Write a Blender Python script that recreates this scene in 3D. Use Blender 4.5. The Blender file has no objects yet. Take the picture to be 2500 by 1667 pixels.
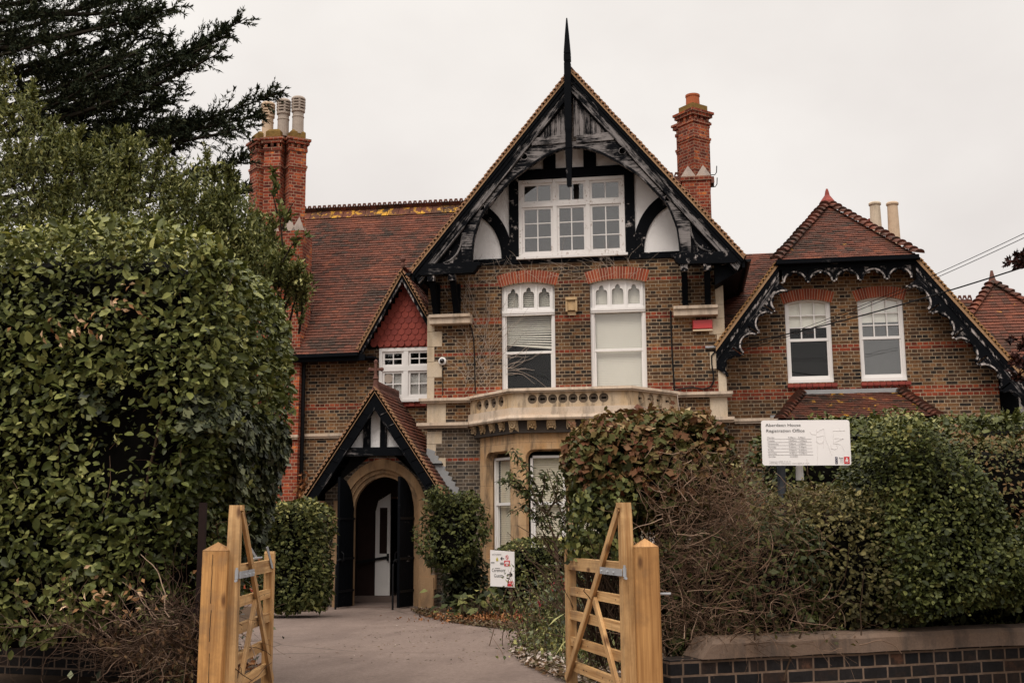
import bpy, math, random
import numpy as np
from mathutils import Vector, Matrix, Euler
from mathutils.geometry import tessellate_polygon
random.seed(7); RNG = np.random.default_rng(7)
SC = bpy.context.scene; COL = SC.collection
R = math.radians
# ---------------------------------------------------------------- camera
FPX, PITCH, ROLL, YAW, EYE = 2750.0, R(9.23), R(.39), R(8.7), 1.7
cam = bpy.data.cameras.new('camera'); cam.sensor_width = 36; cam.lens = FPX/2500*36
cam.clip_end = 2000; cam.clip_start = .1
cam_ob = bpy.data.objects.new('camera', cam); COL.objects.link(cam_ob)
CM = Matrix.Rotation(YAW, 4, 'Z') @ Matrix.Rotation(math.pi/2+PITCH, 4, 'X') @ Matrix.Rotation(-ROLL, 4, 'Z')
cam_ob.matrix_world = Matrix.Translation((0, 0, EYE)) @ CM
SC.camera = cam_ob
C3 = CM.to_3x3()
# ---------------------------------------------------------------- sky, sun, exposure
SUN_EL, SUN_AZ = R(54), R(194)          # azimuth measured from +Y (into the house), clockwise
w = bpy.data.worlds.new('World'); SC.world = w; w.use_nodes = True
_n = w.node_tree.nodes; _l = w.node_tree.links; _n.clear()
_out = _n.new('ShaderNodeOutputWorld'); _bg = _n.new('ShaderNodeBackground'); _bg.inputs[1].default_value = .1
_sky = _n.new('ShaderNodeTexSky'); _sky.sky_type = 'NISHITA'; _sky.sun_disc = False
_sky.sun_elevation = SUN_EL; _sky.sun_rotation = SUN_AZ
_tc = _n.new('ShaderNodeTexCoord'); _sep = _n.new('ShaderNodeSeparateXYZ'); _l.new(_tc.outputs['Generated'], _sep.inputs[0])
_rmp = _n.new('ShaderNodeValToRGB'); _l.new(_sep.outputs['Z'], _rmp.inputs[0])
_e = _rmp.color_ramp.elements
_e[0].position = 0; _e[0].color = (.30, .285, .274, 1)
_e[1].position = 1; _e[1].color = (1, .975, .945, 1)
for p, c in ((.30, (.325, .311, .300, 1)), (.46, (.35, .338, .325, 1)), (.62, (.70, .682, .66, 1))):
    q = _e.new(p); q.color = c
_map = _n.new('ShaderNodeMapping'); _map.inputs['Scale'].default_value = (1.2, 1.2, 1.9); _l.new(_tc.outputs['Generated'], _map.inputs[0])
_nz = _n.new('ShaderNodeTexNoise'); _nz.inputs['Scale'].default_value = 2.6; _nz.inputs['Detail'].default_value = 5; _nz.inputs['Roughness'].default_value = .5
_l.new(_map.outputs[0], _nz.inputs['Vector'])
_cr = _n.new('ShaderNodeValToRGB'); _l.new(_nz.outputs['Fac'], _cr.inputs[0])
_cr.color_ramp.elements[0].position = .34; _cr.color_ramp.elements[0].color = (.90, .875, .855, 1)
_cr.color_ramp.elements[1].position = .62; _cr.color_ramp.elements[1].color = (1.025, 1.01, .985, 1)
_mul = _n.new('ShaderNodeMix'); _mul.data_type = 'RGBA'; _mul.blend_type = 'MULTIPLY'; _mul.inputs[0].default_value = 1
_l.new(_rmp.outputs[0], _mul.inputs[6]); _l.new(_cr.outputs[0], _mul.inputs[7])
_sc = _n.new('ShaderNodeMix'); _sc.data_type = 'RGBA'; _sc.blend_type = 'MULTIPLY'; _sc.inputs[0].default_value = 1
_l.new(_mul.outputs[2], _sc.inputs[6]); _sc.inputs[7].default_value = (27.2, 27.2, 27.2, 1)
_mx = _n.new('ShaderNodeMix'); _mx.data_type = 'RGBA'; _mx.inputs[0].default_value = .93
_l.new(_sky.outputs[0], _mx.inputs[6]); _l.new(_sc.outputs[2], _mx.inputs[7])
_l.new(_mx.outputs[2], _bg.inputs[0]); _l.new(_bg.outputs[0], _out.inputs[0])
sun = bpy.data.lights.new('sun', 'SUN'); sun.energy = 1.5; sun.angle = R(26); sun.color = (1, .93, .83)
sun_ob = bpy.data.objects.new('sun', sun); COL.objects.link(sun_ob)
_sd = Vector((math.sin(SUN_AZ)*math.cos(SUN_EL), math.cos(SUN_AZ)*math.cos(SUN_EL), math.sin(SUN_EL)))
sun_ob.rotation_euler = _sd.to_track_quat('Z', 'Y').to_euler(); sun_ob.location = (-3, -4, 20)
SC.view_settings.view_transform = 'Standard'; SC.view_settings.look = 'None'
SC.view_settings.exposure = .1; SC.view_settings.gamma = 1
SC.render.film_transparent = False
SC.cycles.max_bounces = 8; SC.cycles.transparent_max_bounces = 16

# ---------------------------------------------------------------- helpers
def ray(px, py): return C3 @ Vector(((px-1250)/FPX, -(py-833.5)/FPX, -1))
def atY(px, py, Y):                      # the point seen at a photo pixel on the plane y = Y
    d = ray(px, py); t = Y/d.y; return Vector((0, 0, EYE)) + d*t
FWD = Vector((-math.sin(YAW), math.cos(YAW), 0)); RGT = Vector((math.cos(YAW), math.sin(YAW), 0))
def atD(px, py, D):                      # the same at a distance D from the kerb
    d = ray(px, py); t = D/d.dot(FWD); return Vector((0, 0, EYE)) + d*t
def gz(x, y):                            # height of the ground: it falls gently from the gate to the house
    t = (22-y)/14.0; return .5*min(1, max(0, t)) - .45*min(1, max(0, (5.6-y)/3.0))
def Q1(x, y): return (1040+x/4.9, 640+y/4.9)
def Q3(x, y): return (960+x/2.24, y/2.24)
def Q5(x, y): return (1700+x/2.4125, 400+y/2.4125)
def Q6(x, y): return (640+x/3.136, 600+y/3.136)
def Q7(x, y): return (640+x/2.24, 900+y/2.24)

class MB:
    def __init__(s): s.v = []; s.f = []; s.uv = []; s.r = []; s.mi = []
    def add(s, vs, fs, uvs=None, r=None, mi=0):
        o = len(s.v); s.v += [tuple(p) for p in vs]
        for i, f in enumerate(fs):
            s.f.append([a+o for a in f]); s.uv.append(uvs[i] if uvs else None)
            s.r.append(random.random() if r is None else r); s.mi.append(mi)
    def box(s, x0, x1, y0, y1, z0, z1, M=None, r=None, mi=0):
        vs = [Vector(p) for p in ((x0,y0,z0),(x1,y0,z0),(x1,y1,z0),(x0,y1,z0),(x0,y0,z1),(x1,y0,z1),(x1,y1,z1),(x0,y1,z1))]
        if M is not None: vs = [M @ p for p in vs]
        s.add(vs, [[3,2,1,0],[4,5,6,7],[0,1,5,4],[1,2,6,5],[2,3,7,6],[3,0,4,7]], None, r, mi)
    def prism(s, poly, y0, y1, holes=(), r=None, mi=0, M=None, ends=True):   # poly in x,z, extruded along y
        loops = [list(poly)]+[list(h) for h in holes]
        flat = [p for l in loops for p in l]
        if holes: tris = tessellate_polygon([[Vector((p[0], p[1], 0)) for p in l] for l in loops])
        else: tris = [tuple(range(len(poly)))]
        n = len(flat); vs = [Vector((p[0], y0, p[1])) for p in flat]+[Vector((p[0], y1, p[1])) for p in flat]
        if M is not None: vs = [M @ p for p in vs]
        fs = [list(t) for t in tris] + ([[a+n for a in reversed(t)] for t in tris] if ends else [])
        o = 0
        for l in loops:
            k = len(l)
            for i in range(k):
                a, b = o+i, o+(i+1) % k; fs.append([a, b, b+n, a+n])
            o += k
        s.add(vs, fs, None, r, mi)
    def strip(s, A, B, y0, y1, r=None, mi=0):     # band between two polylines in x,z, u runs along it
        n = len(A); vs = []
        for y in (y0, y1):
            vs += [Vector((p[0], y, p[1])) for p in A]+[Vector((p[0], y, p[1])) for p in B]
        L = [0]
        for i in range(1, n): L.append(L[-1]+math.hypot(A[i][0]-A[i-1][0], A[i][1]-A[i-1][1]))
        W = math.hypot(A[0][0]-B[0][0], A[0][1]-B[0][1]); D = abs(y1-y0)
        fs = []; uv = []; o = random.random()*9
        for i in range(n-1):
            l0, l1 = L[i]+o, L[i+1]+o
            a, b, c, d = i, i+1, n+i+1, n+i; e = 2*n
            fs += [[a,b,c,d],[a+e,d+e,c+e,b+e],[a,a+e,b+e,b],[d,c,c+e,d+e]]
            uv += [[(l0,0),(l1,0),(l1,W),(l0,W)],[(l0,0),(l0,W),(l1,W),(l1,0)],[(l0,0),(l0,D),(l1,D),(l1,0)],[(l0,0),(l1,0),(l1,D),(l0,D)]]
        for i in (0, n-1): fs.append([i, n+i, 3*n+i, 2*n+i]); uv.append([(0,0),(0,W),(D,W),(D,0)])
        s.add(vs, fs, uv, r, mi)
    def beam(s, p0, p1, wd, dp, up=(0,0,1), r=None, mi=0, uvo=None):     # oriented bar, u along its length
        p0, p1 = Vector(p0), Vector(p1); d = p1-p0; L = d.length; d.normalize()
        up = Vector(up); sd = d.cross(up)
        if sd.length < 1e-4: sd = d.cross(Vector((0,1,0)))
        sd.normalize(); u2 = sd.cross(d).normalized()
        vs = []
        for q in (p0, p1):
            for a, b in ((-1,-1),(1,-1),(1,1),(-1,1)): vs.append(q+sd*(a*wd/2)+u2*(b*dp/2))
        o = random.random()*9 if uvo is None else uvo
        q0 = [(o,0),(o+L,0),(o+L,wd),(o,wd)]; q1 = [(o,.5),(o+L,.5),(o+L,.5+dp),(o,.5+dp)]
        s.add(vs, [[0,4,5,1],[1,5,6,2],[2,6,7,3],[3,7,4,0],[0,1,2,3],[7,6,5,4]],
              [q0,q1,q0,q1,[(0,0),(wd,0),(wd,dp),(0,dp)],[(0,0),(wd,0),(wd,dp),(0,dp)]], r, mi)
    def tube(s, pts, rad, n=6, r=None, mi=0, cap=True):
        pts = [Vector(p) for p in pts]; m = len(pts)
        rr = rad if hasattr(rad, '__len__') else [rad]*m
        vs = []; ref = Vector((.3, .5, .8)).normalized(); L = 0; Ls = []
        for i, p in enumerate(pts):
            t = (pts[min(i+1, m-1)]-pts[max(i-1, 0)])
            if t.length < 1e-7: t = Vector((0,0,1))
            t.normalize(); a = t.cross(ref)
            if a.length < 1e-3: a = t.cross(Vector((1,0,0)))
            a.normalize(); b = t.cross(a)
            if i: L += (p-pts[i-1]).length
            Ls.append(L)
            for k in range(n): vs.append(p+(a*math.cos(6.28319*k/n)+b*math.sin(6.28319*k/n))*rr[i])
        fs = []; uv = []
        for i in range(m-1):
            for k in range(n):
                k2 = (k+1) % n; fs.append([i*n+k, i*n+k2, (i+1)*n+k2, (i+1)*n+k])
                w0, w1 = 6.28*rr[i]*k/n, 6.28*rr[i]*(k+1)/n
                uv.append([(Ls[i],w0),(Ls[i],w1),(Ls[i+1],w1),(Ls[i+1],w0)])
        if cap and n > 3:
            fs += [list(range(n)), [(m-1)*n+k for k in reversed(range(n))]]
            uv += [[(0,0)]*n, [(0,0)]*n]
        s.add(vs, fs, uv, r, mi)
    def lathe(s, prof, c, n=16, r=None, mi=0, a0=0, sq=None):    # prof = (radius, z)
        vs = []; c = Vector(c)
        for rad, z in prof:
            for k in range(n):
                a = a0+6.283185*k/n; vs.append(c+Vector((rad*math.cos(a), rad*math.sin(a), z)))
        fs = []
        for i in range(len(prof)-1):
            for k in range(n):
                k2 = (k+1) % n; fs.append([i*n+k, i*n+k2, (i+1)*n+k2, (i+1)*n+k])
        fs += [list(reversed(range(n))), [(len(prof)-1)*n+k for k in range(n)]]
        s.add(vs, fs, None, r, mi)
    def build(s, name, mats, parent=None, smooth=False, label=None):
        me = bpy.data.meshes.new(name); me.from_pydata(s.v, [], s.f)
        for m in (mats if isinstance(mats, (list, tuple)) else [mats]): me.materials.append(m)
        ul = me.uv_layers.new(name='UVMap'); data = np.zeros(len(me.loops)*2, np.float32)
        V = s.v; k = 0
        for i, f in enumerate(s.f):
            u = s.uv[i]
            if u is None:
                nx = ny = nz = 0.0; m = len(f)
                for j in range(m):
                    a, b = V[f[j]], V[f[(j+1) % m]]
                    nx += (a[1]-b[1])*(a[2]+b[2]); ny += (a[2]-b[2])*(a[0]+b[0]); nz += (a[0]-b[0])*(a[1]+b[1])
                l = math.sqrt(nx*nx+ny*ny+nz*nz) or 1; nx /= l; ny /= l; nz /= l
                h = math.hypot(nx, ny)
                if h < .02: t = (1,0,0); b_ = (0,1,0)
                else:
                    t = (-ny/h, nx/h, 0)
                    if abs(t[0]) > abs(t[1]):
                        if t[0] < 0: t = (-t[0], -t[1], 0)
                    elif t[1] < 0: t = (-t[0], -t[1], 0)
                    b_ = (-t[1]*nz*0-nz*nx/h, -nz*ny/h, h)
                u = [(p[0]*t[0]+p[1]*t[1], p[0]*b_[0]+p[1]*b_[1]+p[2]*b_[2]) for p in (V[a] for a in f)]
            for p in u: data[2*k] = p[0]; data[2*k+1] = p[1]; k += 1
        ul.data.foreach_set('uv', data)
        at = me.attributes.new('rnd', 'FLOAT', 'FACE'); at.data.foreach_set('value', np.array(s.r, np.float32))
        me.polygons.foreach_set('material_index', np.array(s.mi, np.int32))
        if smooth: me.polygons.foreach_set('use_smooth', [True]*len(me.polygons))
        me.update(); ob = bpy.data.objects.new(name, me); COL.objects.link(ob)
        if parent: par(ob, parent)
        if label: ob['label'] = label
        return ob
def par(o, p):
    o.parent = p; o.matrix_parent_inverse = Matrix.Translation(-Vector(WLOC.get(p.name, (0,0,0))))
    return o
WLOC = {}
def empty(name, loc, label=None, cat=None, group=None, kind=None):
    o = bpy.data.objects.new(name, None); COL.objects.link(o); o.location = loc; o.empty_display_size = .2
    WLOC[o.name] = tuple(loc); return tag(o, label, cat, group, kind)
def tag(o, label=None, cat=None, group=None, kind=None):
    if label: o['label'] = label
    if cat: o['category'] = cat
    if group: o['group'] = group
    if kind: o['kind'] = kind
    return o
def fast_mesh(name, v, f, mat, parent=None, rnd=None, smooth=False):      # numpy quads or triangles
    me = bpy.data.meshes.new(name); n = len(f); k = f.shape[1]
    me.vertices.add(len(v)); me.vertices.foreach_set('co', np.asarray(v, np.float32).ravel())
    me.loops.add(n*k); me.loops.foreach_set('vertex_index', f.astype(np.int32).ravel())
    me.polygons.add(n); me.polygons.foreach_set('loop_start', np.arange(0, n*k, k, dtype=np.int32))
    if rnd is not None:
        at = me.attributes.new('rnd', 'FLOAT', 'FACE'); at.data.foreach_set('value', np.asarray(rnd, np.float32))
    me.materials.append(mat); me.update(calc_edges=True)
    if smooth: me.polygons.foreach_set('use_smooth', [True]*n)
    ob = bpy.data.objects.new(name, me); COL.objects.link(ob)
    if parent: par(ob, parent)
    return ob

# ---------------------------------------------------------------- materials
class MT:
    def __init__(s, name):
        s.m = bpy.data.materials.new(name); s.m.use_nodes = True; s.n = s.m.node_tree.nodes; s.l = s.m.node_tree.links
        s.b = s.n['Principled BSDF']; s.b.inputs['Roughness'].default_value = .8
    def nd(s, t, **kw):
        n = s.n.new('ShaderNode'+t)
        for k, v in kw.items():
            if k.startswith('_'): setattr(n, k[1:], v); continue
            key = k.replace('__', ' ')
            i = n.inputs[int(key[1:])] if key[0] == 'i' and key[1:].isdigit() else n.inputs[key]
            s.put(i, v)
        return n
    def put(s, i, v):
        if isinstance(v, bpy.types.NodeSocket): s.l.new(v, i)
        elif isinstance(v, bpy.types.Node): s.l.new(v.outputs[0], i)
        else:
            if i.type == 'RGBA' and len(v) == 3: v = tuple(v)+(1,)
            i.default_value = v
    def ramp(s, fac, stops, interp='LINEAR'):
        n = s.n.new('ShaderNodeValToRGB'); n.color_ramp.interpolation = interp; e = n.color_ramp.elements
        s.put(n.inputs[0], fac)
        for i, (p, c) in enumerate(stops):
            q = e[i] if i < 2 else e.new(p)
            q.position = p; q.color = (c[0], c[1], c[2], 1) if hasattr(c, '__len__') else (c, c, c, 1)
        return n
    def mix(s, f, a, b, mode='MIX'):
        n = s.n.new('ShaderNodeMix'); n.data_type = 'RGBA'; n.blend_type = mode
        s.put(n.inputs[0], f); s.put(n.inputs[6], a); s.put(n.inputs[7], b); return n.outputs[2]
    def math(s, op, a, b=0.0, clamp=False):
        n = s.n.new('ShaderNodeMath'); n.operation = op; n.use_clamp = clamp; s.put(n.inputs[0], a); s.put(n.inputs[1], b); return n.outputs[0]
    def noise(s, scale, detail=3, rough=.55, vec=None, dist=0.0, sc3=None):
        v = vec
        if sc3: mp = s.n.new('ShaderNodeMapping'); mp.inputs['Scale'].default_value = sc3; s.put(mp.inputs[0], vec if vec is not None else s.obj()); v = mp.outputs[0]
        n = s.n.new('ShaderNodeTexNoise'); n.inputs['Scale'].default_value = scale; n.inputs['Detail'].default_value = detail
        n.inputs['Roughness'].default_value = rough; n.inputs['Distortion'].default_value = dist
        s.put(n.inputs['Vector'], v if v is not None else s.obj()); return n.outputs['Fac']
    def obj(s):
        if not hasattr(s, '_g'): s._g = s.n.new('ShaderNodeNewGeometry')
        return s._g.outputs['Position']
    def uv(s):
        if not hasattr(s, '_t'): s._t = s.n.new('ShaderNodeTexCoord')
        return s._t.outputs['UV']
    def rnd(s):
        a = s.n.new('ShaderNodeAttribute'); a.attribute_name = 'rnd'; return a.outputs['Fac']
    def bump(s, h, strength=.4, dist=.01):
        b = s.n.new('ShaderNodeBump'); b.inputs['Strength'].default_value = strength; b.inputs['Distance'].default_value = dist
        s.put(b.inputs['Height'], h); s.l.new(b.outputs[0], s.b.inputs['Normal'])
    def col(s, c): s.put(s.b.inputs['Base Color'], c); return s
    def rough(s, v): s.put(s.b.inputs['Roughness'], v); return s
    def spec(s, v): s.b.inputs['Specular IOR Level'].default_value = v; return s

STOCK = [(0, (.015,.013,.012)), (.2, (.040,.029,.022)), (.4, (.088,.047,.027)), (.6, (.132,.067,.032)), (.8, (.185,.094,.042)), (.93, (.265,.143,.064)), (1, (.165,.058,.029))]
REDS = [(0, (.075,.018,.013)), (.35, (.18,.038,.021)), (.7, (.28,.056,.027)), (1, (.38,.10,.04))]
def brick_mat(name, stops, bands=(), row=.0765, width=.235, mortar=(.40,.305,.21), grime=.62, squash=.5, ms=.0075, bandstops=REDS):
    t = MT(name); uv = t.uv()
    wob = t.nd('TexNoise', Scale=6.0, Vector=uv); wv = t.nd('VectorMath', _operation='SUBTRACT', i0=wob.outputs['Color'], i1=(.5,.5,.5))
    ws = t.nd('VectorMath', _operation='SCALE', i0=wv.outputs[0]); ws.inputs['Scale'].default_value = .008
    va = t.nd('VectorMath', _operation='ADD', i0=uv, i1=ws.outputs[0])
    br = t.n.new('ShaderNodeTexBrick'); br.offset = .5; br.offset_frequency = 2; br.squash = squash; br.squash_frequency = 2
    t.put(br.inputs['Vector'], va.outputs[0]); br.inputs['Scale'].default_value = 1; br.inputs['Mortar Size'].default_value = ms
    br.inputs['Mortar Smooth'].default_value = .15; br.inputs['Bias'].default_value = 0
    br.inputs['Brick Width'].default_value = width; br.inputs['Row Height'].default_value = row
    br.inputs['Color1'].default_value = (0,0,0,1); br.inputs['Color2'].default_value = (1,1,1,1); br.inputs['Mortar'].default_value = (.5,.5,.5,1)
    big = t.noise(.55, 3, .6); fine = t.noise(38, 4, .7); mid = t.noise(9, 4, .65)
    f = t.math('ADD', t.math('ADD', t.math('MULTIPLY', br.outputs['Color'], .8), .1), t.math('MULTIPLY', t.math('SUBTRACT', mid, .5), 1.0))
    f = t.math('ADD', f, t.math('MULTIPLY', t.math('SUBTRACT', big, .5), .5), True)
    c = t.ramp(f, stops).outputs[0]
    if bands:
        sx = t.nd('SeparateXYZ', Vector=uv); m = None
        for z0, z1 in bands:
            a = t.math('MULTIPLY', t.math('GREATER_THAN', sx.outputs[1], z0), t.math('LESS_THAN', sx.outputs[1], z1))
            m = a if m is None else t.math('MAXIMUM', m, a)
        c = t.mix(m, c, t.ramp(f, bandstops).outputs[0])
    c = t.mix(1, c, t.ramp(fine, [(.25, .62), (.7, 1.18)]).outputs[0], 'MULTIPLY')
    mc = t.mix(t.ramp(mid, [(.35, 0), (.65, 1)]).outputs[0], mortar, tuple(x*.62 for x in mortar))
    c = t.mix(br.outputs['Fac'], c, mc)
    gr = t.ramp(t.noise(.9, 6, .7, sc3=(1.6, 1.6, .6)), [(.44, 0), (.62, 1)]).outputs[0]
    c = t.mix(1, c, t.ramp(t.noise(.33, 4, .6), [(.36, .74), (.64, 1.16)]).outputs[0], 'MULTIPLY')
    c = t.mix(t.math('MULTIPLY', gr, grime), c, t.mix(1, c, (.46,.395,.33), 'MULTIPLY'))
    t.col(c); t.rough(.9); t.spec(.2)
    h = t.math('SUBTRACT', t.math('MULTIPLY', fine, .35), br.outputs['Fac'])
    t.bump(h, .7, .008); return t.m
def tile_mat(name, lich=0.0, dark=.5):
    t = MT(name); r = t.rnd(); n1 = t.noise(1.1, 4, .6); n2 = t.noise(30, 4, .7)
    f = t.math('ADD', t.math('MULTIPLY', r, .42), t.math('MULTIPLY', t.math('SUBTRACT', n1, .30), 1.25), True)
    c = t.ramp(f, [(0, (.026,.018,.015)), (.22, (.056,.032,.023)), (.45, (.108,.041,.027)), (.7, (.162,.052,.031)), (.9, (.225,.078,.041)), (1, (.23,.115,.065))]).outputs[0]
    c = t.mix(1, c, t.ramp(n2, [(.25, .6), (.7, 1.22)]).outputs[0], 'MULTIPLY')
    sp = t.ramp(t.noise(24, 2, .5), [(.70, 0), (.76, 1)]).outputs[0]
    c = t.mix(t.math('MULTIPLY', sp, .5), c, (.42,.36,.28))
    if lich:
        lm = t.ramp(t.noise(4, 6, .7), [(.74-lich*.24, 0), (.80-lich*.24, 1)]).outputs[0]
        c = t.mix(lm, c, t.mix(n2, (.42,.19,.02), (.6,.34,.05)))
    t.col(c); t.rough(.85); t.spec(.25); t.bump(n2, .5, .006); return t.m
def timber_mat(name, wear=.45, base=(.0028,.0032,.0042), pale=(.27,.245,.24), us=1.3, vs=26):
    t = MT(name); uv = t.uv()
    st = t.noise(1, 5, .72, vec=uv, sc3=(us*2.2, vs*1.1, 1)); pt = t.noise(1, 5, .66, vec=uv, sc3=(us*.95, 3.2, 1)); ps = t.noise(2.3, 4, .6)
    f = t.math('ADD', t.math('MULTIPLY', st, .55), t.math('ADD', t.math('MULTIPLY', pt, .6), t.math('MULTIPLY', ps, .45)))
    th = 1.05-wear*.31
    m = t.ramp(f, [(min(.99, th-.06), 0), (min(1, th+.05), 1)]).outputs[0]
    c = t.mix(m, t.mix(ps, base, tuple(x*1.9 for x in base)), t.mix(st, tuple(x*.45 for x in pale), pale))
    t.col(c); t.put(t.b.inputs['Roughness'], t.ramp(m, [(0, .62), (1, .95)]).outputs[0]); t.spec(.03)
    t.bump(t.math('ADD', st, t.math('MULTIPLY', m, -.8)), .35, .006); return t.m
def plain(name, c, rough=.7, var=.2, scale=6, spec=.3, bump=0, bscale=40, sc3=None):
    t = MT(name); n = t.noise(scale, 5, .62, sc3=sc3)
    t.col(t.mix(n, tuple(x*(1-var) for x in c), tuple(min(.95, x*(1+var)) for x in c))); t.rough(rough); t.spec(spec)
    if bump: t.bump(t.noise(bscale, 4, .7), bump, .01)
    return t.m
def stone_mat(name, c=(.60,.47,.33), stain=.5, block=None, yel=(.50,.30,.12)):
    t = MT(name); n = t.noise(3.2, 5, .65); v = t.noise(2.6, 5, .6, sc3=(2.2, 2.2, .55)); fi = t.noise(60, 3, .7)
    k = t.mix(n, tuple(x*.78 for x in c), tuple(x*1.12 for x in c))
    k = t.mix(t.ramp(t.noise(1.7, 4, .6, sc3=(1.5,1.5,.6)), [(.45, 0), (.68, .75)]).outputs[0], k, yel)
    k = t.mix(t.math('MULTIPLY', t.ramp(v, [(.50, 0), (.66, 1)]).outputs[0], stain), k, (.05,.042,.038))
    k = t.mix(1, k, t.ramp(fi, [(.3, .85), (.7, 1.1)]).outputs[0], 'MULTIPLY'); h = fi
    if block:
        br = t.n.new('ShaderNodeTexBrick'); t.put(br.inputs['Vector'], t.uv()); br.inputs['Scale'].default_value = 1
        br.inputs['Mortar Size'].default_value = .004; br.inputs['Brick Width'].default_value = block[0]; br.inputs['Row Height'].default_value = block[1]
        k = t.mix(t.math('MULTIPLY', br.outputs['Fac'], .65), k, (.12,.09,.07)); h = t.math('SUBTRACT', fi, br.outputs['Fac'])
    t.col(k); t.rough(.9); t.spec(.2); t.bump(h, .4, .006); return t.m
def white_mat(name, wear=.2, c=(.80,.765,.745)):
    t = MT(name); n = t.noise(7, 6, .7, sc3=(1, 1, .5)); p = t.noise(26, 4, .7)
    k = t.mix(n, tuple(x*.86 for x in c), c)
    k = t.mix(t.ramp(t.math('ADD', t.math('MULTIPLY', n, .6), t.math('MULTIPLY', p, .4)), [(.64-wear*.2, 0), (.70-wear*.2, 1)]).outputs[0], k, (.33,.25,.21))
    t.col(k); t.rough(.5); t.spec(.35); return t.m
def leaf_mat(name, stops, rough=.45, trans=.22, spec=.4, tone=(1.0, 1.0, 1.0)):
    rough += .06; spec *= .38; trans *= .5; stops = [(p, tuple(x*f*(1.45 if p > .97 else 1.0) for x, f in zip(c, tone))) for p, c in stops]
    t = MT(name); r = t.rnd(); n = t.noise(1.6, 3, .6)
    f = t.math('ADD', t.math('MULTIPLY', r, .8), t.math('MULTIPLY', t.math('SUBTRACT', n, .3), .5), True)
    c = t.ramp(f, stops).outputs[0]; t.col(c); t.rough(rough); t.spec(spec)
    tr = t.nd('BsdfTranslucent'); t.put(tr.inputs['Color'], t.mix(1, c, (1.2,1.25,.7), 'MULTIPLY'))
    ms = t.nd('MixShader', i0=trans, i1=t.b.outputs[0], i2=tr.outputs[0])
    t.l.new(ms.outputs[0], t.n['Material Output'].inputs[0]); return t.m
def glass_mat(name, refl=1.0, tint=(.97,.975,.97)):
    t = MT(name); lw = t.nd('LayerWeight'); lw.inputs[0].default_value = .5
    fr = t.math('ADD', t.math('MULTIPLY', t.math('POWER', lw.outputs['Facing'], 5.0), .9), .055)
    gl = t.nd('BsdfGlossy'); gl.inputs['Roughness'].default_value = .015; gl.inputs['Color'].default_value = (1,1,1,1)
    tp = t.nd('BsdfTransparent'); tp.inputs[0].default_value = tint+(1,)
    wv = t.noise(1.3, 2, .5); b = t.nd('Bump'); b.inputs['Strength'].default_value = .06; b.inputs['Distance'].default_value = .05; t.put(b.inputs['Height'], wv)
    t.l.new(b.outputs[0], gl.inputs['Normal'])
    ms = t.nd('MixShader', i0=t.math('MULTIPLY', fr, refl, True), i1=tp.outputs[0], i2=gl.outputs[0])
    t.l.new(ms.outputs[0], t.n['Material Output'].inputs[0]); return t.m
def wood_mat(name, a, b, knots=True):
    t = MT(name); uv = t.uv()
    g = t.noise(1, 6, .65, vec=uv, sc3=(1.1, 42, 1), dist=.8); w_ = t.noise(1, 3, .5, vec=uv, sc3=(.7, 9, 1), dist=1.5)
    c = t.mix(t.ramp(t.math('ADD', t.math('MULTIPLY', g, .55), t.math('MULTIPLY', w_, .45)), [(.40, 0), (.60, 1)]).outputs[0], a, b)
    c = t.mix(t.ramp(t.noise(2.6, 5, .7), [(.48, 0), (.68, .7)]).outputs[0], c, tuple(x*f for x, f in zip(a, (.62,.66,.8))))
    if knots:
        vo = t.nd('TexVoronoi', _voronoi_dimensions='2D', Scale=1.0); mp = t.nd('Mapping'); mp.inputs['Scale'].default_value = (2.1, 5.5, 1); t.put(mp.inputs[0], uv); t.put(vo.inputs['Vector'], mp.outputs[0])
        c = t.mix(t.ramp(vo.outputs['Distance'], [(.035, .95), (.075, .55), (.12, 0)]).outputs[0], c, (.11,.045,.014))
    oi = t.nd('ObjectInfo'); c = t.mix(1, c, t.ramp(oi.outputs['Random'], [(0, (.80,.79,.80)), (1, (1.10,1.10,1.12))]).outputs[0], 'MULTIPLY')
    c = t.mix(t.math('MULTIPLY', t.ramp(t.noise(1, 4, .7, vec=uv, sc3=(.6, 60, 1)), [(.60, 0), (.68, 1)]).outputs[0], .55), c, (.14,.065,.022))
    c = t.mix(t.ramp(t.noise(1.3, 5, .7), [(.55, 0), (.72, .45)]).outputs[0], c, (.27,.20,.13))
    t.col(c); t.rough(.6); t.spec(.3); t.bump(g, .25, .004); return t.m

M = {}
def rows(*a): return [(p*.0765-.001, q*.0765-.001) for p, q in a]
M['stock'] = brick_mat('stock_brick_main', STOCK, rows((57,61),(70,71),(79,81),(90,91)))
M['stock_left'] = brick_mat('stock_brick_left', [(p, tuple(x*1.04 for x in c)) for p, c in STOCK], rows((57,59)), grime=.35)
M['stock_right'] = brick_mat('stock_brick_right', STOCK, rows((69,71),(56,59)), grime=.4)
M['stock_dark'] = brick_mat('stock_brick_sooty', [(0,(.03,.027,.026)),(.5,(.085,.065,.05)),(1,(.17,.12,.08))], rows((40,41)), mortar=(.3,.25,.2))
M['red'] = brick_mat('red_brick', [(0,(.07,.018,.013)),(.35,(.18,.036,.020)),(.75,(.31,.062,.028)),(.9,(.40,.095,.036)),(1,(.58,.19,.055))], mortar=(.40,.25,.17), grime=.5)
t = MT('red_rubbed_brick'); r_ = t.rnd(); t.col(t.mix(t.noise(20,4,.7), t.ramp(r_, REDS).outputs[0], (.30,.07,.036))); t.rough(.9); t.spec(.15); t.bump(t.noise(50,3,.7), .3, .005); M['rubbed'] = t.m
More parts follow.
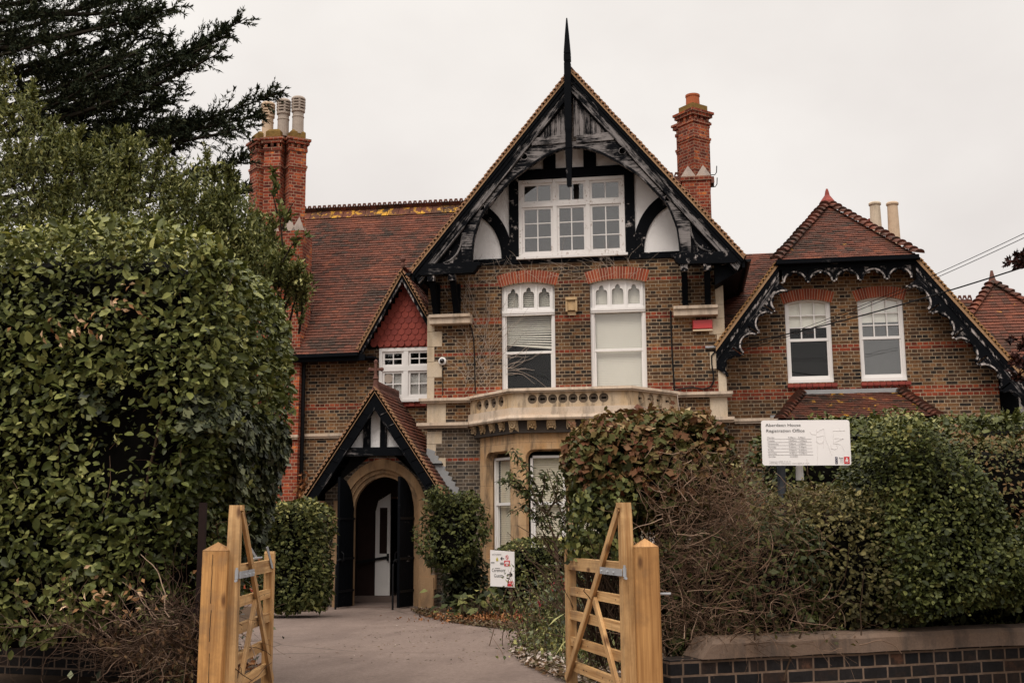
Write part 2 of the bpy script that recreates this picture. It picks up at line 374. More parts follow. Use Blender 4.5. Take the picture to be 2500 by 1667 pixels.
M['engineering'] = brick_mat('blue_engineering_brick', [(0,(.010,.010,.012)),(.6,(.020,.017,.017)),(.88,(.042,.026,.020)),(1,(.10,.05,.032))], row=.087, width=.20, mortar=(.215,.15,.11), squash=.62, ms=.008, grime=.7)
M['tile'] = tile_mat('clay_tile'); M['tile_lichen'] = tile_mat('clay_tile_lichen', .62); M['tile_some'] = tile_mat('clay_tile_patchy', .35)
M['crest'] = plain('terracotta_crest', (.12,.055,.042), .85, .45, 14, .2, .4)
M['crest_lichen'] = tile_mat('crest_lichen', .92)
t = MT('hung_tile'); t.col(t.mix(t.noise(18,4,.7), t.ramp(t.rnd(), [(0,(.20,.028,.018)),(1,(.34,.055,.032))]).outputs[0], (.17,.026,.018))); t.rough(.8); t.bump(t.noise(50,3,.7), .3, .004); M['hung'] = t.m
M['under'] = plain('undercloak_mortar', (.33,.20,.11), .9, .45, 20, .2, .5); M['broach'] = stone_mat('broach_stone', (.33,.27,.235), .4, None, (.30,.22,.16)); M['verge'] = plain('verge_tile_ends', (.27,.145,.08), .9, .5, 16, .2, .5)
M['black'] = timber_mat('black_painted_timber', .42); M['black_clean'] = timber_mat('black_timber_clean', .10)
M['black_worn'] = timber_mat('black_timber_flaking', .80); M['black_half'] = timber_mat('black_timber_scuffed', .66); M['black_bare'] = timber_mat('bare_weathered_timber', .92, pale=(.31,.28,.275), vs=34)
M['black_board'] = timber_mat('weathered_boarding', .86, pale=(.30,.27,.265), us=.8, vs=30)
M['black_peel'] = timber_mat('black_fretwork_peeling', .62, pale=(.52,.46,.44), us=5, vs=8)
M['fret_body'] = timber_mat('fretwork_body', .48, pale=(.45,.40,.38), us=5, vs=8); M['fret_edge'] = timber_mat('fretwork_edge', .80, pale=(.58,.52,.50), us=4, vs=6); M['black_cork'] = timber_mat('black_frame_peeling', .36, pale=(.6,.53,.5), us=5, vs=8)
M['iron'] = plain('black_iron', (.006,.006,.007), .5, .3, 8, .15)
t = MT('roughcast_white'); t.col(t.mix(t.noise(2.5,5,.65), (.72,.685,.675), (.88,.85,.84))); t.rough(.95); t.bump(t.math('ADD', t.noise(22,4,.75), t.noise(60,2,.7)), .6, .012); M['roughcast'] = t.m
M['stone'] = stone_mat('bath_stone', (.58,.465,.365), .40, None, (.55,.41,.29)); M['stone_bay'] = stone_mat('bay_stone', (.50,.33,.19), .62, (.9, .42), (.42,.22,.085))
M['stone_quoin'] = stone_mat('quoin_stone', (.56,.46,.35), .25, None, (.52,.395,.26)); M['stone_arch'] = stone_mat('porch_stone', (.34,.215,.12), .5, None, (.26,.15,.075))
M['stone_carved'] = stone_mat('carved_stone', (.55,.41,.26), .25, None, (.45,.28,.12)); M['stone_black'] = stone_mat('black_stone', (.05,.042,.038), .7, None, (.07,.05,.035))
M['white'] = white_mat('white_joinery', .12); M['white_worn'] = white_mat('white_joinery_flaking', .38, (.74,.70,.68)); M['blind'] = plain('blind_slats', (.72,.675,.60), .6, .06, 3)
M['blind_warm'] = plain('blind_slats_warm', (.74,.66,.53), .6, .06, 3); M['paper'] = plain('blind_roller', (.80,.77,.70), .8, .05, 2)
M['glass'] = glass_mat('glass', 1.0); M['glass_dark'] = glass_mat('glass_shaded', .35); M['glass_sky'] = glass_mat('glass_bright', 1.6)  # panes share one glass; mirror strength stands in for what each reflects
M['dark'] = plain('dark_interior', (.010,.009,.009), .9, .2); M['room'] = plain('dim_room', (.09,.085,.08), .9, .2); M['roomred'] = plain('porch_shade', (.022,.010,.008), .9, .3)  # porch colour is near-black: the shade inside is painted in
M['lead'] = plain('lead_flashing', (.27,.27,.275), .6, .25, 5, .4, .2, 12); M['pot_buff'] = plain('buff_clay', (.50,.37,.26), .8, .3, 6, .2, .2, 20)
M['pot_grey'] = plain('grey_clay', (.34,.28,.235), .8, .3, 7, .2, .2, 20); M['pot_red'] = plain('red_clay', (.33,.09,.035), .8, .3, 7, .2, .2, 20)
M['flaunch'] = plain('mossy_flaunching', (.17,.105,.035), .95, .6, 9, .1, .8, 22)
# ================================================================ the house
YM, YB, YL, YR = 24.0, 23.3, 25.2, 24.4          # main front, barge boards, left wing, right wing
HOUSE = empty('house', (-2.3, 24, 0), 'large Victorian brick house with black timbered gables behind the gates', 'house')
AX = -2.21                                        # axis of the big gable
def segarc(x0, x1, z, rise, n=16):               # segmental arch from (x0,z) over to (x1,z)
    c = (x1-x0)/2; Rr = (c*c+rise*rise)/(2*rise); cz = z+rise-Rr; cx = (x0+x1)/2; a = math.asin(c/Rr)
    return [(cx+Rr*math.sin(-a+2*a*i/n), cz+Rr*math.cos(-a+2*a*i/n)) for i in range(n+1)], (cx, cz, Rr, a)
def arch_hole(x0, x1, z0, z, rise): return [(x0, z0)]+[(x1, z0)]+segarc(x0, x1, z, rise)[0][::-1]
def wall(name, poly, y, holes, mat, th=.32, reveal=None):
    b = MB(); b.prism(poly, y, y+th, holes); return b.build(name, mat, HOUSE)
def voussoirs(x0, x1, z, rise, hgt, y, n=22, proud=.012, name='brick_arch', parent=None):
    _, (cx, cz, Rr, a) = segarc(x0, x1, z, rise); a *= 1.06; b = MB()
    ri = []
    for i in range(n):
        a0 = -a+2*a*(i+.09)/n; a1 = -a+2*a*(i+.91)/n
        b.prism([(cx+r*math.sin(t), cz+r*math.cos(t)) for r, t in ((Rr,a0),(Rr,a1),(Rr+hgt,a1),(Rr+hgt,a0))], y-proud, y+.1)
    k = 12; A = [(cx+Rr*math.sin(-a+2*a*i/k), cz+Rr*math.cos(-a+2*a*i/k)) for i in range(k+1)]
    B_ = [(cx+(Rr+hgt)*math.sin(-a+2*a*i/k), cz+(Rr+hgt)*math.cos(-a+2*a*i/k)) for i in range(k+1)]
    b.strip(A, B_, y-.004, y+.09, mi=1)
    return b.build(name, [M['rubbed'], M['mortar']], parent or HOUSE)
M['mortar'] = plain('lime_mortar', (.50,.41,.31), .95, .25, 14, .1)

# ---- main block walls
WL, WR_ = (-3.905, -2.725), (-1.955, -.76); ZS, RI = 6.87, .085
wall('wall', [(-5.55,3.95),(.885,3.95),(.885,7.36),(-5.55,7.36)], YM, [arch_hole(*WL, 4.2, ZS, RI), arch_hole(*WR_, 4.2, ZS, RI)], M['stock'])
b = MB(); b.prism([(-5.55,-.1),(.885,-.1),(.885,3.95),(-5.55,3.95)], YM, YM+.32); b.build('wall', M['stock_dark'], HOUSE)
b = MB(); b.box(-5.55, -5.23, YM+.321, 33, -.1, 7.3); b.box(.565, .885, YM+.321, 33, -.1, 7.3); b.build('wall', M['stock'], HOUSE)
for x0, x1 in (WL, WR_): voussoirs(x0, x1, ZS, RI, .265, YM)
# quoins: alternating long and short blocks at both corners
def quoins(x, sgn, spec, z1, ret=True):
    b = MB(); z = z1
    for i, (h, wd) in enumerate(spec):
        x0, x1 = sorted((x, x+sgn*wd)); b.box(x0, x1, YM-.012, YM+.2, z-h+.004, z-.004); z -= h
    return b.build('quoin', M['stone_quoin'], HOUSE)
quoins(-5.565, 1, [(.42,.16),(.36,.16),(.34,.33),(.33,.16),(.35,.33),(.5,.16)][1:], 6.28)
quoins(-5.562, 1, [(.5,.42)], 4.36); quoins(-5.562, 1, [(.28,.33),(.3,.2),(.3,.42),(.3,.2)], 3.72)
quoins(.9, -1, [(.45,.17),(.30,.17),(.34,.33),(.37,.17),(.37,.33),(.5,.17)], 6.75)
quoins(.9, -1, [(.5,.36)], 4.36)
# string courses
def string(x0, x1, y, z, h=.09, p=.09, mat='stone', ends=(1, 1)):
    b = MB(); b.beam((x0, y-p/2, z), (x1, y-p/2, z), p, h*.6); b.box(x0+.02, x1-.02, y-p*.62, y-.001, z-h*.75, z-h*.31)
    return b.build('string_course', M[mat], HOUSE)
string(-5.72, -4.55, YM, 4.40, .1, .14); string(-.16, 1.02, YM, 4.40, .1, .14)
string(-5.76, -4.62, YM, 3.86, .11, .17); string(-.1, 1.03, YM, 3.86, .11, .17)
# ---- gable wall, roughcast between black timbers
APEX, EAVE = 11.49, 7.16; SL = (APEX-EAVE)/(AX+5.76)     # slope of the verge
b = MB(); b.prism([(-5.2,7.37),(.78,7.37),(AX,11.1)], YM, YM+.3, [[(-3.50,7.50),(-1.15,7.50),(-1.15,9.26),(-3.50,9.26)]]); b.build('gable_wall', M['roughcast'], HOUSE)
b = MB(); Y0 = YM-.045
def tb(x0, x1, z0, z1, mat=None, y0=None): b.strip([(x0,z0),(x0,z1)] if (x1-x0) < (z1-z0) else [(x0,z0),(x1,z0)], [(x1,z0),(x1,z1)] if (x1-x0) < (z1-z0) else [(x0,z1),(x1,z1)], Y0 if y0 is None else y0, YM-.001)
tb(-4.9, .4, 7.365, 7.50); b.build('sill_beam', M['black_cork'], HOUSE)
b = MB(); tb(-3.715, -3.505, 7.503, 9.6); b.build('timber_post', M['black_cork'], HOUSE)
b = MB(); tb(-1.145, -.935, 7.503, 9.6); b.build('timber_post', M['black_cork'], HOUSE)
b = MB(); tb(-3.50, -1.15, 9.263, 9.50, y0=Y0-.006); b.build('timber_lintel', M['black_clean'], HOUSE)
for x in (-2.80, -1.90):
    b = MB(); tb(x-.14, x+.14, 9.505, 10.3); b.build('timber_stud', M['black_clean'], HOUSE)
def curve(pts, n=18):                              # smooth curve through points in x,z
    P = [Vector((p[0], p[1], 0)) for p in pts]; out = []
    P = [P[0]*2-P[1]]+P+[P[-1]*2-P[-2]]
    for i in range(1, len(P)-2):
        for k in range(n):
            t = k/n; a, b_, c, d = P[i-1:i+3]
            q = .5*((2*b_)+(c-a)*t+(2*a-5*b_+4*c-d)*t*t+(3*b_-a-3*c+d)*t**3); out.append((q.x, q.y))
    out.append((P[-2].x, P[-2].y)); return out
for s in (1, -1):                                  # curved braces on the roughcast
    cx, cz, r0, r1 = AX-.115-s*2.30, 7.50, .83, 1.07
    cx = -4.72 if s == 1 else .075
    A = [(cx+s*r0*math.sin(t), 7.51+r0*1.28*math.cos(t)) for t in np.linspace(.15, 1.57, 14)]
    B_ = [(cx+s*(r1)*math.sin(t), 7.51+(r1)*1.27*math.cos(t)) for t in np.linspace(.15, 1.57, 14)]
    b = MB(); b.strip(A, B_, Y0+.008, YM-.001); b.build('curved_brace', M['black_cork'], HOUSE)
# ---- gable casement window
def casement(x0, x1, z0, z1, y, cols, ztr, top_rows, bot_rows, name='window', fw=.075, mull=.09, mat='white', back='room', bars=2, glass='glass', sill=True):
    f = MB(); d = .07
    f.box(x0, x1, y-.03, y+d, z1-fw, z1); f.box(x0, x1, y-.03, y+d, z0, z0+fw)
    f.box(x0, x0+fw, y-.03, y+d, z0+fw, z1-fw); f.box(x1-fw, x1, y-.03, y+d, z0+fw, z1-fw)
    xs = [x0+fw+i*(x1-x0-2*fw)/cols for i in range(cols+1)]
    for x in xs[1:-1]: f.box(x-mull/2, x+mull/2, y-.025, y+d, z0+fw, z1-fw)
    f.box(x0+fw, x1-fw, y-.028, y+d-.01, ztr-mull/2, ztr+mull/2)
    win = f.build(name, M[mat], HOUSE); sash = MB(); gl = MB()
    for i in range(cols):
        a, c = xs[i]+(mull/2 if i else 0), xs[i+1]-(mull/2 if i < cols-1 else 0)
        for (p, q, rws) in ((z0+fw, ztr-mull/2, bot_rows), (ztr+mull/2, z1-fw, top_rows)):
            e = .05; Y = y+.004
            sash.box(a, c, Y, Y+.045, p, p+e); sash.box(a, c, Y, Y+.045, q-e, q); sash.box(a, a+e, Y, Y+.045, p+e, q-e); sash.box(c-e, c, Y, Y+.045, p+e, q-e)
            for k in range(1, bars): x = a+e+(c-a-2*e)*k/bars; sash.box(x-.012, x+.012, Y+.006, Y+.04, p+e, q-e)
            for k in range(1, rws): z = p+e+(q-p-2*e)*k/rws; sash.box(a+e, c-e, Y+.008, Y+.038, z-.011, z+.011)
            gl.box(a+e, c-e, Y+.018, Y+.022, p+e, q-e)
    sash.build('sash', M[mat], win); gl.build('pane', M[glass], win)
    bk = MB(); bk.box(x0, x1, y+.7, y+.72, z0-.05, z1+.05); bk.box(x0-.02, x0, y+.11, y+.7, z0, z1); bk.box(x1, x1+.02, y+.11, y+.7, z0, z1); bk.box(x0, x1, y+.11, y+.7, z1, z1+.02); bk.box(x0, x1, y+.11, y+.7, z0-.02, z0); bk.build('interior', M[back], win)
    if sill: s_ = MB(); s_.box(x0-.05, x1+.05, y-.1, y+.02, z0-.055, z0-.002); s_.build('sill', M[mat], win)
    return win
casement(-3.495, -1.155, 7.505, 9.255, YM-.02, 3, 8.68, 1, 3, mat='white_worn', back='room', glass='glass_sky')
# ---- big gable: barge boards, arched braces, boarding, finial
TAN = SL; NX, NZ = math.sin(math.atan(TAN)), math.cos(math.atan(TAN))
def off(x, d, s):                                  # point on the verge line at x, moved d inwards; s=-1 mirrors
    p = (x+d*NX, EAVE+(x+5.76)*TAN-d*NZ); return p if s == 1 else (2*AX-p[0], p[1])
def run(d0, d1, s, xa=None, xb=None, y0=YB, y1=YB+.06, mat='black', name='bargeboard', par_=None):
    def ends(d):
        xa_ = -5.76+(d*NZ/TAN - d*NX) if xa is None else xa
        xb_ = AX-d*NX
        return xa_, xb_
    a0, b0 = ends(d0); a1, b1 = ends(d1); n = 12
    A = [off(a0+(b0-a0)*i/n, d0, s) for i in range(n+1)]; B_ = [off(a1+(b1-a1)*i/n, d1, s) for i in range(n+1)]
    m = MB(); m.strip(A, B_, y0, y1); return m.build(name, M[mat], par_ or HOUSE)
for s in (1, -1):
    run(.06, .12, s, y0=YB-.04, y1=YB+.08, mat='black_clean'); run(.12, .19, s, y0=YB-.018, y1=YB+.08, mat='black')
    run(.19, .30, s, y0=YB, y1=YB+.07, mat='black_worn' if s == -1 else 'black_half'); run(.30, .322, s, y0=YB-.02, y1=YB+.05, mat='black_worn', name='moulding')
    run(.322, .36, s, y0=YB+.05, y1=YB+.12, mat='black_clean')
    # arched brace
    cv = curve([(-4.42,7.29),(-4.40,7.62),(-4.35,7.92),(-4.18,8.36),(-3.90,8.70),(-3.58,9.05),(-3.18,9.34),(-2.74,9.60),(-2.45,9.70),(AX,9.73)], 6)
    up = []
    for x, z in cv:
        zt = EAVE+(x+5.76)*TAN-.56/NZ
        if x < -4.33: up.append((-4.66, min(z, 99)))
        else: up.append((x-.0, min(zt, 9.80)))
    cv2 = [p if s == 1 else (2*AX-p[0], p[1]) for p in cv]
    outer = [(-4.66,7.29),(-4.66,EAVE+(-4.66+5.76)*TAN-.345/NZ)]
    outer += [(x, min(EAVE+(x+5.76)*TAN-.345/NZ, 9.88)) for x in np.linspace(-4.5, AX, 30)]
    if s == -1: outer = [(2*AX-p[0], p[1]) for p in outer]
    holes = []
    for hx, hz in ((-3.275,9.60),(-4.22,8.50)):
        hx2 = hx if s == 1 else 2*AX-hx
        holes.append([(hx2+.068*math.cos(t), hz+.068*math.sin(t)) for t in np.linspace(0, 6.28, 15)[:-1]])
    m = MB(); poly = cv2+outer[::-1]
    m.prism(poly, YB+.03, YB+.11, holes); o = m.build('arched_brace', M['black_worn' if s == -1 else 'black_half'], HOUSE)
    rim = MB()
    for h in holes:
        cxh = sum(p[0] for p in h)/len(h); czh = sum(p[1] for p in h)/len(h); rim.strip(h+[h[0]], [(cxh+(p[0]-cxh)*1.22, czh+(p[1]-czh)*1.22) for p in h]+[(cxh+(h[0][0]-cxh)*1.22, czh+(h[0][1]-czh)*1.22)], YB+.018, YB+.03)
    rim.build('hole_rim', M['black_bare'], o)
    hb = MB()
    for h in holes:
        cxh = sum(p[0] for p in h)/len(h); czh = sum(p[1] for p in h)/len(h); hb.box(cxh-.12, cxh+.12, YB+.13, YB+.14, czh-.12, czh+.12)
    hb.build('hole_backing', M['dark'], o)
    # moulded edge along the arch
    e = MB(); e.strip(cv2, [(p[0]+(.045 if s == -1 else -.045)*.6, p[1]+.035) for p in cv2], YB+.005, YB+.032); e.build('edge_moulding', M['black'], o)
    # collar beam and boarding above it
    xa, xb = (-3.10, AX-.08) if s == 1 else (AX+.08, 2*AX+3.10)
    m = MB(); m.strip([(xa,9.83),(xb,9.86)], [(xa+.0,10.0),(xb,10.04)], YB+.005, YB+.1); m.build('collar_beam', M['black_bare'], HOUSE)
    m = MB(); n = 8; xs = np.linspace(-3.20, AX-.02, n+1)
    for i in range(n):
        x0, x1 = xs[i]+.006, xs[i+1]-.006
        t0, t1 = EAVE+(x0+5.76)*TAN-.345/NZ, EAVE+(x1+5.76)*TAN-.345/NZ
        if t1 < 10.06: continue
        P = [(x0,10.0),(x1,10.0),(x1,t1),(x0,max(10.0,t0))]
        if s == -1: P = [(2*AX-p[0], p[1]) for p in P]
        m.strip([P[0],P[3]], [P[1],P[2]], YB+.07, YB+.1)
    m.build('gable_boarding', M['black_board'], HOUSE)
    # spandrel panel outside the post
    P = [(-5.22,7.29),(-4.665,7.29),(-4.665,7.96)]
    if s == -1: P = [(2*AX-p[0], p[1]) for p in P]
    m = MB(); m.prism(P, YB+.10, YB+.13); m.build('spandrel_panel', M['black_cork'], HOUSE)
    cq = [(-5.10,7.33),(-4.92,7.40),(-4.78,7.54),(-4.70,7.74),(-4.68,7.9)]
    A = curve(cq, 5); A = A if s == 1 else [(2*AX-p[0], p[1]) for p in A]
    m = MB(); m.strip(A, [(p[0]+(.03 if s == 1 else -.03), p[1]-.02) for p in A], YB+.075, YB+.11); m.build('spandrel_rib', M['black_worn'], HOUSE)
    # tie beam stub
    P = [(-5.60,7.075),(-5.55,7.03),(-4.40,7.05),(-4.33,7.12),(-4.30,7.19),(-4.25,7.20),(-4.24,7.28),(-5.45,7.28)]
    if s == -1: P = [(2*AX-p[0], p[1]) for p in P]
    m = MB(); m.prism(P, YB-.06, YB+.16); m.build('tie_beam', M['black'] if s == 1 else M['black_cork'], HOUSE)
    # brackets down to the stone corbel
    for k, bx in enumerate((-5.33,-4.87) if s == 1 else (.09,.565)):
        pts = [(YB+.06,7.06),(YB+.16,6.86),(YB+.34,6.6),(YB+.48,6.38),(YB+.53,6.25)]
        m = MB(); vs = []
        for y, z in pts: vs += [(bx-.062,y-.07,z-.01),(bx+.062,y-.07,z-.01),(bx+.062,y+.09,z+.03),(bx-.062,y+.09,z+.03)]
        fs = []; n = len(pts)
        for i in range(n-1):
            for j in range(4): fs.append([i*4+j, i*4+(j+1) % 4, (i+1)*4+(j+1) % 4, (i+1)*4+j])
        fs += [[0,1,2,3],[n*4-4,n*4-3,n*4-2,n*4-1]]
        m.add(vs, fs); m.box(bx-.06, bx+.06, YM-.13, YM-.002, 6.26, 6.95); o = m.build('bracket', M['black_clean'], HOUSE)
        m = MB(); m.box(bx-.075, bx+.075, YB-.04, YB+.12, 6.90, 7.045); m.build('bracket_cap', M['black_peel'], o)
    x0, x1 = (-5.47,-4.55) if s == 1 else (-.16,.765)
    m = MB(); m.box(x0, x1, YM-.30, YM, 6.185, 6.25); m.beam((x0, YM-.13, 6.115), (x1, YM-.13, 6.115), .24, .13); m.build('corbel', M['stone'], HOUSE)
# finial post
m = MB(); fx = -2.285; y0, y1 = YB-.17, YB-.035
def taper(m, secs, yc, fx):
    vs = []; fs = []
    for z, hw, hd in secs: vs += [(fx-hw,yc-hd,z),(fx+hw,yc-hd,z),(fx+hw,yc+hd,z),(fx-hw,yc+hd,z)]
    uv = []
    for i in range(len(secs)-1):
        for j in range(4):
            fs.append([i*4+j, i*4+(j+1) % 4, (i+1)*4+(j+1) % 4, (i+1)*4+j]); uv.append([(secs[i][0],.2*j),(secs[i][0],.2*j+.14),(secs[i+1][0],.2*j+.14),(secs[i+1][0],.2*j)])
    n = len(secs); fs += [[3,2,1,0],[n*4-4,n*4-3,n*4-2,n*4-1]]; uv += [[(0,0)]*4]*2
    m.add(vs, fs, uv)
fx = AX-.075
taper(m, [(8.83,.042,.042),(8.85,.048,.045),(9.66,.074,.068)], YB-.1, fx); taper(m, [(9.675,.068,.06),(10.0,.064,.06),(10.1,.072,.07),(11.61,.072,.07)], YB-.1, fx)
taper(m, [(11.625,.06,.06),(11.66,.062,.06)], YB-.1, fx); taper(m, [(11.665,.076,.07),(11.80,.074,.07),(11.81,.064,.06),(11.83,.074,.07),(12.3,.042,.04),(12.6,.018,.018),(12.66,.012,.012)], YB-.1, fx)
m.build('finial', M['black_clean'], HOUSE)

# ---------------------------------------------------------------- tiled roofs
def tiles(m, O, U, V, poly, gauge=.1, tw=.165, amp=.010, seed=1, lift=.030, th=.014, sag=0.0):
    rg = random.Random(seed); O, U, V = Vector(O), Vector(U).normalized(), Vector(V).normalized(); Nn = U.cross(V)
    vmin = min(p[1] for p in poly); vmax = max(p[1] for p in poly); k = 0; v = vmin
    while v < vmax-.02:
        vm = min(v+gauge*.5, vmax-.005); xs = []
        for i in range(len(poly)):
            (u0, w0), (u1, w1) = poly[i], poly[(i+1) % len(poly)]
            if (w0-vm)*(w1-vm) < 0: xs.append(u0+(vm-w0)*(u1-u0)/(w1-w0))
        if len(xs) >= 2:
            xa, xb = min(xs), max(xs); x = xa-(tw*.5 if k % 2 else 0); row = rg.random()*.35-.17; wob = [rg.uniform(-amp, amp) for _ in range(8)]
            while x < xb-.01:
                a, c = max(x, xa)+.002, min(x+tw, xb)-.002; x += tw
                if c-a < .02: continue
                ph = (x*1.3) % 7; i0 = int(ph); dz = wob[i0]*(1-ph+i0)+wob[i0+1]*(ph-i0)
                j1, j2 = rg.uniform(-.005,.005), rg.uniform(-.006,.006); e = v+dz*.9+rg.uniform(-.004,.004)
                top = v+gauge*1.12
                P = lambda u, w_, h: O+U*u+V*w_+Nn*h
                vs = [P(a,e,lift+j1),P(c,e,lift+j2),P(c,top,.008),P(a,top,.008),P(a,e,lift+j1-th),P(c,e,lift+j2-th),P(c,top,-.004),P(a,top,-.004)]
                m.add(vs, [[0,1,2,3],[4,5,1,0],[0,3,7,4],[1,5,6,2]], None, min(1, max(0, rg.gauss(.5, .24)+row)))
        v += gauge; k += 1
def slab(m, pts, N, th): 
    N = Vector(N).normalized()*th; n = len(pts); vs = [Vector(p) for p in pts]+[Vector(p)-N for p in pts]
    m.add(vs, [list(range(n)), list(range(2*n-1, n-1, -1))]+[[i, (i+1) % n, n+(i+1) % n, n+i] for i in range(n)])
def roof_plane(name, O, U, V, poly, mat='tile', slab_mat='black_clean', seed=1, gauge=.1, th=.06, par_=None, **kw):
    O, U, V = Vector(O), Vector(U).normalized(), Vector(V).normalized(); N_ = U.cross(V)
    m = MB(); tiles(m, O, U, V, poly, seed=seed, gauge=gauge, **kw); ob = m.build(name, M[mat], par_ or HOUSE)
    s_ = MB(); slab(s_, [O+U*p[0]+V*p[1]-N_*.004 for p in poly], N_, th); s_.build('roof_boarding', M[slab_mat], ob)
    return ob
def crest_row(p0, p1, n, mat='crest', hgt=.15, par_=None, saddle=True, hole=True, name='ridge_crest'):
    p0, p1 = Vector(p0), Vector(p1); d = (p1-p0); L = d.length/n; d.normalize(); m = MB()
    for i in range(n):
        q = p0+d*(L*i); w2 = L*.5
        pl = [(.03*L,0),(.97*L,0),(.97*L,hgt*.45),(.74*L,hgt),(.26*L,hgt),(.03*L,hgt*.45)]
        ho = []
        if hole:
            c, h = .5*L, hgt*.52; r = L*.21
            ho = [[(c+r*(1+.35*math.cos(3*(t-1.57)))*math.cos(t), h+r*(1+.35*math.cos(3*(t-1.57)))*math.sin(t)) for t in np.linspace(0, 6.283, 13)[:-1]]]
        Mx = Matrix.Translation(q) @ Matrix.Rotation(math.atan2(d.y, d.x), 4, 'Z') @ Matrix.Rotation(-math.asin(max(-1, min(1, d.z))), 4, 'Y')
        m.prism(pl, -.018, .018, ho, M=Mx)
    return m.build(name, M[mat], par_ or HOUSE)
def saddle(p0, p1, slope, mat, wid=.17, seg=.3, par_=None, name='ridge_tile'):
    p0, p1 = Vector(p0), Vector(p1); d = p1-p0; n = max(1, int(d.length/seg)); m = MB(); D = d.normalized()
    S = D.cross(Vector((0,0,1))).normalized()
    for i in range(n):
        a, c = p0+d*((i+.02)/n), p0+d*((i+.98)/n); j = random.uniform(-.008,.008); dn = Vector((0,0,-wid*slope))
        vs = []
        for q in (a, c): vs += [q+S*wid+dn, q+Vector((0,0,.02+j)), q-S*wid+dn, q-Vector((0,0,.05))]
        m.add(vs, [[0,1,5,4],[1,2,6,5],[0,3,2,1],[4,5,6,7]])
    return m.build(name, M[mat], par_ or HOUSE)
# main gable roof, ridge running back from the front gable
LS = math.hypot(AX+5.76, APEX-EAVE)
ang = math.atan(TAN)
Lr, YBK = LS, 34.0
# left slope: U runs towards the viewer so that U x V points outwards
rl = roof_plane('roof', (-5.76, YBK, EAVE), (0,-1,0), (math.cos(ang),0,math.sin(ang)), [(0,0),(YBK-YB+.05,0),(YBK-YB+.05,Lr),(0,Lr)], 'tile_some', seed=3, th=.07)
rr = roof_plane('roof', (2*AX+5.76, YB-.05, EAVE), (0,1,0), (-math.cos(ang),0,math.sin(ang)), [(0,0),(YBK-YB+.05,0),(YBK-YB+.05,Lr),(0,Lr)], 'tile_some', seed=4, th=.07)
for s in (1, -1): run(.0, .06, s, y0=YB-.06, y1=YB+.1, mat='under', name='verge_undercloak')
m = MB()                                            # verge tile ends, one stepped row up each slope
for s in (1, -1):
    n = int(Lr/.1)
    for i in range(n):
        d0 = i*.1; x0 = -5.76+d0*math.cos(ang); z0 = EAVE+d0*math.sin(ang)
        P = [(0,-.02),(.15,-.02),(.15,.012),(-.005,.048)]; j = random.uniform(-.006,.006)
        Q = []
        for a, h in P:
            x = x0+a*math.cos(ang)-(h+j)*NX; z = z0+a*math.sin(ang)+(h+j)*NZ; Q.append((x, z) if s == 1 else (2*AX-x, z))
        m.prism(Q, YB-.075, YB+.15)
m.build('verge_tile', M['verge'], HOUSE)
saddle((AX, YB-.06, APEX+.05), (AX, YBK, APEX+.05), TAN, 'tile_some')
# eaves soffit, fascia and gutter down both sides
for s in (1, -1):
    gx = -5.76 if s == 1 else 2*AX+5.76
    m = MB(); m.box(min(gx, gx+s*.06), max(gx, gx+s*.06), YB, YBK, 6.93, 7.10); m.build('fascia', M['black_clean'], HOUSE)
    m = MB(); m.prism([(gx,6.99),(gx+s*.02,6.95),(gx+s*.62,6.62) if s == -1 else (gx+.24,6.9),(gx+s*.62,7.06) if s == -1 else (gx+.24,7.06)], YB+.17, YBK); m.build('soffit', M['black_clean'], HOUSE)
    m = MB(); m.prism([(gx-s*(.07+.062*math.cos(t)), 7.10-.062*math.sin(t)) for t in np.linspace(0, 3.14, 9)], YB-.04, YBK); m.build('gutter', M['iron'], HOUSE)
# left wing roof
EL = 24.75; zE = 5.60; ridY, zR = 28.3, 9.99
Vl = Vector((0, ridY-EL, zR-zE)); Ll = Vl.length
fd = (7.50-zE)/(zR-zE)*Ll
roof_plane('roof', (-9.4, EL, zE), (1,0,0), Vl, [(0,0),(2.02,0),(3.04,fd),(-1.8,fd),(-1.8,.3)], 'tile', seed=11, gauge=.098, amp=.012)
roof_plane('roof', (-9.4, EL, zE), (1,0,0), Vl, [(-1.8,fd),(4.2,fd),(4.2,Ll),(-1.8,Ll)], 'tile', seed=13, gauge=.098, amp=.012)
Vb = Vector((0, -(ridY-EL), zR-zE))
roof_plane('roof', (-5.0, 2*ridY-EL, zE), (-1,0,0), Vb, [(0,0),(6.2,0),(6.2,Ll),(0,Ll)], 'tile', seed=12, gauge=.2)
saddle((-11.3, ridY, zR+.06), (-4.9, ridY, zR+.06), 1.2, 'crest_lichen', wid=.2)
crest_row((-11.3, ridY, zR+.07), (-4.9, ridY, zR+.07), 46, hgt=.17)
# left wing wall with its casement window
wall('wall', [(-9.4,-.1),(-5.5,-.1),(-5.5,5.78),(-9.4,5.78)], YL, [[(-6.98,4.55),(-5.70,4.55),(-5.70,5.77),(-6.98,5.77)],[(-7.05,.1),(-5.85,.1),(-5.85,2.3),(-7.05,2.3)]], M['stock_left'])
casement(-6.975, -5.70, 4.555, 5.765, YL-.03, 2, 5.28, 2, 2, back='dark', mull=.11)
m = MB()
for i, (x0, x1) in enumerate(((-6.83,-6.42),(-6.26,-5.83))): m.prism([(x0,4.6),(x1,4.6),(x1,5.22),(x0,5.22)], YL+.03, YL+.04)
m.build('net_curtain', plain('net_curtain', (.42,.40,.385), .9, .15, 5), HOUSE)
m = MB(); m.lathe([(.11,-.02),(.11,.02)], (0,0,0), 16); o = m.build('window_fan', M['pot_grey'], HOUSE); o.data.transform(Matrix.Translation((-6.76, YL+.0, 5.06)) @ Matrix.Rotation(R(90), 4, 'X'))
m = MB()
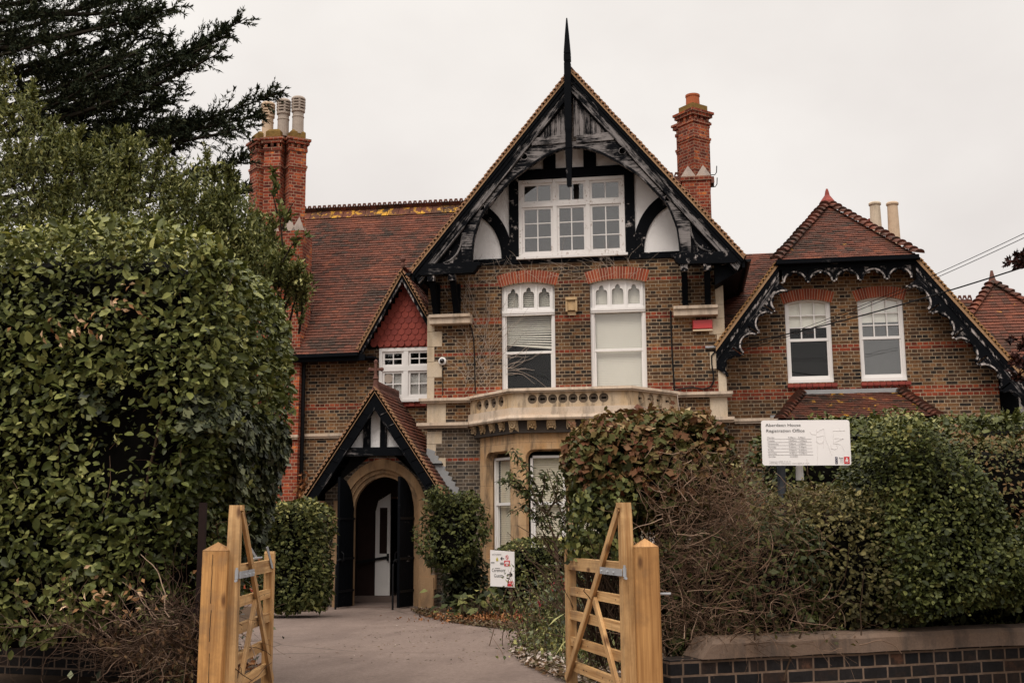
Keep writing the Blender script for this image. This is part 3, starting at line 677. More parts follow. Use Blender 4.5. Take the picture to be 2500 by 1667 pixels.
for i in range(9): m.prism([(-6.95+i*.14,4.40),(-6.82+i*.14,4.40),(-6.82+i*.14,4.53),(-6.95+i*.14,4.53)], YL-.07-.02*(i % 2), YL)
m.build('tiled_sill', M['hung'], HOUSE)
string(-9.4, -7.3, YL, 3.78, .1, .08)
m = MB(); m.box(-9.3, -7.2, EL-.02, EL+.03, 5.44, 5.58); m.beam((-9.3, EL-.05, 5.56), (-7.35, EL-.05, 5.58), .11, .08); m.box(-9.3, -7.0, EL+.03, YL, 5.5, 5.54); m.build('fascia', M['black_clean'], HOUSE)
# dormer gable hung with red scalloped tiles
DY = 24.88; dap = (-6.36, 7.55); dsl = (7.55-5.72)/(7.39-6.36)
m = MB(); m.prism([(-6.99,5.78),(-5.6,5.78),(-5.6,6.2),(dap[0],7.28)], YL-.05, YL+.1); m.build('dormer_wall', M['hung'], HOUSE)
m = MB(); k = 0
for rz in np.arange(5.80, 7.2, .135):
    for rx in np.arange(-7.1+(.0825 if k % 2 else 0), -5.55, .165):
        hw = (7.30-rz-.05)/dsl
        if abs(rx-dap[0]) > hw+.03: continue
        pl = [(rx-.078,rz+.2),(rx-.078,rz+.07)]+[(rx+.078*math.cos(t), rz+.07+.078*math.sin(t)) for t in np.linspace(3.3, 6.12, 7)]+[(rx+.078,rz+.07),(rx+.078,rz+.2)]
        vs = [(p[0], YL-.095+.10*(p[1]-rz), p[1]) for p in pl]+[(p[0], YL-.075+.10*(p[1]-rz), p[1]) for p in pl]; n = len(pl)
        m.add(vs, [list(range(n))]+[[i, (i+1) % n, (i+1) % n+n, i+n] for i in range(n)])
    k += 1
m.build('hung_tiles', M['hung'], HOUSE)
def small_gable(ap, tn, hl, y0, yb, w_bd, mats, seed, half=None, tile_to=None, verge_mat='under', gauge=.1):
    """a little pitched roof running back from y0 to yb with barge boards at y0"""
    a = math.atan(tn); nx, nz = math.sin(a), math.cos(a)
    for s in (1, -1):
        h_ = hl if s == 1 else (half or hl); L = h_/math.cos(a)
        A = [(ap[0]-s*i*h_/8, ap[1]-i*h_/8*tn) for i in range(9)]
        def o_(p, d): return (p[0]+s*d*nx*.0, p[1]-d/nz)
        def bd(d0, d1, ya, yb_, mat, nm):
            mm = MB(); mm.strip([o_(p, d0) for p in A], [o_(p, d1) for p in A], ya, yb_); return mm.build(nm, M[mat], HOUSE)
        bd(.0, .055, y0-.03, y0+.08, verge_mat, 'verge_undercloak'); bd(.055, .055+w_bd, y0, y0+.05, mats[0], 'bargeboard')
        bd(.055+w_bd, .085+w_bd, y0-.02, y0+.04, mats[1], 'moulding')
        O = (ap[0]-s*h_, yb if s == 1 else y0-.03, ap[1]-h_*tn)
        roof_plane('roof', O, (0,-1 if s == 1 else 1,0), (s*math.cos(a),0,math.sin(a)), [(0,0),(yb-y0+.03,0),(yb-y0+.03,L),(0,L)], mats[2], seed=seed+s, gauge=gauge, th=.04)
        mm = MB()
        for i in range(int(L/gauge)):
            d0 = i*gauge; Q = []
            for aa, hh in ((0,-.01),(.14,-.01),(.14,.014),(-.005,.045)):
                x = ap[0]-s*h_+s*((d0+aa)*math.cos(a)-hh*nx); z = ap[1]-h_*tn+(d0+aa)*math.sin(a)+hh*nz; Q.append((x, z))
            mm.prism(Q, y0-.055, y0+.1)
        mm.build('verge_tile', M['verge'], HOUSE)
small_gable(dap, dsl, 1.04, DY-.05, 27.6, .055, ('black_clean','black_peel','tile_some'), 21, half=.78)
m = MB(); m.lathe([(.04,0),(.05,.08),(.03,.12),(.07,.2),(.02,.32)], (-6.36, DY, 7.6), 8); m.build('ridge_finial', M['crest'], HOUSE)
# chimney breast and triple stack on the left
BX = (-10.4, -8.80)
m = MB(); m.box(BX[0], BX[1], 24.86, 25.19, -.1, 6.0); m.build('chimney_breast', M['red'], HOUSE)
string(BX[0], BX[1]+.02, 24.86, 3.74, .1, .08)
m = MB(); m.box(-10.05, -8.80, 24.88, 25.55, 6.001, 8.62); cs = m.build('chimney', M['red'], HOUSE)
m = MB(); m.box(-8.858, -8.83, 24.9, 25.35, 5.62, 6.25); m.prism([(0,0),(0,0.1),(.1,0)], 0, .01); o = m.build('lead_flashing', M['lead'], HOUSE)
def stack(cx, cy, z0, z1, hw, rot, cs, mat='red', es=.6):
    m = MB(); T = Matrix.Translation((cx, cy, 0)) @ Matrix.Rotation(rot, 4, 'Z')
    H = z1-z0
    m.box(-hw, hw, -hw, hw, z0, z1, T)
    for za, zb, e in ((z1-.60,z1-.54,.045),(z1-.66,z1-.60,.02),(z1-.20,z1-.12,.04),(z1-.12,z1-.02,.0),(z1-.02,z1+.06,.10),(z1+.06,z1+.12,.15)):
        e *= es; m.box(-hw-e, hw+e, -hw-e, hw+e, za, zb, T)
    for i in range(4):
        for j in range(3):
            a = T @ Matrix.Rotation(i*math.pi/2, 4, 'Z'); x = (j-1)*hw*.75; m.box(x-.035, x+.035, -hw-.05*es, -hw-.001, z1-.115, z1-.022, a)
    o = m.build('chimney_shaft', M[mat], cs)
    m = MB(); m.box(-hw+.02, hw-.02, -hw+.02, hw-.02, z1+.121, z1+.30, T); vs = [T @ Vector(p) for p in ((-hw+.02,-hw+.02,z1+.301),(hw-.02,-hw+.02,z1+.301),(hw-.02,hw-.02,z1+.301),(-hw+.02,hw-.02,z1+.301),(-.12,-.12,z1+.37),(.12,-.12,z1+.37),(.12,.12,z1+.37),(-.12,.12,z1+.37))]
    m.add(vs, [[0,1,5,4],[1,2,6,5],[2,3,7,6],[3,0,4,7],[4,5,6,7]]); m.build('flaunching', M['flaunch'], cs)
def louvre_pot(cx, cy, z, cs, mat):
    m = MB(); m.lathe([(.14,0),(.137,.42),(.148,.43),(.148,.45),(.135,.46),(.135,.55),(.165,.57),(.165,.62)], (cx,cy,z), 18)
    for k in range(3): m.lathe([(.105,.0),(.172,.0),(.175,.035),(.12,.04)], (cx,cy,z+.66+k*.072), 18)
    m.lathe([(.172,0),(.175,.03),(.145,.07),(.07,.10)], (cx,cy,z+.875), 18)
    for k in range(6):
        a = k*1.047+.5; m.box(-.022, .022, -.165, -.1, .6, .9, Matrix.Translation((cx,cy,z)) @ Matrix.Rotation(a, 4, 'Z'))
    m.lathe([(.09,.6),(.09,.9)], (cx,cy,z), 10, mi=1)
    m.build('chimney_pot', [M[mat], M['dark']], cs, smooth=False)
cy_ = 25.15; zt = atY(675,345,cy_).z-.12; pz = atY(690,318,cy_).z; kx = lambda px: atY(px,330,cy_).x
stack(kx(637), cy_+.08, 8.5, zt, .205, R(45), cs); stack(kx(675), cy_-.04, 8.5, zt, .205, 0, cs); stack(kx(720), cy_+.08, 8.5, zt, .205, R(38), cs)
for px, mt, dz in ((651,'pot_buff',-.05),(689,'pot_grey',0),(725,'pot_grey',.04)): louvre_pot(kx(px), cy_+.05, pz-.16+dz, cs, mt)
m = MB()                                            # pointed stone broaches at the foot of the shafts
for x, y in ((-9.9,24.88),(-9.55,24.88),(-9.15,24.88),(-8.93,24.88)):
    m.add([(x-.16,y,8.62),(x+.16,y,8.62),(x,y+.1,8.98),(x,y+.3,8.62)], [[0,1,2],[1,3,2],[3,0,2]])
m.add([(-8.86,24.95,8.62),(-8.86,25.5,8.62),(-8.95,25.2,8.95)], [[0,1,2]]); m.build('stone_broach', M['broach'], cs)
# tiled saddle beside the stack
roof_plane('roof', (-8.86, 26.3, 6.75), (0,-1,0), Vector((-.55,0,.65)), [(0,0),(.75,0),(.75,.3),(0,.85)], 'tile', seed=31)
m = MB(); m.box(-8.86, -8.5, 25.62, 25.66, 6.2, 6.7); m.build('saddle_cheek', M['hung'], HOUSE)
# soil pipe and hopper by the breast
m = MB(); m.tube([(-8.93,25.02,6.55),(-8.93,25.02,5.5)], .05, 8); m.tube([(-8.78,25.07,5.5),(-8.78,25.07,0)], .055, 8)
for z in (5.1,4.2,3.2,1.6): m.lathe([(.072,0),(.072,.07)], (-8.78,25.07,z), 10)
m.build('drainpipe', M['iron'], HOUSE)

# ---------------------------------------------------------------- first floor sash windows
def slats(m, x0, x1, za, zb, y, pitch=.036, tilt=55, skew=0.0, rag=0.0):
    n = int((zb-za)/pitch); t = R(tilt); w_ = pitch*.62
    for i in range(n):
        z = zb-pitch*(i+.5); dy, dz = w_*math.cos(t), w_*math.sin(t); k = skew*max(0, (i-n*.55)/n)*2.2; q = random.uniform(-rag, rag)
        m.add([(x0,y-dy,z-dz+q),(x1,y-dy,z-dz-k*(x1-x0)+q),(x1,y+dy,z+dz-k*(x1-x0)+q),(x0,y+dy,z+dz+q)], [[0,1,2,3]])
def trefoil(x0, x1, z0, z1):                       # cusped head of a small light
    c = (x0+x1)/2; hw = (x1-x0)/2; zs = z1-.15; r = hw*.42
    pl = [(x0,z0),(x1,z0),(x1,zs-.02)]
    pl += [(x1-.005-hw*.42+hw*.42*math.cos(t), zs+.045*math.sin(t)*1.2) for t in np.linspace(0, 1.6, 5)]
    pl += [(c+r*math.cos(t), zs+.065+(z1-zs-.065)*math.sin(t)) for t in np.linspace(-.15, 3.29, 11)]
    pl += [(x0+.005+hw*.42+hw*.42*math.cos(t), zs+.045*math.sin(t)*1.2) for t in np.linspace(1.54, 3.14, 5)]
    return pl+[(x0,zs-.02)]
def sash_window(x0, x1, z0, zs, rise, ztr, zm, y, blind):
    yf = y+.09; f = MB(); fw = .07
    f.box(x0, x0+fw, yf, yf+.1, z0, ztr); f.box(x1-fw, x1, yf, yf+.1, z0, ztr)
    head = [(x0,ztr+.06),(x1,ztr+.06)]+segarc(x0, x1, zs, rise)[0][::-1]
    wd = (x1-x0-2*.07)/3; hs = []
    for i in range(3):
        a = x0+.07+wd*i+.05; hs.append(trefoil(a-.0, a+wd-.10, ztr+.13, zs-.03+(.02 if i == 1 else 0)))
    f.prism(head, yf+.02, yf+.07, hs)
    win = f.build('window', M['white'], HOUSE)
    m = MB(); m.box(x0, x1, yf-.03, yf+.1, ztr-.05, ztr+.058); m.box(x0+.01, x1-.01, yf-.045, yf, ztr-.01, ztr+.03); m.build('transom', M['white'], win)
    for i in range(4): m = MB(); xx = x0+.07+wd*i; m.box(xx-.022, xx+.022, yf-.004, yf+.02, ztr+.06, zs+(.05 if 0 < i < 3 else -.02)); m.build('mullion', M['white'], win)
    m = MB(); a, c = x0+fw, x1-fw
    m.box(a, c, yf+.02, yf+.08, zm-.025, zm+.03); m.box(a, a+.04, yf+.03, yf+.08, z0, zm-.026); m.box(c-.04, c, yf+.03, yf+.08, z0, zm-.026)
    m.box(a, a+.025, yf+.05, yf+.09, zm+.031, ztr-.051); m.box(c-.025, c, yf+.05, yf+.09, zm+.031, ztr-.051); m.build('sash', M['white'], win)
    m = MB(); m.prism([(a,z0),(c,z0),(c,zs),(a,zs)], yf+.082, yf+.086); m.build('pane', M['glass_dark' if blind == 'half' else 'glass'], win)
    m = MB(); yb = yf+.14
    if blind == 'half':
        slats(m, a, c, 5.60, ztr-.02, yb, .044, 46, .10, .004); slats(m, a, c, ztr+.02, zs+.02, yb, .044, 46)
        m.beam((a,yb,5.615),(c,yb,5.50), .03, .03)
    else: slats(m, a, c, z0, zs+.02, yb, .036, 72)
    m.build('blind', M['blind'], win)
    bk = MB(); bk.prism([(x0-.2,z0-.3),(x1+.2,z0-.3),(x1+.2,zs+.2),(x0-.2,zs+.2)], YM+.9, YM+.92); bk.box(x0-.22, x0-.2, YM+.33, YM+.9, z0-.3, zs+.2); bk.box(x1+.2, x1+.22, YM+.33, YM+.9, z0-.3, zs+.2); bk.box(x0-.2, x1+.2, YM+.33, YM+.9, zs+.18, zs+.2); bk.box(x0-.2, x1+.2, YM+.33, YM+.9, z0-.3, z0-.28)
    bk.build('interior', M['dark'], win); return win
sash_window(*WL, 4.2, ZS, RI, 6.28, 5.405, YM, 'half'); sash_window(*WR_, 4.2, ZS, RI, 6.28, 5.405, YM, 'full')
# carved stone vent between them
m = MB(); m.box(-2.475, -2.225, YM-.14, YM, 6.50, 6.56); m.box(-2.475, -2.435, YM-.12, YM, 6.25, 6.50); m.box(-2.265, -2.225, YM-.12, YM, 6.25, 6.50); m.beam((-2.434,YM-.05,6.38),(-2.266,YM-.05,6.38), .09, .2); m.box(-2.44, -2.26, YM-.03, YM, 6.18, 6.26)
m.build('stone_vent', M['stone_carved'], HOUSE)
# ---------------------------------------------------------------- balcony over the stone bay
def bayplan(d, e, yb=YM):                          # plan of the bay front with depth d, grown outwards by e
    return [(-4.60-e*1.25, yb), (-3.49-e*.5, yb-d-e), (-1.08+e*.5, yb-d-e), (-.13+e*1.25, yb)]
def bayprism(m, d, e, z0, z1, e2=None, inner=None):
    P = bayplan(d, e); P2 = bayplan(d, e if e2 is None else e2)
    vs = [(p[0],p[1],z0) for p in P]+[(p[0],p[1],z1) for p in P2]
    m.add(vs, [[0,1,5,4],[1,2,6,5],[2,3,7,6],[3,2,1,0],[4,5,6,7]])
BD = 1.28
bal = MB(); bayprism(bal, BD, .10, 4.395, 4.45, .09); bayprism(bal, BD, .06, 4.36, 4.394); balc = bal.build('balcony', M['stone'], HOUSE)
# pierced parapet panels
def panel(p0, p1, z0, z1, n, th=.14, mrg=(.25,.25), tr='stone_sooted'):
    p0, p1 = Vector((p0[0],p0[1],0)), Vector((p1[0],p1[1],0)); d = p1-p0; L = d.length
    T = Matrix.Translation(p0) @ Matrix.Rotation(math.atan2(d.y, d.x), 4, 'Z'); m = MB(); a = mrg[0]; st = (L-mrg[0]-mrg[1])/n; hs = []; zc = z0+(z1-z0)*.56; r = min(st*.46, (z1-z0)*.36)
    for i in range(n):
        c = a+st*(i+.5); hs.append([(c+r*math.cos(t), zc+r*math.sin(t)) for t in np.linspace(0, 6.283, 17)[:-1]])
    m.prism([(0,z0),(L,z0),(L,z1),(0,z1)], -.0, .05, hs, M=T)
    o = m.build('parapet_panel', M['stone_bay2'], balc)
    q = MB()
    for i in range(n):
        c = a+st*(i+.5); rr_ = r*.995
        rim = [(c+rr_*math.cos(t), zc+rr_*math.sin(t)) for t in np.linspace(0, 6.283, 33)[:-1]]
        qf = [(c+r*.25*(1.42+.95*abs(math.cos(2*t))**.7*(1 if math.cos(2*t) > 0 else -1)*.75)*math.cos(t), zc+r*.25*(1.42+.95*abs(math.cos(2*t))**.7*(1 if math.cos(2*t) > 0 else -1)*.75)*math.sin(t)) for t in np.linspace(0, 6.283, 33)[:-1]]
        q.prism(rim, .03, .07, [qf], M=T)
    q.build('quatrefoil', M[tr], balc)
    bkk = MB(); bkk.box(0, L, .16, .19, z0, z1, T); bkk.build('parapet_backing', M['stone_black'], balc)  # black sheet added behind the piercings, standing for their shade
M['stone_bay2'] = stone_mat('parapet_stone', (.55,.42,.29), .75, None, (.46,.30,.15)); M['stone_sooted'] = stone_mat('sooty_tracery', (.13,.10,.075), .6, None, (.20,.14,.09))
PP = bayplan(BD, -.0)
for (i, n, mg) in ((0, 4, (.22,.28)), (1, 8, (.32,.42)), (2, 4, (.22,.18))): panel(PP[i], PP[i+1], 4.06, 4.36, n, mrg=mg, tr='stone_bay2' if i == 2 else 'stone_sooted')
m = MB(); bayprism(m, BD, .045, 3.90, 4.06, .035); m.build('plinth', M['stone'], balc)
m = MB(); bayprism(m, BD, .12, 3.84, 3.90, .09); bayprism(m, BD, .10, 3.80, 3.84, .12); m.build('moulding', M['stone'], balc)
m = MB(); bayprism(m, BD, -.06, 3.55, 3.80); m.build('frieze', M['stone_black'], balc)  # near-black band behind the carved blocks
def boss(p, ang_):
    T = Matrix.Translation(p) @ Matrix.Rotation(ang_, 4, 'Z'); m = MB(); w_ = .085
    vs = [(-w_,-.02,.12),(w_,-.02,.12),(w_,.16,.12),(-w_,.16,.12),(-w_*1.25,.10,-.11),(w_*1.25,.10,-.11),(w_*1.25,.16,-.11),(-w_*1.25,.16,-.11)]
    m.add([T @ Vector(v) for v in vs], [[4,5,1,0],[5,6,2,1],[0,3,7,4],[0,1,2,3],[7,6,5,4]])
    k = random.choice((4,5,6,8))
    for i in range(k):
        a = 6.283*i/k; c = T @ Vector((.048*math.cos(a), .02-.05*0, .02+.05*math.sin(a))); m.lathe([(.004,-.022),(.026,-.01),(.026,.01),(.004,.022)], c, 6)
    m.lathe([(.004,-.02),(.022,-.008),(.022,.008),(.004,.02)], T @ Vector((0,.0,.02)), 6)
    for sx in (-1,1):
        for sz in (-1,1): m.lathe([(.004,-.02),(.02,0),(.004,.02)], T @ Vector((sx*.07,.02-.02*sz,.02+sz*.075)), 6)
    m.build('carved_block', M['stone_carved'], balc)
PQ = bayplan(BD, .0)
for i, fr in ((0,(.04,.27,.50,.73)),(1,(0,.167,.333,.5,.667,.833,1)),(2,(.3,.55,.8,.97))):
    a, c = Vector((*PQ[i],3.68)), Vector((*PQ[i+1],3.68)); d = c-a; an = math.atan2(d.y, d.x)
    for f_ in fr: boss(a+d*f_, an if not (i == 1 and f_ in (0,1)) else (an-.35 if f_ == 0 else an+.35))
# the stone bay itself
BE = -.17
PB = bayplan(BD, BE)
def bay_face(p0, p1, op, z0, z1, name, round_r=.17):
    p0, p1 = Vector((p0[0],p0[1],0)), Vector((p1[0],p1[1],0)); d = p1-p0; L = d.length
    T = Matrix.Translation(p0) @ Matrix.Rotation(math.atan2(d.y, d.x), 4, 'Z'); m = MB(); hs = []
    for a, c in op:
        r = round_r; pl = [(a,1.0),(c,1.0)]+[(c-r+r*math.cos(t), 3.22-r+r*math.sin(t)) for t in np.linspace(0,1.57,6)]+[(a+r+r*math.cos(t), 3.22-r+r*math.sin(t)) for t in np.linspace(1.57,3.14,6)]; hs.append(pl)
    m.prism([(0,z0),(L,z0),(L,z1),(0,z1)], 0, .26, hs, M=T); o = m.build(name, M['stone_bay'], HOUSE)
    for h in hs:                                     # chamfered inner order
        k = MB(); cx_ = sum(p[0] for p in h)/len(h); A = h+[h[0]]; B_ = [(cx_+(p[0]-cx_)*.93, 1.0+(p[1]-1.0)*.985) for p in A]
        vs = [T @ Vector((p[0], .10, p[1])) for p in A]+[T @ Vector((p[0], .16, p[1])) for p in B_]; n = len(A)
        k.add(vs, [[i, i+1, n+i+1, n+i] for i in range(n-1)]); k.build('window_surround', M['stone_bay'], HOUSE)
    for a, c in op:
        f = MB(); y = .17; e = .05; x0, x1 = a+.07, c-.07; zt = 3.10
        f.box(x0, x0+e, y, y+.08, 1.0, zt, T); f.box(x1-e, x1, y, y+.08, 1.0, zt, T); f.box(x0, x1, y, y+.08, zt-e, zt, T)
        f.box(x0+e, x1-e, y+.01, y+.07, 2.10, 2.16, T); f.box(x0+e, x0+e+.04, y+.03, y+.08, 1.0, 2.1, T); f.box(x1-e-.04, x1-e, y+.03, y+.08, 1.0, 2.1, T)
        wv = f.build('window', M['white'], HOUSE); g = MB(); g.box(x0+e, x1-e, y+.075, y+.079, 1.0, zt-e, T); g.build('pane', M['glass'], wv)
        s_ = MB(); slats(s_, x0+e, x1-e, 1.0, zt-e, 0, .045, 66 if name != 'x' else 50); s_.v = [tuple(T @ (Vector(v)+Vector((0, y+.13, 0)))) for v in s_.v]; s_.build('blind', M['blind_warm'], wv)
        k = MB(); k.box(x0-.05, x1+.05, y+.5, y+.52, .8, zt+.1, T); k.build('interior', M['dark'], wv)
LB = [ (Vector((*PB[i+1],0))-Vector((*PB[i],0))).length for i in range(3)]
bay_face(PB[0], PB[1], [(.24,1.20)], -.1, 3.56, 'bay_wall'); bay_face(PB[1], PB[2], [(.17,1.03),(1.13,1.99)], -.1, 3.56, 'bay_wall'); bay_face(PB[2], PB[3], [(.25,1.1)], -.1, 3.56, 'bay_wall')

# ---------------------------------------------------------------- right wing
WA, WB = (2.20, 3.15), (3.71, 4.64)
wall('wall', [(.89,-.1),(6.44,-.1),(6.44,4.86),(4.72,7.0),(2.25,7.0),(.89,5.2)], YR, [arch_hole(*WA, 4.63, 6.345, .075), arch_hole(*WB, 4.63, 6.345, .075)], M['stock_right'])
m = MB(); m.box(6.12, 6.44, YR+.321, 30, -.1, 4.86); m.build('wall', M['stock_right'], HOUSE)
for x0, x1 in (WA, WB): voussoirs(x0, x1, 6.345, .075, .235, YR, 20)
def sash2(x0, x1, z0, zs, rise, zm, paper_z):
    yf = YR+.07; f = MB(); fw = .06
    f.box(x0, x0+fw, yf, yf+.1, z0+.07, zs); f.box(x1-fw, x1, yf, yf+.1, z0+.07, zs); f.box(x0, x1, yf-.04, yf+.1, z0, z0+.07)
    inner = segarc(x0+fw, x1-fw, zs-.01, rise*.8)[0]; outer = segarc(x0, x1, zs, rise)[0]; f.strip(inner, outer, yf, yf+.1)
    win = f.build('window', M['white'], HOUSE); a, c = x0+fw, x1-fw; m = MB()
    m.box(a, c, yf+.03, yf+.08, zm-.03, zm+.03); m.box(a, c, yf+.04, yf+.09, z0+.071, z0+.15)
    m.box(a, a+.035, yf+.04, yf+.09, z0+.15, zm-.031); m.box(c-.035, c, yf+.04, yf+.09, z0+.15, zm-.031)
    m.box(a, a+.03, yf+.03, yf+.08, zm+.031, zs); m.box(c-.03, c, yf+.03, yf+.08, zm+.031, zs)
    for k in (1,2): x = a+(c-a)*k/3; m.box(x-.013, x+.013, yf+.035, yf+.07, zm+.031, zs+.03)
    for k in (1,2): z = zm+(zs-zm)*k/3+.01; m.box(a+.03, c-.03, yf+.037, yf+.068, z-.013, z+.013)
    m.build('sash', M['white'], win)
    m = MB(); m.prism([(a,z0+.07),(c,z0+.07),(c,zs+.04),(a,zs+.04)], yf+.083, yf+.087); m.build('pane', M['glass_dark' if x0 < 3 else 'glass_sky'], win)
    m = MB(); m.box(a, c, yf+.10, yf+.105, paper_z, zs+.1); m.build('blind', M['paper'], win)
    bk = MB(); bk.box(x0-.1, x1+.1, YR+.7, YR+.72, z0, zs+.2); bk.box(x0-.1, x0-.08, YR+.33, YR+.7, z0, zs+.2); bk.box(x1+.08, x1+.1, YR+.33, YR+.7, z0, zs+.2); bk.box(x0-.1, x1+.1, YR+.33, YR+.7, z0-.02, z0); bk.box(x0-.1, x1+.1, YR+.33, YR+.7, zs+.2, zs+.22); bk.build('interior', M['dark' if x0 < 3 else 'room'], win)
    s_ = MB()
    for i in range(8):
        w_ = (x1-x0+.08)/8; xa = x0-.02+w_*i; s_.prism([(xa+.004,z0-.10),(xa+w_-.004,z0-.10),(xa+w_-.004,z0-.03),(xa+.004,z0-.03)], YR-.09+.012*(i % 2), YR+.06)
        s_.prism([(xa+.004+.5*w_*math.cos(t)*.9+w_*.45, z0-.10+.035*math.sin(t)) for t in np.linspace(3.14, 6.28, 7)], YR-.05, YR-.002)
    s_.build('tiled_sill', M['hung'], win); return win
sash2(*WA, 4.63, 6.345, .075, 5.56, 5.84); sash2(*WB, 4.63, 6.345, .075, 5.56, 5.90)
# half-hipped roof
M['verge_gold'] = plain('verge_lichen', (.27,.145,.06), .9, .6, 9, .2, .5)
VY = 23.95                                          # plane of the fretted barge boards
HL, HRt, HZ, HA = 2.07, 4.86, 7.20, 8.86
tnR = (7.20-5.60)/(2.07-.87)*.985; aR = math.atan(tnR)
HX = (HL+HRt)/2; hyA = VY+1.62; HA = HZ+ (HRt-HL)/2*tnR
HA = 9.02; hyA = 26.35
# left and right main slopes (run back), below the hip they form the verge
def rslope(s):
    x_e = .70 if s == 1 else 6.98; xh = HL if s == 1 else HRt; z_e = HZ-abs(xh-x_e)*tnR
    top = HX
    L1 = abs(xh-x_e)/math.cos(math.atan((HZ-z_e)/abs(xh-x_e)))
    return x_e, z_e, L1
for s in (1, -1):
    x_e, z_e, L1 = rslope(s); xh = HL if s == 1 else HRt; a = math.atan(tnR)
    tn2 = (HA-HZ)/abs(HX-xh); 
    V_ = Vector((s*math.cos(a),0,math.sin(a))); D = 31-VY
    if s == 1: roof_plane('roof', (x_e, 31, z_e), (0,-1,0), V_, [(0,0),(D,0),(D,L1),(0,L1)], 'tile_some', seed=41)
    else: roof_plane('roof', (x_e, VY, z_e), (0,1,0), V_, [(0,0),(D,0),(D,L1),(0,L1)], 'tile_lichen', seed=42)
    # upper part behind the hip
    a2 = math.atan(tn2); L2 = abs(HX-xh)/math.cos(a2); V2 = Vector((s*math.cos(a2),0,math.sin(a2))); dy = hyA-VY
    if s == 1: roof_plane('roof', (xh, 31, HZ), (0,-1,0), V2, [(0,0),(D,0),(D-dy,L2),(0,L2)], 'tile_some', seed=43)
    else: roof_plane('roof', (xh, VY, HZ), (0,1,0), V2, [(0,0),(D,0),(D,L2),(dy,L2)], 'tile_some', seed=44)
Vh = Vector((0, hyA-VY, HA-HZ)); Lh = Vh.length
roof_plane('hip_roof', (HL-.08, VY-.12, HZ-.08), (1,0,0), Vh, [(0,0),(HRt-HL+.16,0),((HRt-HL)/2+.10,Lh+.1),((HRt-HL)/2+.06,Lh+.1)], 'tile_some', seed=45, gauge=.105)
def bonnets(p0, p1, n, mat='crest', r=.105, par_=None):
    p0, p1 = Vector(p0), Vector(p1); d = (p1-p0); L = d.length/n; D = d.normalized(); S = D.cross(Vector((0,0,1))).normalized(); U_ = S.cross(D); m = MB()
    for i in range(n):
        q = p0+d*(i/n); j = random.uniform(-.012,.012); vs = []; k = 7
        for (t, rr_, h) in ((-.02, r*1.12, .055+j), (1.25, r*.8, .0)):
            for e in range(k):
                a = math.pi*e/(k-1); vs.append(q+D*(L*t)+S*(rr_*math.cos(a)*1.1)+U_*(rr_*math.sin(a)*.75+h-.02))
        m.add(vs, [[e,e+1,k+e+1,k+e] for e in range(k-1)]+[list(range(k))])
    return m.build('hip_tile', M[mat], par_ or HOUSE)
bonnets((HL-.06, VY-.10, HZ-.02), (HX, hyA, HA+.06), 17, 'tile'); bonnets((HRt+.06, VY-.10, HZ-.02), (HX, hyA, HA+.06), 17, 'tile')
m = MB(); m.lathe([(.19,-.06),(.17,.05),(.12,.12),(.06,.2),(.04,.3),(.02,.36)], (HX, hyA, HA+.04), 10); m.build('hip_finial', M['pot_red2'] if 'pot_red2' in M else M['hung'], HOUSE)
saddle((HX, hyA, HA+.03), (HX, 31, HA+.03), .8, 'tile_some')
# verge edges, fretted barge boards
def rverge(s, d0, d1, y0, y1, mat, name, zcap=None):
    x_e, z_e, L1 = rslope(s); xh = HL if s == 1 else HRt; n = 10
    A = [(x_e+(xh-x_e)*i/n, z_e+(HZ-z_e)*i/n-d0/math.cos(aR)) for i in range(n+1)]; B_ = [(p[0], p[1]-(d1-d0)/math.cos(aR)) for p in A]
    m = MB(); m.strip(A, B_, y0, y1); return m.build(name, M[mat], HOUSE)
for s in (1, -1):
    rverge(s, -.0, .07, VY-.05, VY+.1, 'under', 'verge_undercloak'); rverge(s, .07, .15, VY-.03, VY+.05, 'black_clean', 'bargeboard'); rverge(s, .15, .20, VY-.015, VY+.05, 'black_peel', 'moulding'); rverge(s, .20, .30, VY, VY+.045, 'black', 'bargeboard')
    x_e, z_e, L1 = rslope(s); m = MB()
    for i in range(int(L1/.1)):
        Q = []
        for aa, hh in ((0,-.01),(.14,-.01),(.14,.014),(-.005,.046)):
            d0 = i*.1+aa; Q.append((x_e+s*(d0*math.cos(aR)-hh*math.sin(aR)), z_e+d0*math.sin(aR)+hh*math.cos(aR)))
        m.prism(Q, VY-.07, VY+.1)
    m.build('verge_tile', M['verge_gold'], HOUSE)
m = MB(); m.box(HL-.02, HRt+.02, VY-.02, VY+.05, 6.99, 7.16); m.beam((HL-.05,VY-.13,7.13),(HRt+.05,VY-.13,7.13), .10, .09); m.build('fascia', M['black_clean'], HOUSE)
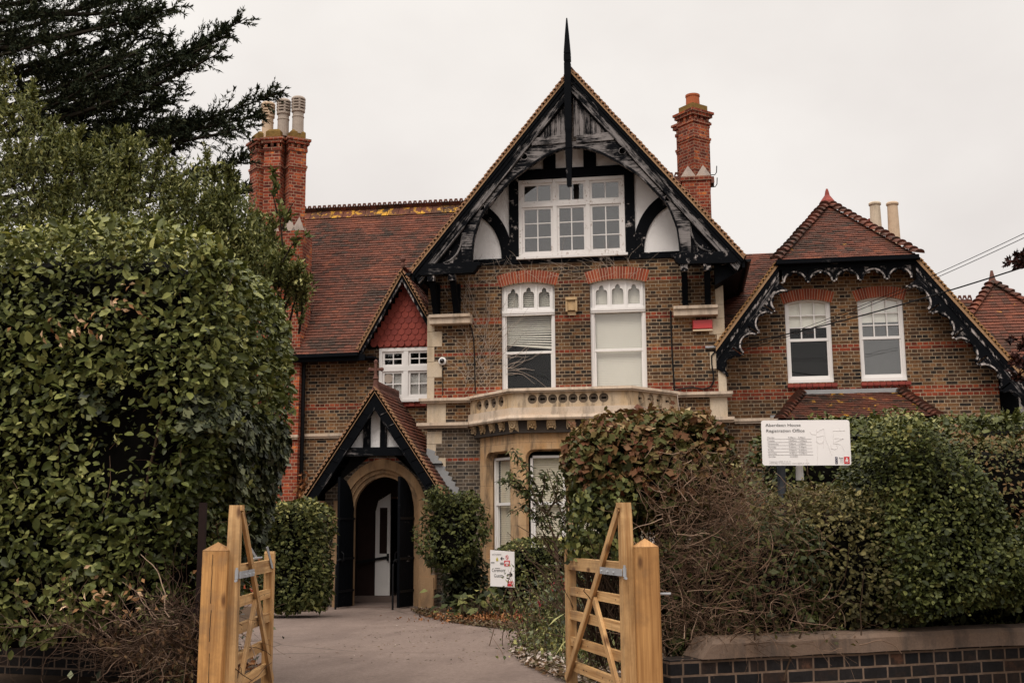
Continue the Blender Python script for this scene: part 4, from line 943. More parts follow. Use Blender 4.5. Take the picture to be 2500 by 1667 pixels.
def cusp(pos, ang_, w_, h_, up=1, mat='black_peel'):   # one scallop of fretwork hanging from the barge board
    T = Matrix.Translation(pos) @ Matrix.Rotation(-ang_, 4, 'Y'); m = MB()
    hw = w_/2; ar = [(hw*.80*math.cos(t), -h_+.01+(h_*.72)*math.sin(t)) for t in np.linspace(math.pi, 0, 13)]
    cus = []
    for i, (x, z) in enumerate(ar):
        k = .0
        if i in (4, 8): k = .28
        if i in (3,5,7,9): k = .12
        cus.append((x*(1-k), -h_+.01+(z+h_-.01)*(1-k)))
    pl = [(-hw,0),(-hw,-h_*1.02),(-hw*.80,-h_*1.0)]+cus[1:-1]+[(hw*.80,-h_*1.0),(hw,-h_*1.02),(hw,0)]
    m.prism(pl, -.02, .025, M=T)
    m.strip([(p[0]*1.0, p[1]) for p in [(hw*.93*math.cos(t), -h_+(h_*.86)*math.sin(t)) for t in np.linspace(math.pi, 0, 13)]], [(hw*.80*math.cos(t), -h_+(h_*.75)*math.sin(t)) for t in np.linspace(math.pi, 0, 13)], -.035, -.021, mi=1)
    o = len(m.v)-4*13
    m.v[o:] = [tuple(T @ Vector(v)) for v in m.v[o:]]
    m.lathe([(.005,-.025),(.03,-.012),(.03,.012),(.005,.025)], T @ Vector((-hw, -.0, -h_*1.03)), 7, mi=1)
    return m.build('fretwork', [M['black' if mat == 'black' else 'fret_body'], M['black' if mat == 'black' else 'fret_edge']], HOUSE)
n = 5; W_ = (HRt-HL-.12)/n
for i in range(n): cusp((HL+.06+W_*(i+.5), VY+.01, 6.99), 0, W_*.98, .27)
for s in (1, -1):
    x_e, z_e, L1 = rslope(s); xh = HL if s == 1 else HRt; n = 4 if s == 1 else 5; Wd = L1/n*(.98 if s == 1 else 1)
    for i in range(n):
        t = (i+.5)/n; d = .30/math.cos(aR); cusp((x_e+(xh-x_e)*t, VY+.01+.001*i, z_e+(HZ-z_e)*t-d), -s*-aR if s == 1 else -aR, Wd*.96, .25, mat='black_peel' if i > 0 else 'black')
# tiled bay roof in front of the wing
by0, by1, bz0, bz1 = 23.3, YR-.001, 3.76, 4.40
Vb_ = Vector((0, by1-by0, bz1-bz0)); Lb = Vb_.length
roof_plane('bay_roof', (1.92, by0, bz0), (1,0,0), Vb_, [(0,0),(3.02,0),(2.52,Lb),(.56,Lb)], 'tile_lichen', seed=51, gauge=.09)
for s, xa, xb in ((1,1.90,2.49),(-1,4.96,4.45)):
    V_ = Vector((xb-xa, 0, bz1-bz0)); roof_plane('bay_roof', (xa, by1 if s == 1 else by0, bz0), (0,-s,0), V_, [(0,0),(by1-by0,0),(0.02,V_.length),(0,V_.length)] if s == 1 else [(0,0),(by1-by0,0),(by1-by0,V_.length),(by1-by0-.02,V_.length)], 'tile_some', seed=52+s)
    bonnets((xa+.0*s, by0-.02, bz0+.0), (xb, by1-.02, bz1+.02), 11, 'tile', r=.10)
m = MB(); m.box(2.44, 4.52, YR-.10, YR-.002, 4.37, 4.46); m.box(1.80, 1.90, YR-.03, YR-.002, 3.75, 3.95)
m.add([(1.72,YR-.012,3.72),(1.92,YR-.012,3.72),(2.55,YR-.012,4.42),(2.40,YR-.012,4.47)], [[0,1,2,3]]); m.build('lead_flashing', M['lead'], HOUSE)
m = MB(); m.box(2.0, 4.86, 23.42, YR-.01, -.1, 3.72); m.build('bay_wall', M['stock_dark'], HOUSE)
string(1.03, 1.95, YR, 3.86, .1, .08, 'stone')
# ridge between main block and wing, pots behind the hip, rear roofs
roof_plane('roof', (.7, 24.9, 5.75), (1,0,0), Vector((0,2.85,2.50)), [(0,0),(2.2,0),(2.2,3.8),(0,3.8)], 'tile', seed=61)
rz = atY(1853, 640, 27.7); 
crest_row((.6, 27.75, rz.z-.16), (3.2, 27.75, rz.z-.16), 19, hgt=.17); saddle((.6,27.75,rz.z-.18),(3.2,27.75,rz.z-.18),1,'tile_some',wid=.2)
pb = atY(2200, 600, 28.6); m = MB(); m.box(pb.x-.75, pb.x+.08, 28.2, 28.9, 6.2, pb.z-.22); ch2 = m.build('chimney', M['pot_buff'], HOUSE)
for px_, y0_, dz, mt in ((2141,28.45,.0,'pot_grey2'),(2184,28.45,.02,'pot_buff')):
    a, c = atY(px_, 588, y0_), atY(px_, 499, y0_); h = c.z-a.z+.15
    m = MB(); m.lathe([(.15,-.1),(.128,h*.9),(.128,h*.93),(.15,h*.935),(.155,h*.97),(.13,h)], (a.x, y0_, a.z-.1), 18); m.build('chimney_pot', M['pot_buff'] if mt == 'pot_buff' else M['pot_pale'] if 'pot_pale' in M else M['stone_quoin'], ch2)
a = atY(2133, 560, 29.2); m = MB(); m.lathe([(.14,-.4),(.12,.2),(.14,.22),(.14,.27)], (a.x, 29.2, a.z), 14); m.build('chimney_pot', M['hung'], ch2)
# far hipped roof on the right, with its ridge and the low white wall under it
fa = atY(2423, 690, 28.5); fl = atY(2347, 727, 28.5)
FY = 26.6; fz = 4.9
roof_plane('roof', (fa.x-2.1, FY, fz), (1,0,0), Vector((0, 28.5-FY, fa.z-fz)), [(0,0),(4.6,0),(2.2,math.hypot(28.5-FY, fa.z-fz)),(2.0,math.hypot(28.5-FY, fa.z-fz))], 'tile_some', seed=71)
bonnets((fa.x-2.1,FY-.03,fz),(fa.x,28.5,fa.z+.02), 22, 'tile'); bonnets((fa.x+2.5,FY-.03,fz),(fa.x,28.5,fa.z+.02), 22, 'tile')
m = MB(); m.lathe([(.12,-.05),(.06,.15),(.03,.3)], (fa.x,28.5,fa.z), 8); m.build('hip_finial', M['crest'], HOUSE)
roof_plane('roof', (5.6, 27.4, fl.z-1.4), (1,0,0), Vector((0,1.1,1.32)), [(0,0),(2.6,0),(2.6,1.72),(0,1.72)], 'tile_lichen', seed=72)
crest_row((5.9,28.5,fl.z-.12), (fl.x+.25,28.5,fl.z-.12), 10, hgt=.18, mat='crest'); 
m = MB(); m.box(6.46, 9.5, 26.9, 27.2, -.1, fz+.1); m.build('wall', M['roughcast'], HOUSE)
m = MB(); m.box(6.5, 6.95, YR+.5, 26.88, 2.5, 4.7); m.box(6.45, 9.3, 26.3, 26.88, 4.72, 4.9); m.build('side_porch', M['black_clean'], HOUSE)
roof_plane('roof', (6.98, YR+.4, 4.75), (0,1,0), Vector((.6,0,.5)), [(0,0),(2.2,0),(2.2,1.4),(0,1.4)], 'tile_some', seed=73)
# diagonal chimney behind the main roof
cz = 8.4; CX, CY = 0.62, 27.2
c0 = atY(1696, 470, 27.0); CX = c0.x; CY = 27.2
ztop = atY(1696, 262, 27.2).z; zb = atY(1700, 440, 27.2).z; hw = .42
m = MB(); m.box(CX-.30, CX+.38, CY-.38, CY+.9, 6.0, zb-.12); m.box(CX-.33, CX+.41, CY-.41, CY+.93, zb-.12, zb-.02); c3 = m.build('chimney', M['red'], HOUSE)
stack(CX+.03, CY, zb-.03, ztop-.30, .27, R(43), c3, es=.62)
stack(CX-.02, CY+.62, zb-.03, ztop-.34, .27, R(43), c3, es=.62)
m = MB()
for dx in (-.145,.22): m.add([(CX+dx-.18,CY-.40,zb-.02),(CX+dx+.18,CY-.40,zb-.02),(CX+dx,CY-.26,zb+.30),(CX+dx,CY-.1,zb-.02)], [[0,1,2],[1,3,2],[3,0,2]])
m.build('stone_broach', M['broach'], c3)
m = MB(); m.lathe([(.175,-.1),(.165,.20),(.18,.21),(.18,.26)], (CX+.03,CY,ztop+.05), 16); m.build('chimney_pot', M['pot_red'], c3)
m = MB()
for z in (zb+.02, zb-.28): m.tube([(CX+.38,CY-.3,z),(CX+.5,CY-.3,z),(CX+.54,CY-.3,z+.06),(CX+.55,CY-.3,z+.22)], .012, 5)
m.build('iron_hook', M['iron'], c3)
# roof behind, bridging to the diagonal chimney
a = atY(1655, 432, 27.6); crest_row((a.x-.5,27.6,a.z-.05),(a.x+.30,27.6,a.z-.05), 6, hgt=.17); saddle((a.x-1.2,27.6,a.z-.06),(a.x+.9,27.6,a.z-.06),1,'tile_some',wid=.2)

# ---------------------------------------------------------------- porch
PV, PS = 23.15, 23.6; pap = (-6.505, 4.60); ptn = (4.60-2.28)/(1.545)
small_gable(pap, ptn, 1.55, PV, YL-.01, .17, ('black_clean','black','tile_some'), 81, half=1.56)
for s in (1, -1):                                   # relief laths on the broad barge boards
    a = math.atan(ptn)
    for k in range(9):
        m = MB(); t = .2+k*.165; x = pap[0]-s*t; z = pap[1]-t*ptn-.14/math.cos(a)
        p = Vector((x, PV-.004, z)); d = Vector((math.cos(a)*-s*-1*0+s*math.sin(a), 0, -math.cos(a)))
        d = Vector((s*.93, 0, -.37)) if k % 2 == 0 else Vector((s*.93,0,-.37)); m.beam(p-d*.075, p+d*.075, .014, .022, up=(0,1,0)); m.build('bargeboard_lath', M['black'], HOUSE)
m = MB(); A = [(pap[0]-1.2,PS-0,2.3)]
m.prism([(-7.12,3.34),(-5.90,3.34),(-6.51,4.25)], PV+.30, PV+.34); m.build('porch_gable', M['roughcast'], HOUSE)
m = MB(); m.strip([(-7.30,3.16),(-5.72,3.16)], [(-7.2,3.34),(-5.82,3.34)], PV+.06, PV+.24)
for x0, x1 in ((-6.82,-6.665),(-6.45,-6.31)): m.strip([(x0,3.341),(x0,4.0)], [(x1,3.341),(x1,4.0)], PV+.24, PV+.305)
m.build('porch_tie_beam', M['black'], HOUSE)
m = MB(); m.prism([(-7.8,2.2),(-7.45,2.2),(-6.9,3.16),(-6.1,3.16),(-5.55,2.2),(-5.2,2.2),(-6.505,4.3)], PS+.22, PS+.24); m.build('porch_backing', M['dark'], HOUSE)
PCX, ZSP = -6.445, 2.02                             # axis and springing of the porch arch
def pointed(hw, rise, n=12, zs=ZSP, x=PCX):
    Rr = (hw*hw+rise*rise)/(2*hw); a = math.asin(rise/Rr)
    L_ = [(x-hw+Rr-Rr*math.cos(a*i/n), zs+Rr*math.sin(a*i/n)) for i in range(n+1)]
    Rt = [(2*x-p[0], p[1]) for p in L_[::-1]]
    return L_+Rt[1:]
def surround(hw0, r0, hw1, r1, y0, y1, mat, name, zb=0.0):
    A = [(PCX-hw0, zb)]+pointed(hw0, r0)+[(PCX+hw0, zb)]; B_ = [(PCX-hw1, zb)]+pointed(hw1, r1)+[(PCX+hw1, zb)]
    m = MB(); m.strip(A, B_, y0, y1); return m.build(name, M[mat], HOUSE)
surround(.665,.72,.74,.80,PS+.16,PS+.30,'stone_arch','arch_moulding'); surround(.74,.80,.82,.88,PS+.09,PS+.2,'stone_arch','arch_moulding'); surround(.82,.88,.97,1.10,PS,PS+.15,'stone_arch','porch_arch')
m = MB(); hole = [(PCX-.95,-.1)]+pointed(.95,1.08)+[(PCX+.95,-.1)]
m.prism([(-7.72,-.1)]+hole[:1]+hole[1:-1]+hole[-1:]+[(-5.30,-.1),(-5.30,2.4),(PCX,3.4),(-7.72,2.4)], PS+.03, PS+.3); m.build('porch_wall', M['red_dark'] if 'red_dark' in M else M['stock_dark'], HOUSE)
for s in (1, -1):
    m = MB(); z = -.05
    for i, h in enumerate((.42,.3,.32,.3,.34,.3,.3)):
        wd = .34 if i % 2 else .24; xx = PCX-s*.83; m.box(min(xx, xx-s*wd), max(xx, xx-s*wd), PS-.004, PS+.14, z, z+h); z += h
    m.build('jamb_stone', M['stone_arch'], HOUSE)
m = MB(); m.prism([(-7.44,.0),(-5.61,.0),(-5.61,2.9),(-7.44,2.9)], YL-.06, YL-.02, [[(-6.95,.1),(-5.9,.1),(-5.9,2.35),(-6.95,2.35)]]); m.build('porch_shade_panel', M['roomred'], HOUSE)  # dark panel added over the brick to stand for porch shade
m = MB(); m.box(-7.449, -7.42, PS+.302, YL-.07, .03, 2.9); m.build('porch_shade_lining', M['roomred'], HOUSE); m = MB(); m.box(-5.63, -5.601, PS+.302, YL-.07, .03, 2.9); m.build('porch_shade_lining', M['roomred'], HOUSE)  # dark side sheets added so the porch reads as unlit
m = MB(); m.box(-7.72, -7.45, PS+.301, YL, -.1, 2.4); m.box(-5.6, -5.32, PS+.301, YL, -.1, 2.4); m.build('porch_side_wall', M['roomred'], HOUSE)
m = MB(); m.box(-7.44, -5.61, PS-.02, YL+1.6, -.1, .02); m.box(-7.44, -5.61, YL-.25, YL+1.6, .021, .15); m.build('porch_floor', plain('porch_tiles', (.14,.10,.085), .8, .3, 3), HOUSE)
# hall seen through the porch: dark walls and a half-open white door
m = MB(); m.box(-7.6, -5.0, YL+2.2, YL+2.25, 0, 3); m.box(-7.1, -7.06, YL+.33, YL+2.2, 0, 2.6); m.box(-5.86, -5.82, YL+.33, YL+2.2, 0, 2.6); m.box(-7.6, -5.2, PS+.31, YL+2.2, 3.0, 3.02); m.build('hall_wall', M['dark'], HOUSE)
d0, d1 = atY(918, 1449, YL-.05), atY(952, 1449, YL-.05)
m = MB(); x0, x1 = d0.x, d1.x+.02; DYY = YL-.16
m.box(x0, x1, DYY, DYY+.05, .16, 2.02); m.prism([(x0,2.021),(x1,2.021),(x1,2.42),(x0+.06,2.25)], DYY, DYY+.05)
dr = m.build('inner_door', M['white'], HOUSE)
m = MB(); m.box(x0+.10, x1-.07, DYY-.006, DYY+.001, 1.08, 2.1); m.build('door_glass', M['roomred'], dr)
m = MB(); m.box(x0+.09, x1-.06, DYY-.012, DYY-.001, .45, .95); m.build('door_panel', M['white'], dr)
m = MB(); m.beam((x0-1.0,DYY-.03,.80),(x1-.03,DYY-.03,1.0), .03, .06); m.box(x1-.06, x1-.02, DYY-.06, DYY-.002, .92, 1.08); m.build('push_bar', M['iron'], dr)
m = MB(); m.box(-7.44, -7.42, 24.0, 24.5, .95, 2.0); m.build('notice_frame', M['white'], HOUSE)
# pair of black boarded doors folded out
def leaf(hx, hy, vec, mirror):
    L_ = vec.length; d = vec.normalized(); hw, rise = .665, .72; Rr = (hw*hw+rise*rise)/(2*hw); m = MB(); n = 6
    pts = [(hw*i/10, ZSP+math.sqrt(max(0, Rr*Rr-(Rr-hw*i/10)**2))-.02) for i in range(11)]
    nrm = Vector((d.y, -d.x, 0)); th = .055
    for k in range(n):
        a, c = hw*k/n+.003, hw*(k+1)/n-.003
        def top(u): return ZSP+math.sqrt(max(0, Rr*Rr-(Rr-u)**2))-.02
        ps = [(a,.03),(c,.03),(c,top(c)),(a,top(a))]; vs = [Vector((hx,hy,0))+d*u+Vector((0,0,z)) for u, z in ps]+[Vector((hx,hy,0))+d*u+Vector((0,0,z))+nrm*th for u, z in ps]
        m.add(vs, [[0,1,2,3],[7,6,5,4],[0,4,5,1],[1,5,6,2],[2,6,7,3],[3,7,4,0]])
    o = m.build('porch_door', M['black_clean'], HOUSE)
    for z in (.35,1.02,1.85):
        b_ = MB(); q = Vector((hx,hy,z)); b_.beam(q-nrm*.008, q+d*hw*.98-nrm*.008, .012, .05, up=(0,0,1)); b_.box(-.02,.02,-.03,.03,z-.02,z+.02,Matrix.Translation((hx,hy,0))); b_.build('strap_hinge', M['iron'], o)
    k = MB(); q = Vector((hx,hy,0))+d*hw*.9+nrm*(th+.03 if mirror else -.03); k.tube([q+Vector((0,0,.95)),q+Vector((0,0,1.0))+nrm*(.05 if mirror else -.05),q+Vector((0,0,1.12))+nrm*(.05 if mirror else -.05),q+Vector((0,0,1.17))], .012, 6); k.build('door_handle', M['iron'], o)
leaf(PCX-.66, PS+.16, Vector((-.12,-.655,0)), False); leaf(PCX+.66, PS+.16, Vector((-.14,-.65,0)), True)
m = MB(); m.tube([(PCX-.80,23.0,0),(PCX-.80,23.0,.9),(PCX-.79,23.02,.97),(PCX-.76,23.1,1.0),(PCX-.74,23.55,1.0)], .022, 7); m.build('grab_rail', M['iron'], HOUSE); m = MB(); m.tube([(PCX+.42,22.98,0),(PCX+.42,22.98,.9),(PCX+.43,23.0,.97),(PCX+.46,23.1,1.0),(PCX+.5,23.55,1.0)], .022, 7); m.build('grab_rail', M['iron'], HOUSE)
m = MB(); m.box(-5.62, -5.30, PS-.06, PS+.03, -.1, .62); m.build('porch_plinth', M['stone_arch'], HOUSE)
crest_row((pap[0],PV+.12,4.63),(pap[0],YL-.05,4.63), 15, hgt=.13, hole=False, name='ridge_crest'); saddle((pap[0],PV-.04,4.63),(pap[0],YL,4.63), ptn, 'crest', wid=.1)
m = MB(); m.lathe([(.09,-.12),(.055,0),(.05,.12),(.075,.14),(.05,.17),(.03,.25)], (pap[0],PV+.05,4.66), 10); m.beam((pap[0]-.13,PV+.05,5.0),(pap[0]+.13,PV+.05,5.0), .05, .06); m.beam((pap[0],PV+.05,4.88),(pap[0],PV+.05,5.17), .05, .06)
for dx, dz in ((-.13,0),(.13,0),(0,.17)): m.lathe([(.01,-.045),(.045,-.02),(.045,.02),(.01,.045)], (pap[0]+dx,PV+.05,5.0+dz), 8)
m.build('porch_finial', M['crest'], HOUSE)
m = MB()                                            # stepped lead where the porch roof meets the main wall
for i in range(9):
    t = .95+i*.075; x = pap[0]+t; z = 4.62-t*ptn; m.prism([(x-.02,z-.12),(x+.12,z-.16),(x+.19,z+.09),(x-.0,z+.16)], YM-.03-.001*i, YM-.014)
m.build('lead_flashing', M['lead'], HOUSE)
# ================================================================ ground
def lat(l, d, z=0.0): return Vector((RGT.x*l+FWD.x*d, RGT.y*l+FWD.y*d, z))     # l metres right, d metres away
def atZ(px, py, Z): d = ray(px, py); t = (Z-EYE)/d.z; return Vector((0,0,EYE))+d*t
def onground(px, py):
    z = .2
    for _ in range(25): p = atZ(px, py, z); z = .5*z+.5*gz(p.x, p.y)
    return p
def sheet(name, xs, ys, dz, mat, kind='structure'):
    m = MB(); nx, ny = len(xs), len(ys); m.add([(x, y, gz(x, y)+dz) for y in ys for x in xs], [[j*nx+i, j*nx+i+1, (j+1)*nx+i+1, (j+1)*nx+i] for j in range(ny-1) for i in range(nx-1)])
    return tag(m.build(name, mat), kind=kind)
t = MT('old_tarmac'); n1 = t.noise(1.1, 4, .6); n2 = t.noise(24, 6, .92); n3 = t.noise(9, 5, .65)
c = t.mix(n1, (.155,.114,.096), (.205,.152,.128)); c = t.mix(1, c, t.ramp(n2, [(.34,.62),(.66,1.38)]).outputs[0], 'MULTIPLY'); c = t.mix(t.ramp(n3, [(.60,0),(.75,.6)]).outputs[0], c, (.12,.09,.08))
c = t.mix(t.ramp(t.noise(34,3,.6), [(.72,0),(.75,.8)]).outputs[0], c, (.38,.30,.25))
vo = t.nd('TexVoronoi', _feature='DISTANCE_TO_EDGE', Scale=.55); wv = t.nd('VectorMath', _operation='ADD', i0=t.obj(), i1=t.nd('VectorMath', _operation='SCALE', i0=t.nd('TexNoise', Scale=2.2).outputs['Color'], Scale=.9).outputs[0]); t.put(vo.inputs['Vector'], wv.outputs[0])
ck = t.math('MULTIPLY', t.ramp(vo.outputs['Distance'], [(.0,1),(.014,0)]).outputs[0], t.ramp(t.noise(.5,2,.5), [(.5,0),(.6,1)]).outputs[0]); c = t.mix(t.math('MULTIPLY', ck, .75), c, (.03,.024,.02))
c = t.mix(t.ramp(t.noise(.8, 5, .7, sc3=(2.2,.5,1)), [(.48,0),(.66,.5)]).outputs[0], c, (.11,.078,.066))
t.col(c); t.rough(.95); t.spec(.15); t.bump(n2, .8, .01); M['tarmac'] = t.m
M['soil'] = plain('garden_soil', (.085,.055,.036), .95, .5, 18, .1, .8, 30)
sheet('ground', np.r_[-300, -60, np.arange(-24, 20, 2), 60, 300], np.r_[-60, 0, 2.6, 4.1, 5.6, 8, 15, 22, 30, 60, 300], -.03, M['soil'])
sheet('driveway', np.linspace(-11, 2.0, 8), np.r_[2.0, 2.6, 5.6, 8, 12, 16, 22, 24.6], 0, M['tarmac'])
EDGE = [(1012,1489),(1045,1505),(1110,1520),(1180,1530),(1250,1537),(1290,1541),(1282,1556),(1262,1575),(1266,1598),(1300,1626),(1360,1652),(1430,1684),(1560,1735)]
bed = [onground(*p) for p in EDGE]+[lat(6, 8.2), lat(9, 22), Vector((-4.9,24.0,0))]
m = MB(); m.add([(p.x, p.y, gz(p.x, p.y)+.012) for p in bed], [list(range(len(bed)))]); tag(m.build('planting_bed', M['soil']), kind='structure')
LEFTB = [onground(560,1560), onground(640,1494), onground(760,1492), onground(800,1489), Vector((-7.6,23.6,0)), Vector((-12,23.6,0)), Vector((-12,9,0)), lat(-2.05,8.0), lat(-2.0,9.6)]
m = MB(); m.add([(p.x, p.y, gz(p.x, p.y)+.012) for p in LEFTB], [list(range(len(LEFTB)))]); tag(m.build('planting_bed', M['soil']), kind='structure')

# ================================================================ plants: tools
def nrm(a): return a/np.maximum(np.linalg.norm(a, axis=1, keepdims=True), 1e-9)
LEAF5 = (np.array([(0,0,0),(.45,.5,.10),(1,0,-.12),(.45,-.5,.10),(.5,0,0)]), np.array([(0,4,2,1),(0,3,2,4)]))
LEAF9 = (np.array([(0,0,0),(.5,0,-.04),(1,0,-.10),(.24,.40,.05),(.58,.49,.06),(.87,.27,-.01),(.24,-.40,.05),(.58,-.49,.06),(.87,-.27,-.01)]), np.array([(0,1,4,3),(1,2,5,4),(0,6,7,1),(1,7,8,2)]))
LEAF4 = (np.array([(0,0,0),(.42,.5,.05),(1,0,-.05),(.42,-.5,.05)]), np.array([(0,3,2,1)]))
IVY = (np.array([(0,0,0),(.05,.45,.03),(.42,.34,.02),(.55,.62,-.03),(1,0,-.08),(.55,-.62,-.03),(.42,-.34,.02),(.05,-.45,.03)]), np.array([(0,2,1,1),(0,4,3,2),(0,6,5,4),(0,7,6,6)]))
def leaves(name, P, D, Nn, L, W, mat, parent=None, rnd=None, tpl=LEAF5):
    n = len(P); D = nrm(D); S = nrm(np.cross(Nn, D)); U = np.cross(D, S); tv, tf = tpl
    if tpl is IVY: tf = np.array([(0,2,1),(0,3,2),(0,4,3),(0,5,4),(0,6,5),(0,7,6)])
    L = np.broadcast_to(L, n)[:,None,None]; W = np.broadcast_to(W, n)[:,None,None]
    V = P[:,None,:]+D[:,None,:]*(tv[None,:,0:1]*L)+S[:,None,:]*(tv[None,:,1:2]*W)+U[:,None,:]*(tv[None,:,2:3]*L)
    k = len(tv); F = (tf[None]+(np.arange(n)*k)[:,None,None]).reshape(-1, tf.shape[1])
    r = RNG.random(n) if rnd is None else rnd
    return fast_mesh(name, V.reshape(-1,3), F, mat, parent, np.repeat(np.clip(r,0,1), len(tf)))
def wav(P, s, ph=0.0):
    x, y, z = P[:,0]*s, P[:,1]*s, P[:,2]*s
    return (np.sin(x*1.7+1.3*np.sin(z*1.1+ph)+ph)+np.sin(y*1.9+1.1*np.sin(x*1.3+ph*2))+np.sin(z*2.1+1.2*np.sin(y*1.2-ph))+.6*np.sin((x+y-z)*3.3+ph))/3.6
LB3 = np.array([[RGT.x,RGT.y,0],[FWD.x,FWD.y,0],[0,0,1]])
def toW(Q): return Q @ LB3
def rbox(lo, hi, r, n, faces='ftlr', bump=.1, bs=2.0, ph=0.0):
    """points and normals on a rounded, lumpy box in (right, away, up)"""
    lo, hi = np.array(lo, float), np.array(hi, float); d = hi-lo
    ar = {'f':d[0]*d[2],'k':d[0]*d[2],'t':d[0]*d[1],'b':d[0]*d[1],'l':d[1]*d[2],'r':d[1]*d[2]}; tot = sum(ar[f] for f in faces); out = []
    for f in faces:
        m = int(n*ar[f]/tot); q = lo+RNG.random((m,3))*d
        ax, v = {'f':(1,lo[1]),'k':(1,hi[1]),'t':(2,hi[2]),'b':(2,lo[2]),'l':(0,lo[0]),'r':(0,hi[0])}[f]; q[:,ax] = v; out.append(q)
    q = np.vstack(out); rr = np.minimum(r, d/2*.98); c = np.clip(q, lo+rr, hi-rr); e = q-c; N_ = nrm(e/rr)
    p = c+N_*rr; p = p+N_*(wav(p, bs, ph)*bump)[:,None]; return p, N_
def hedge(name, lo, hi, r, n, L, W, mat, label, cat='hedge', group=None, faces='ftlr', bump=.1, bs=2.0, ph=0.0, depth=.12, tpl=LEAF9, gaps=0.0, gs=2.4, shape=None, core=True, up=.55, rbias=None, stems=0, stem_mat='twig', coremat='hedge_core', jit=.75, out=.7, ctrl=None, cs=.16, sprouts=0):
    base = lat((lo[0]+hi[0])/2, (lo[1]+hi[1])/2, lo[2]); root = empty(name, base, label, cat, group)
    p, N_ = rbox(lo, hi, r, n, faces, bump, bs, ph); inn = RNG.exponential(depth, len(p)); p = p-N_*inn[:,None]
    if gaps:
        g = wav(p, gs, ph+3.1); keep = (g > -1+gaps*1.1) | (RNG.random(len(p)) < .25); p, N_, inn = p[keep], N_[keep], inn[keep]
    if ctrl is not None:
        keep = ctrl(p, inn); p, N_, inn = p[keep], N_[keep], inn[keep]
    if shape: p = shape(p)
    m = len(p); Pn = toW(p); Nw = toW(N_)
    rn = RNG.normal(size=(m,3)); nl = nrm(Nw*out+np.array([0,0,up])+rn*jit*.6); dl = nrm(np.cross(nl, RNG.normal(size=(m,3))))
    dl = nrm(dl+Nw*.5+np.array([0,0,.1])); rv = RNG.random(m)*.85+.1*wav(p, 5, ph)
    if rbias is not None: rv = rbias(p, rv)  # can tint leaves by height, putting light from above into their tone
    s = np.clip(RNG.lognormal(-.08, .36, m), .4, 1.9); leaves('foliage', Pn, dl, nl, L*s, W*s, mat, root, rv, tpl)
    if sprouts:
        q, N2 = rbox(lo, hi, r, sprouts, 'ttfr', bump, bs, ph); q = shape(q) if shape else q; k = len(q); _, PT = twig_mesh('shoots', toW(q-N2*.05), toW(N2)*.6+RNG.normal(size=(k,3))*.45+np.array([0,0,.9]), RNG.uniform(.05,.15,k), .002, stem_mat, root, 4, .2)
        q = np.repeat(PT[:,1:].reshape(-1,3), 2, 0); k = len(q); leaves('shoot_leaves', q, RNG.normal(size=(k,3))*.8+np.array([0,0,.6]), RNG.normal(size=(k,3))+np.array([0,-.3,.6]), L*RNG.uniform(.5,1.1,k), W*RNG.uniform(.5,1.0,k), mat, root, .35+RNG.random(k)*.65, tpl)
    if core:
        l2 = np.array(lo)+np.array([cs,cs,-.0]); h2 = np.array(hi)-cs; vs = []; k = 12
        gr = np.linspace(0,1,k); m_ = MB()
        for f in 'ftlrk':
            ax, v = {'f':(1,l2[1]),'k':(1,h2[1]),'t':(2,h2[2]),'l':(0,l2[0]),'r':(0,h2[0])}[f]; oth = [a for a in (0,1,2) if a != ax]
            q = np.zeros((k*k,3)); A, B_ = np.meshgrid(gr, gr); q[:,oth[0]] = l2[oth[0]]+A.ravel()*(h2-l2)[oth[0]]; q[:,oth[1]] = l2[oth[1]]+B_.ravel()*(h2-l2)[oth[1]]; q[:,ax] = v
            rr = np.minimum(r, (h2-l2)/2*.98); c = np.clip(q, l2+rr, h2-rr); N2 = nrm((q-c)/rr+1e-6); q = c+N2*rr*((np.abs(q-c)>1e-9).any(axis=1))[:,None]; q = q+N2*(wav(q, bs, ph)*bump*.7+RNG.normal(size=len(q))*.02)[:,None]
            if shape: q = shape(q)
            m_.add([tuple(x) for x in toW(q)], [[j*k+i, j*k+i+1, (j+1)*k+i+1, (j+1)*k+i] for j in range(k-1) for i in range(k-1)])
        m_.build('branches', M[coremat], root)  # solid dark core standing for the shade inside, not separate branches
    return root
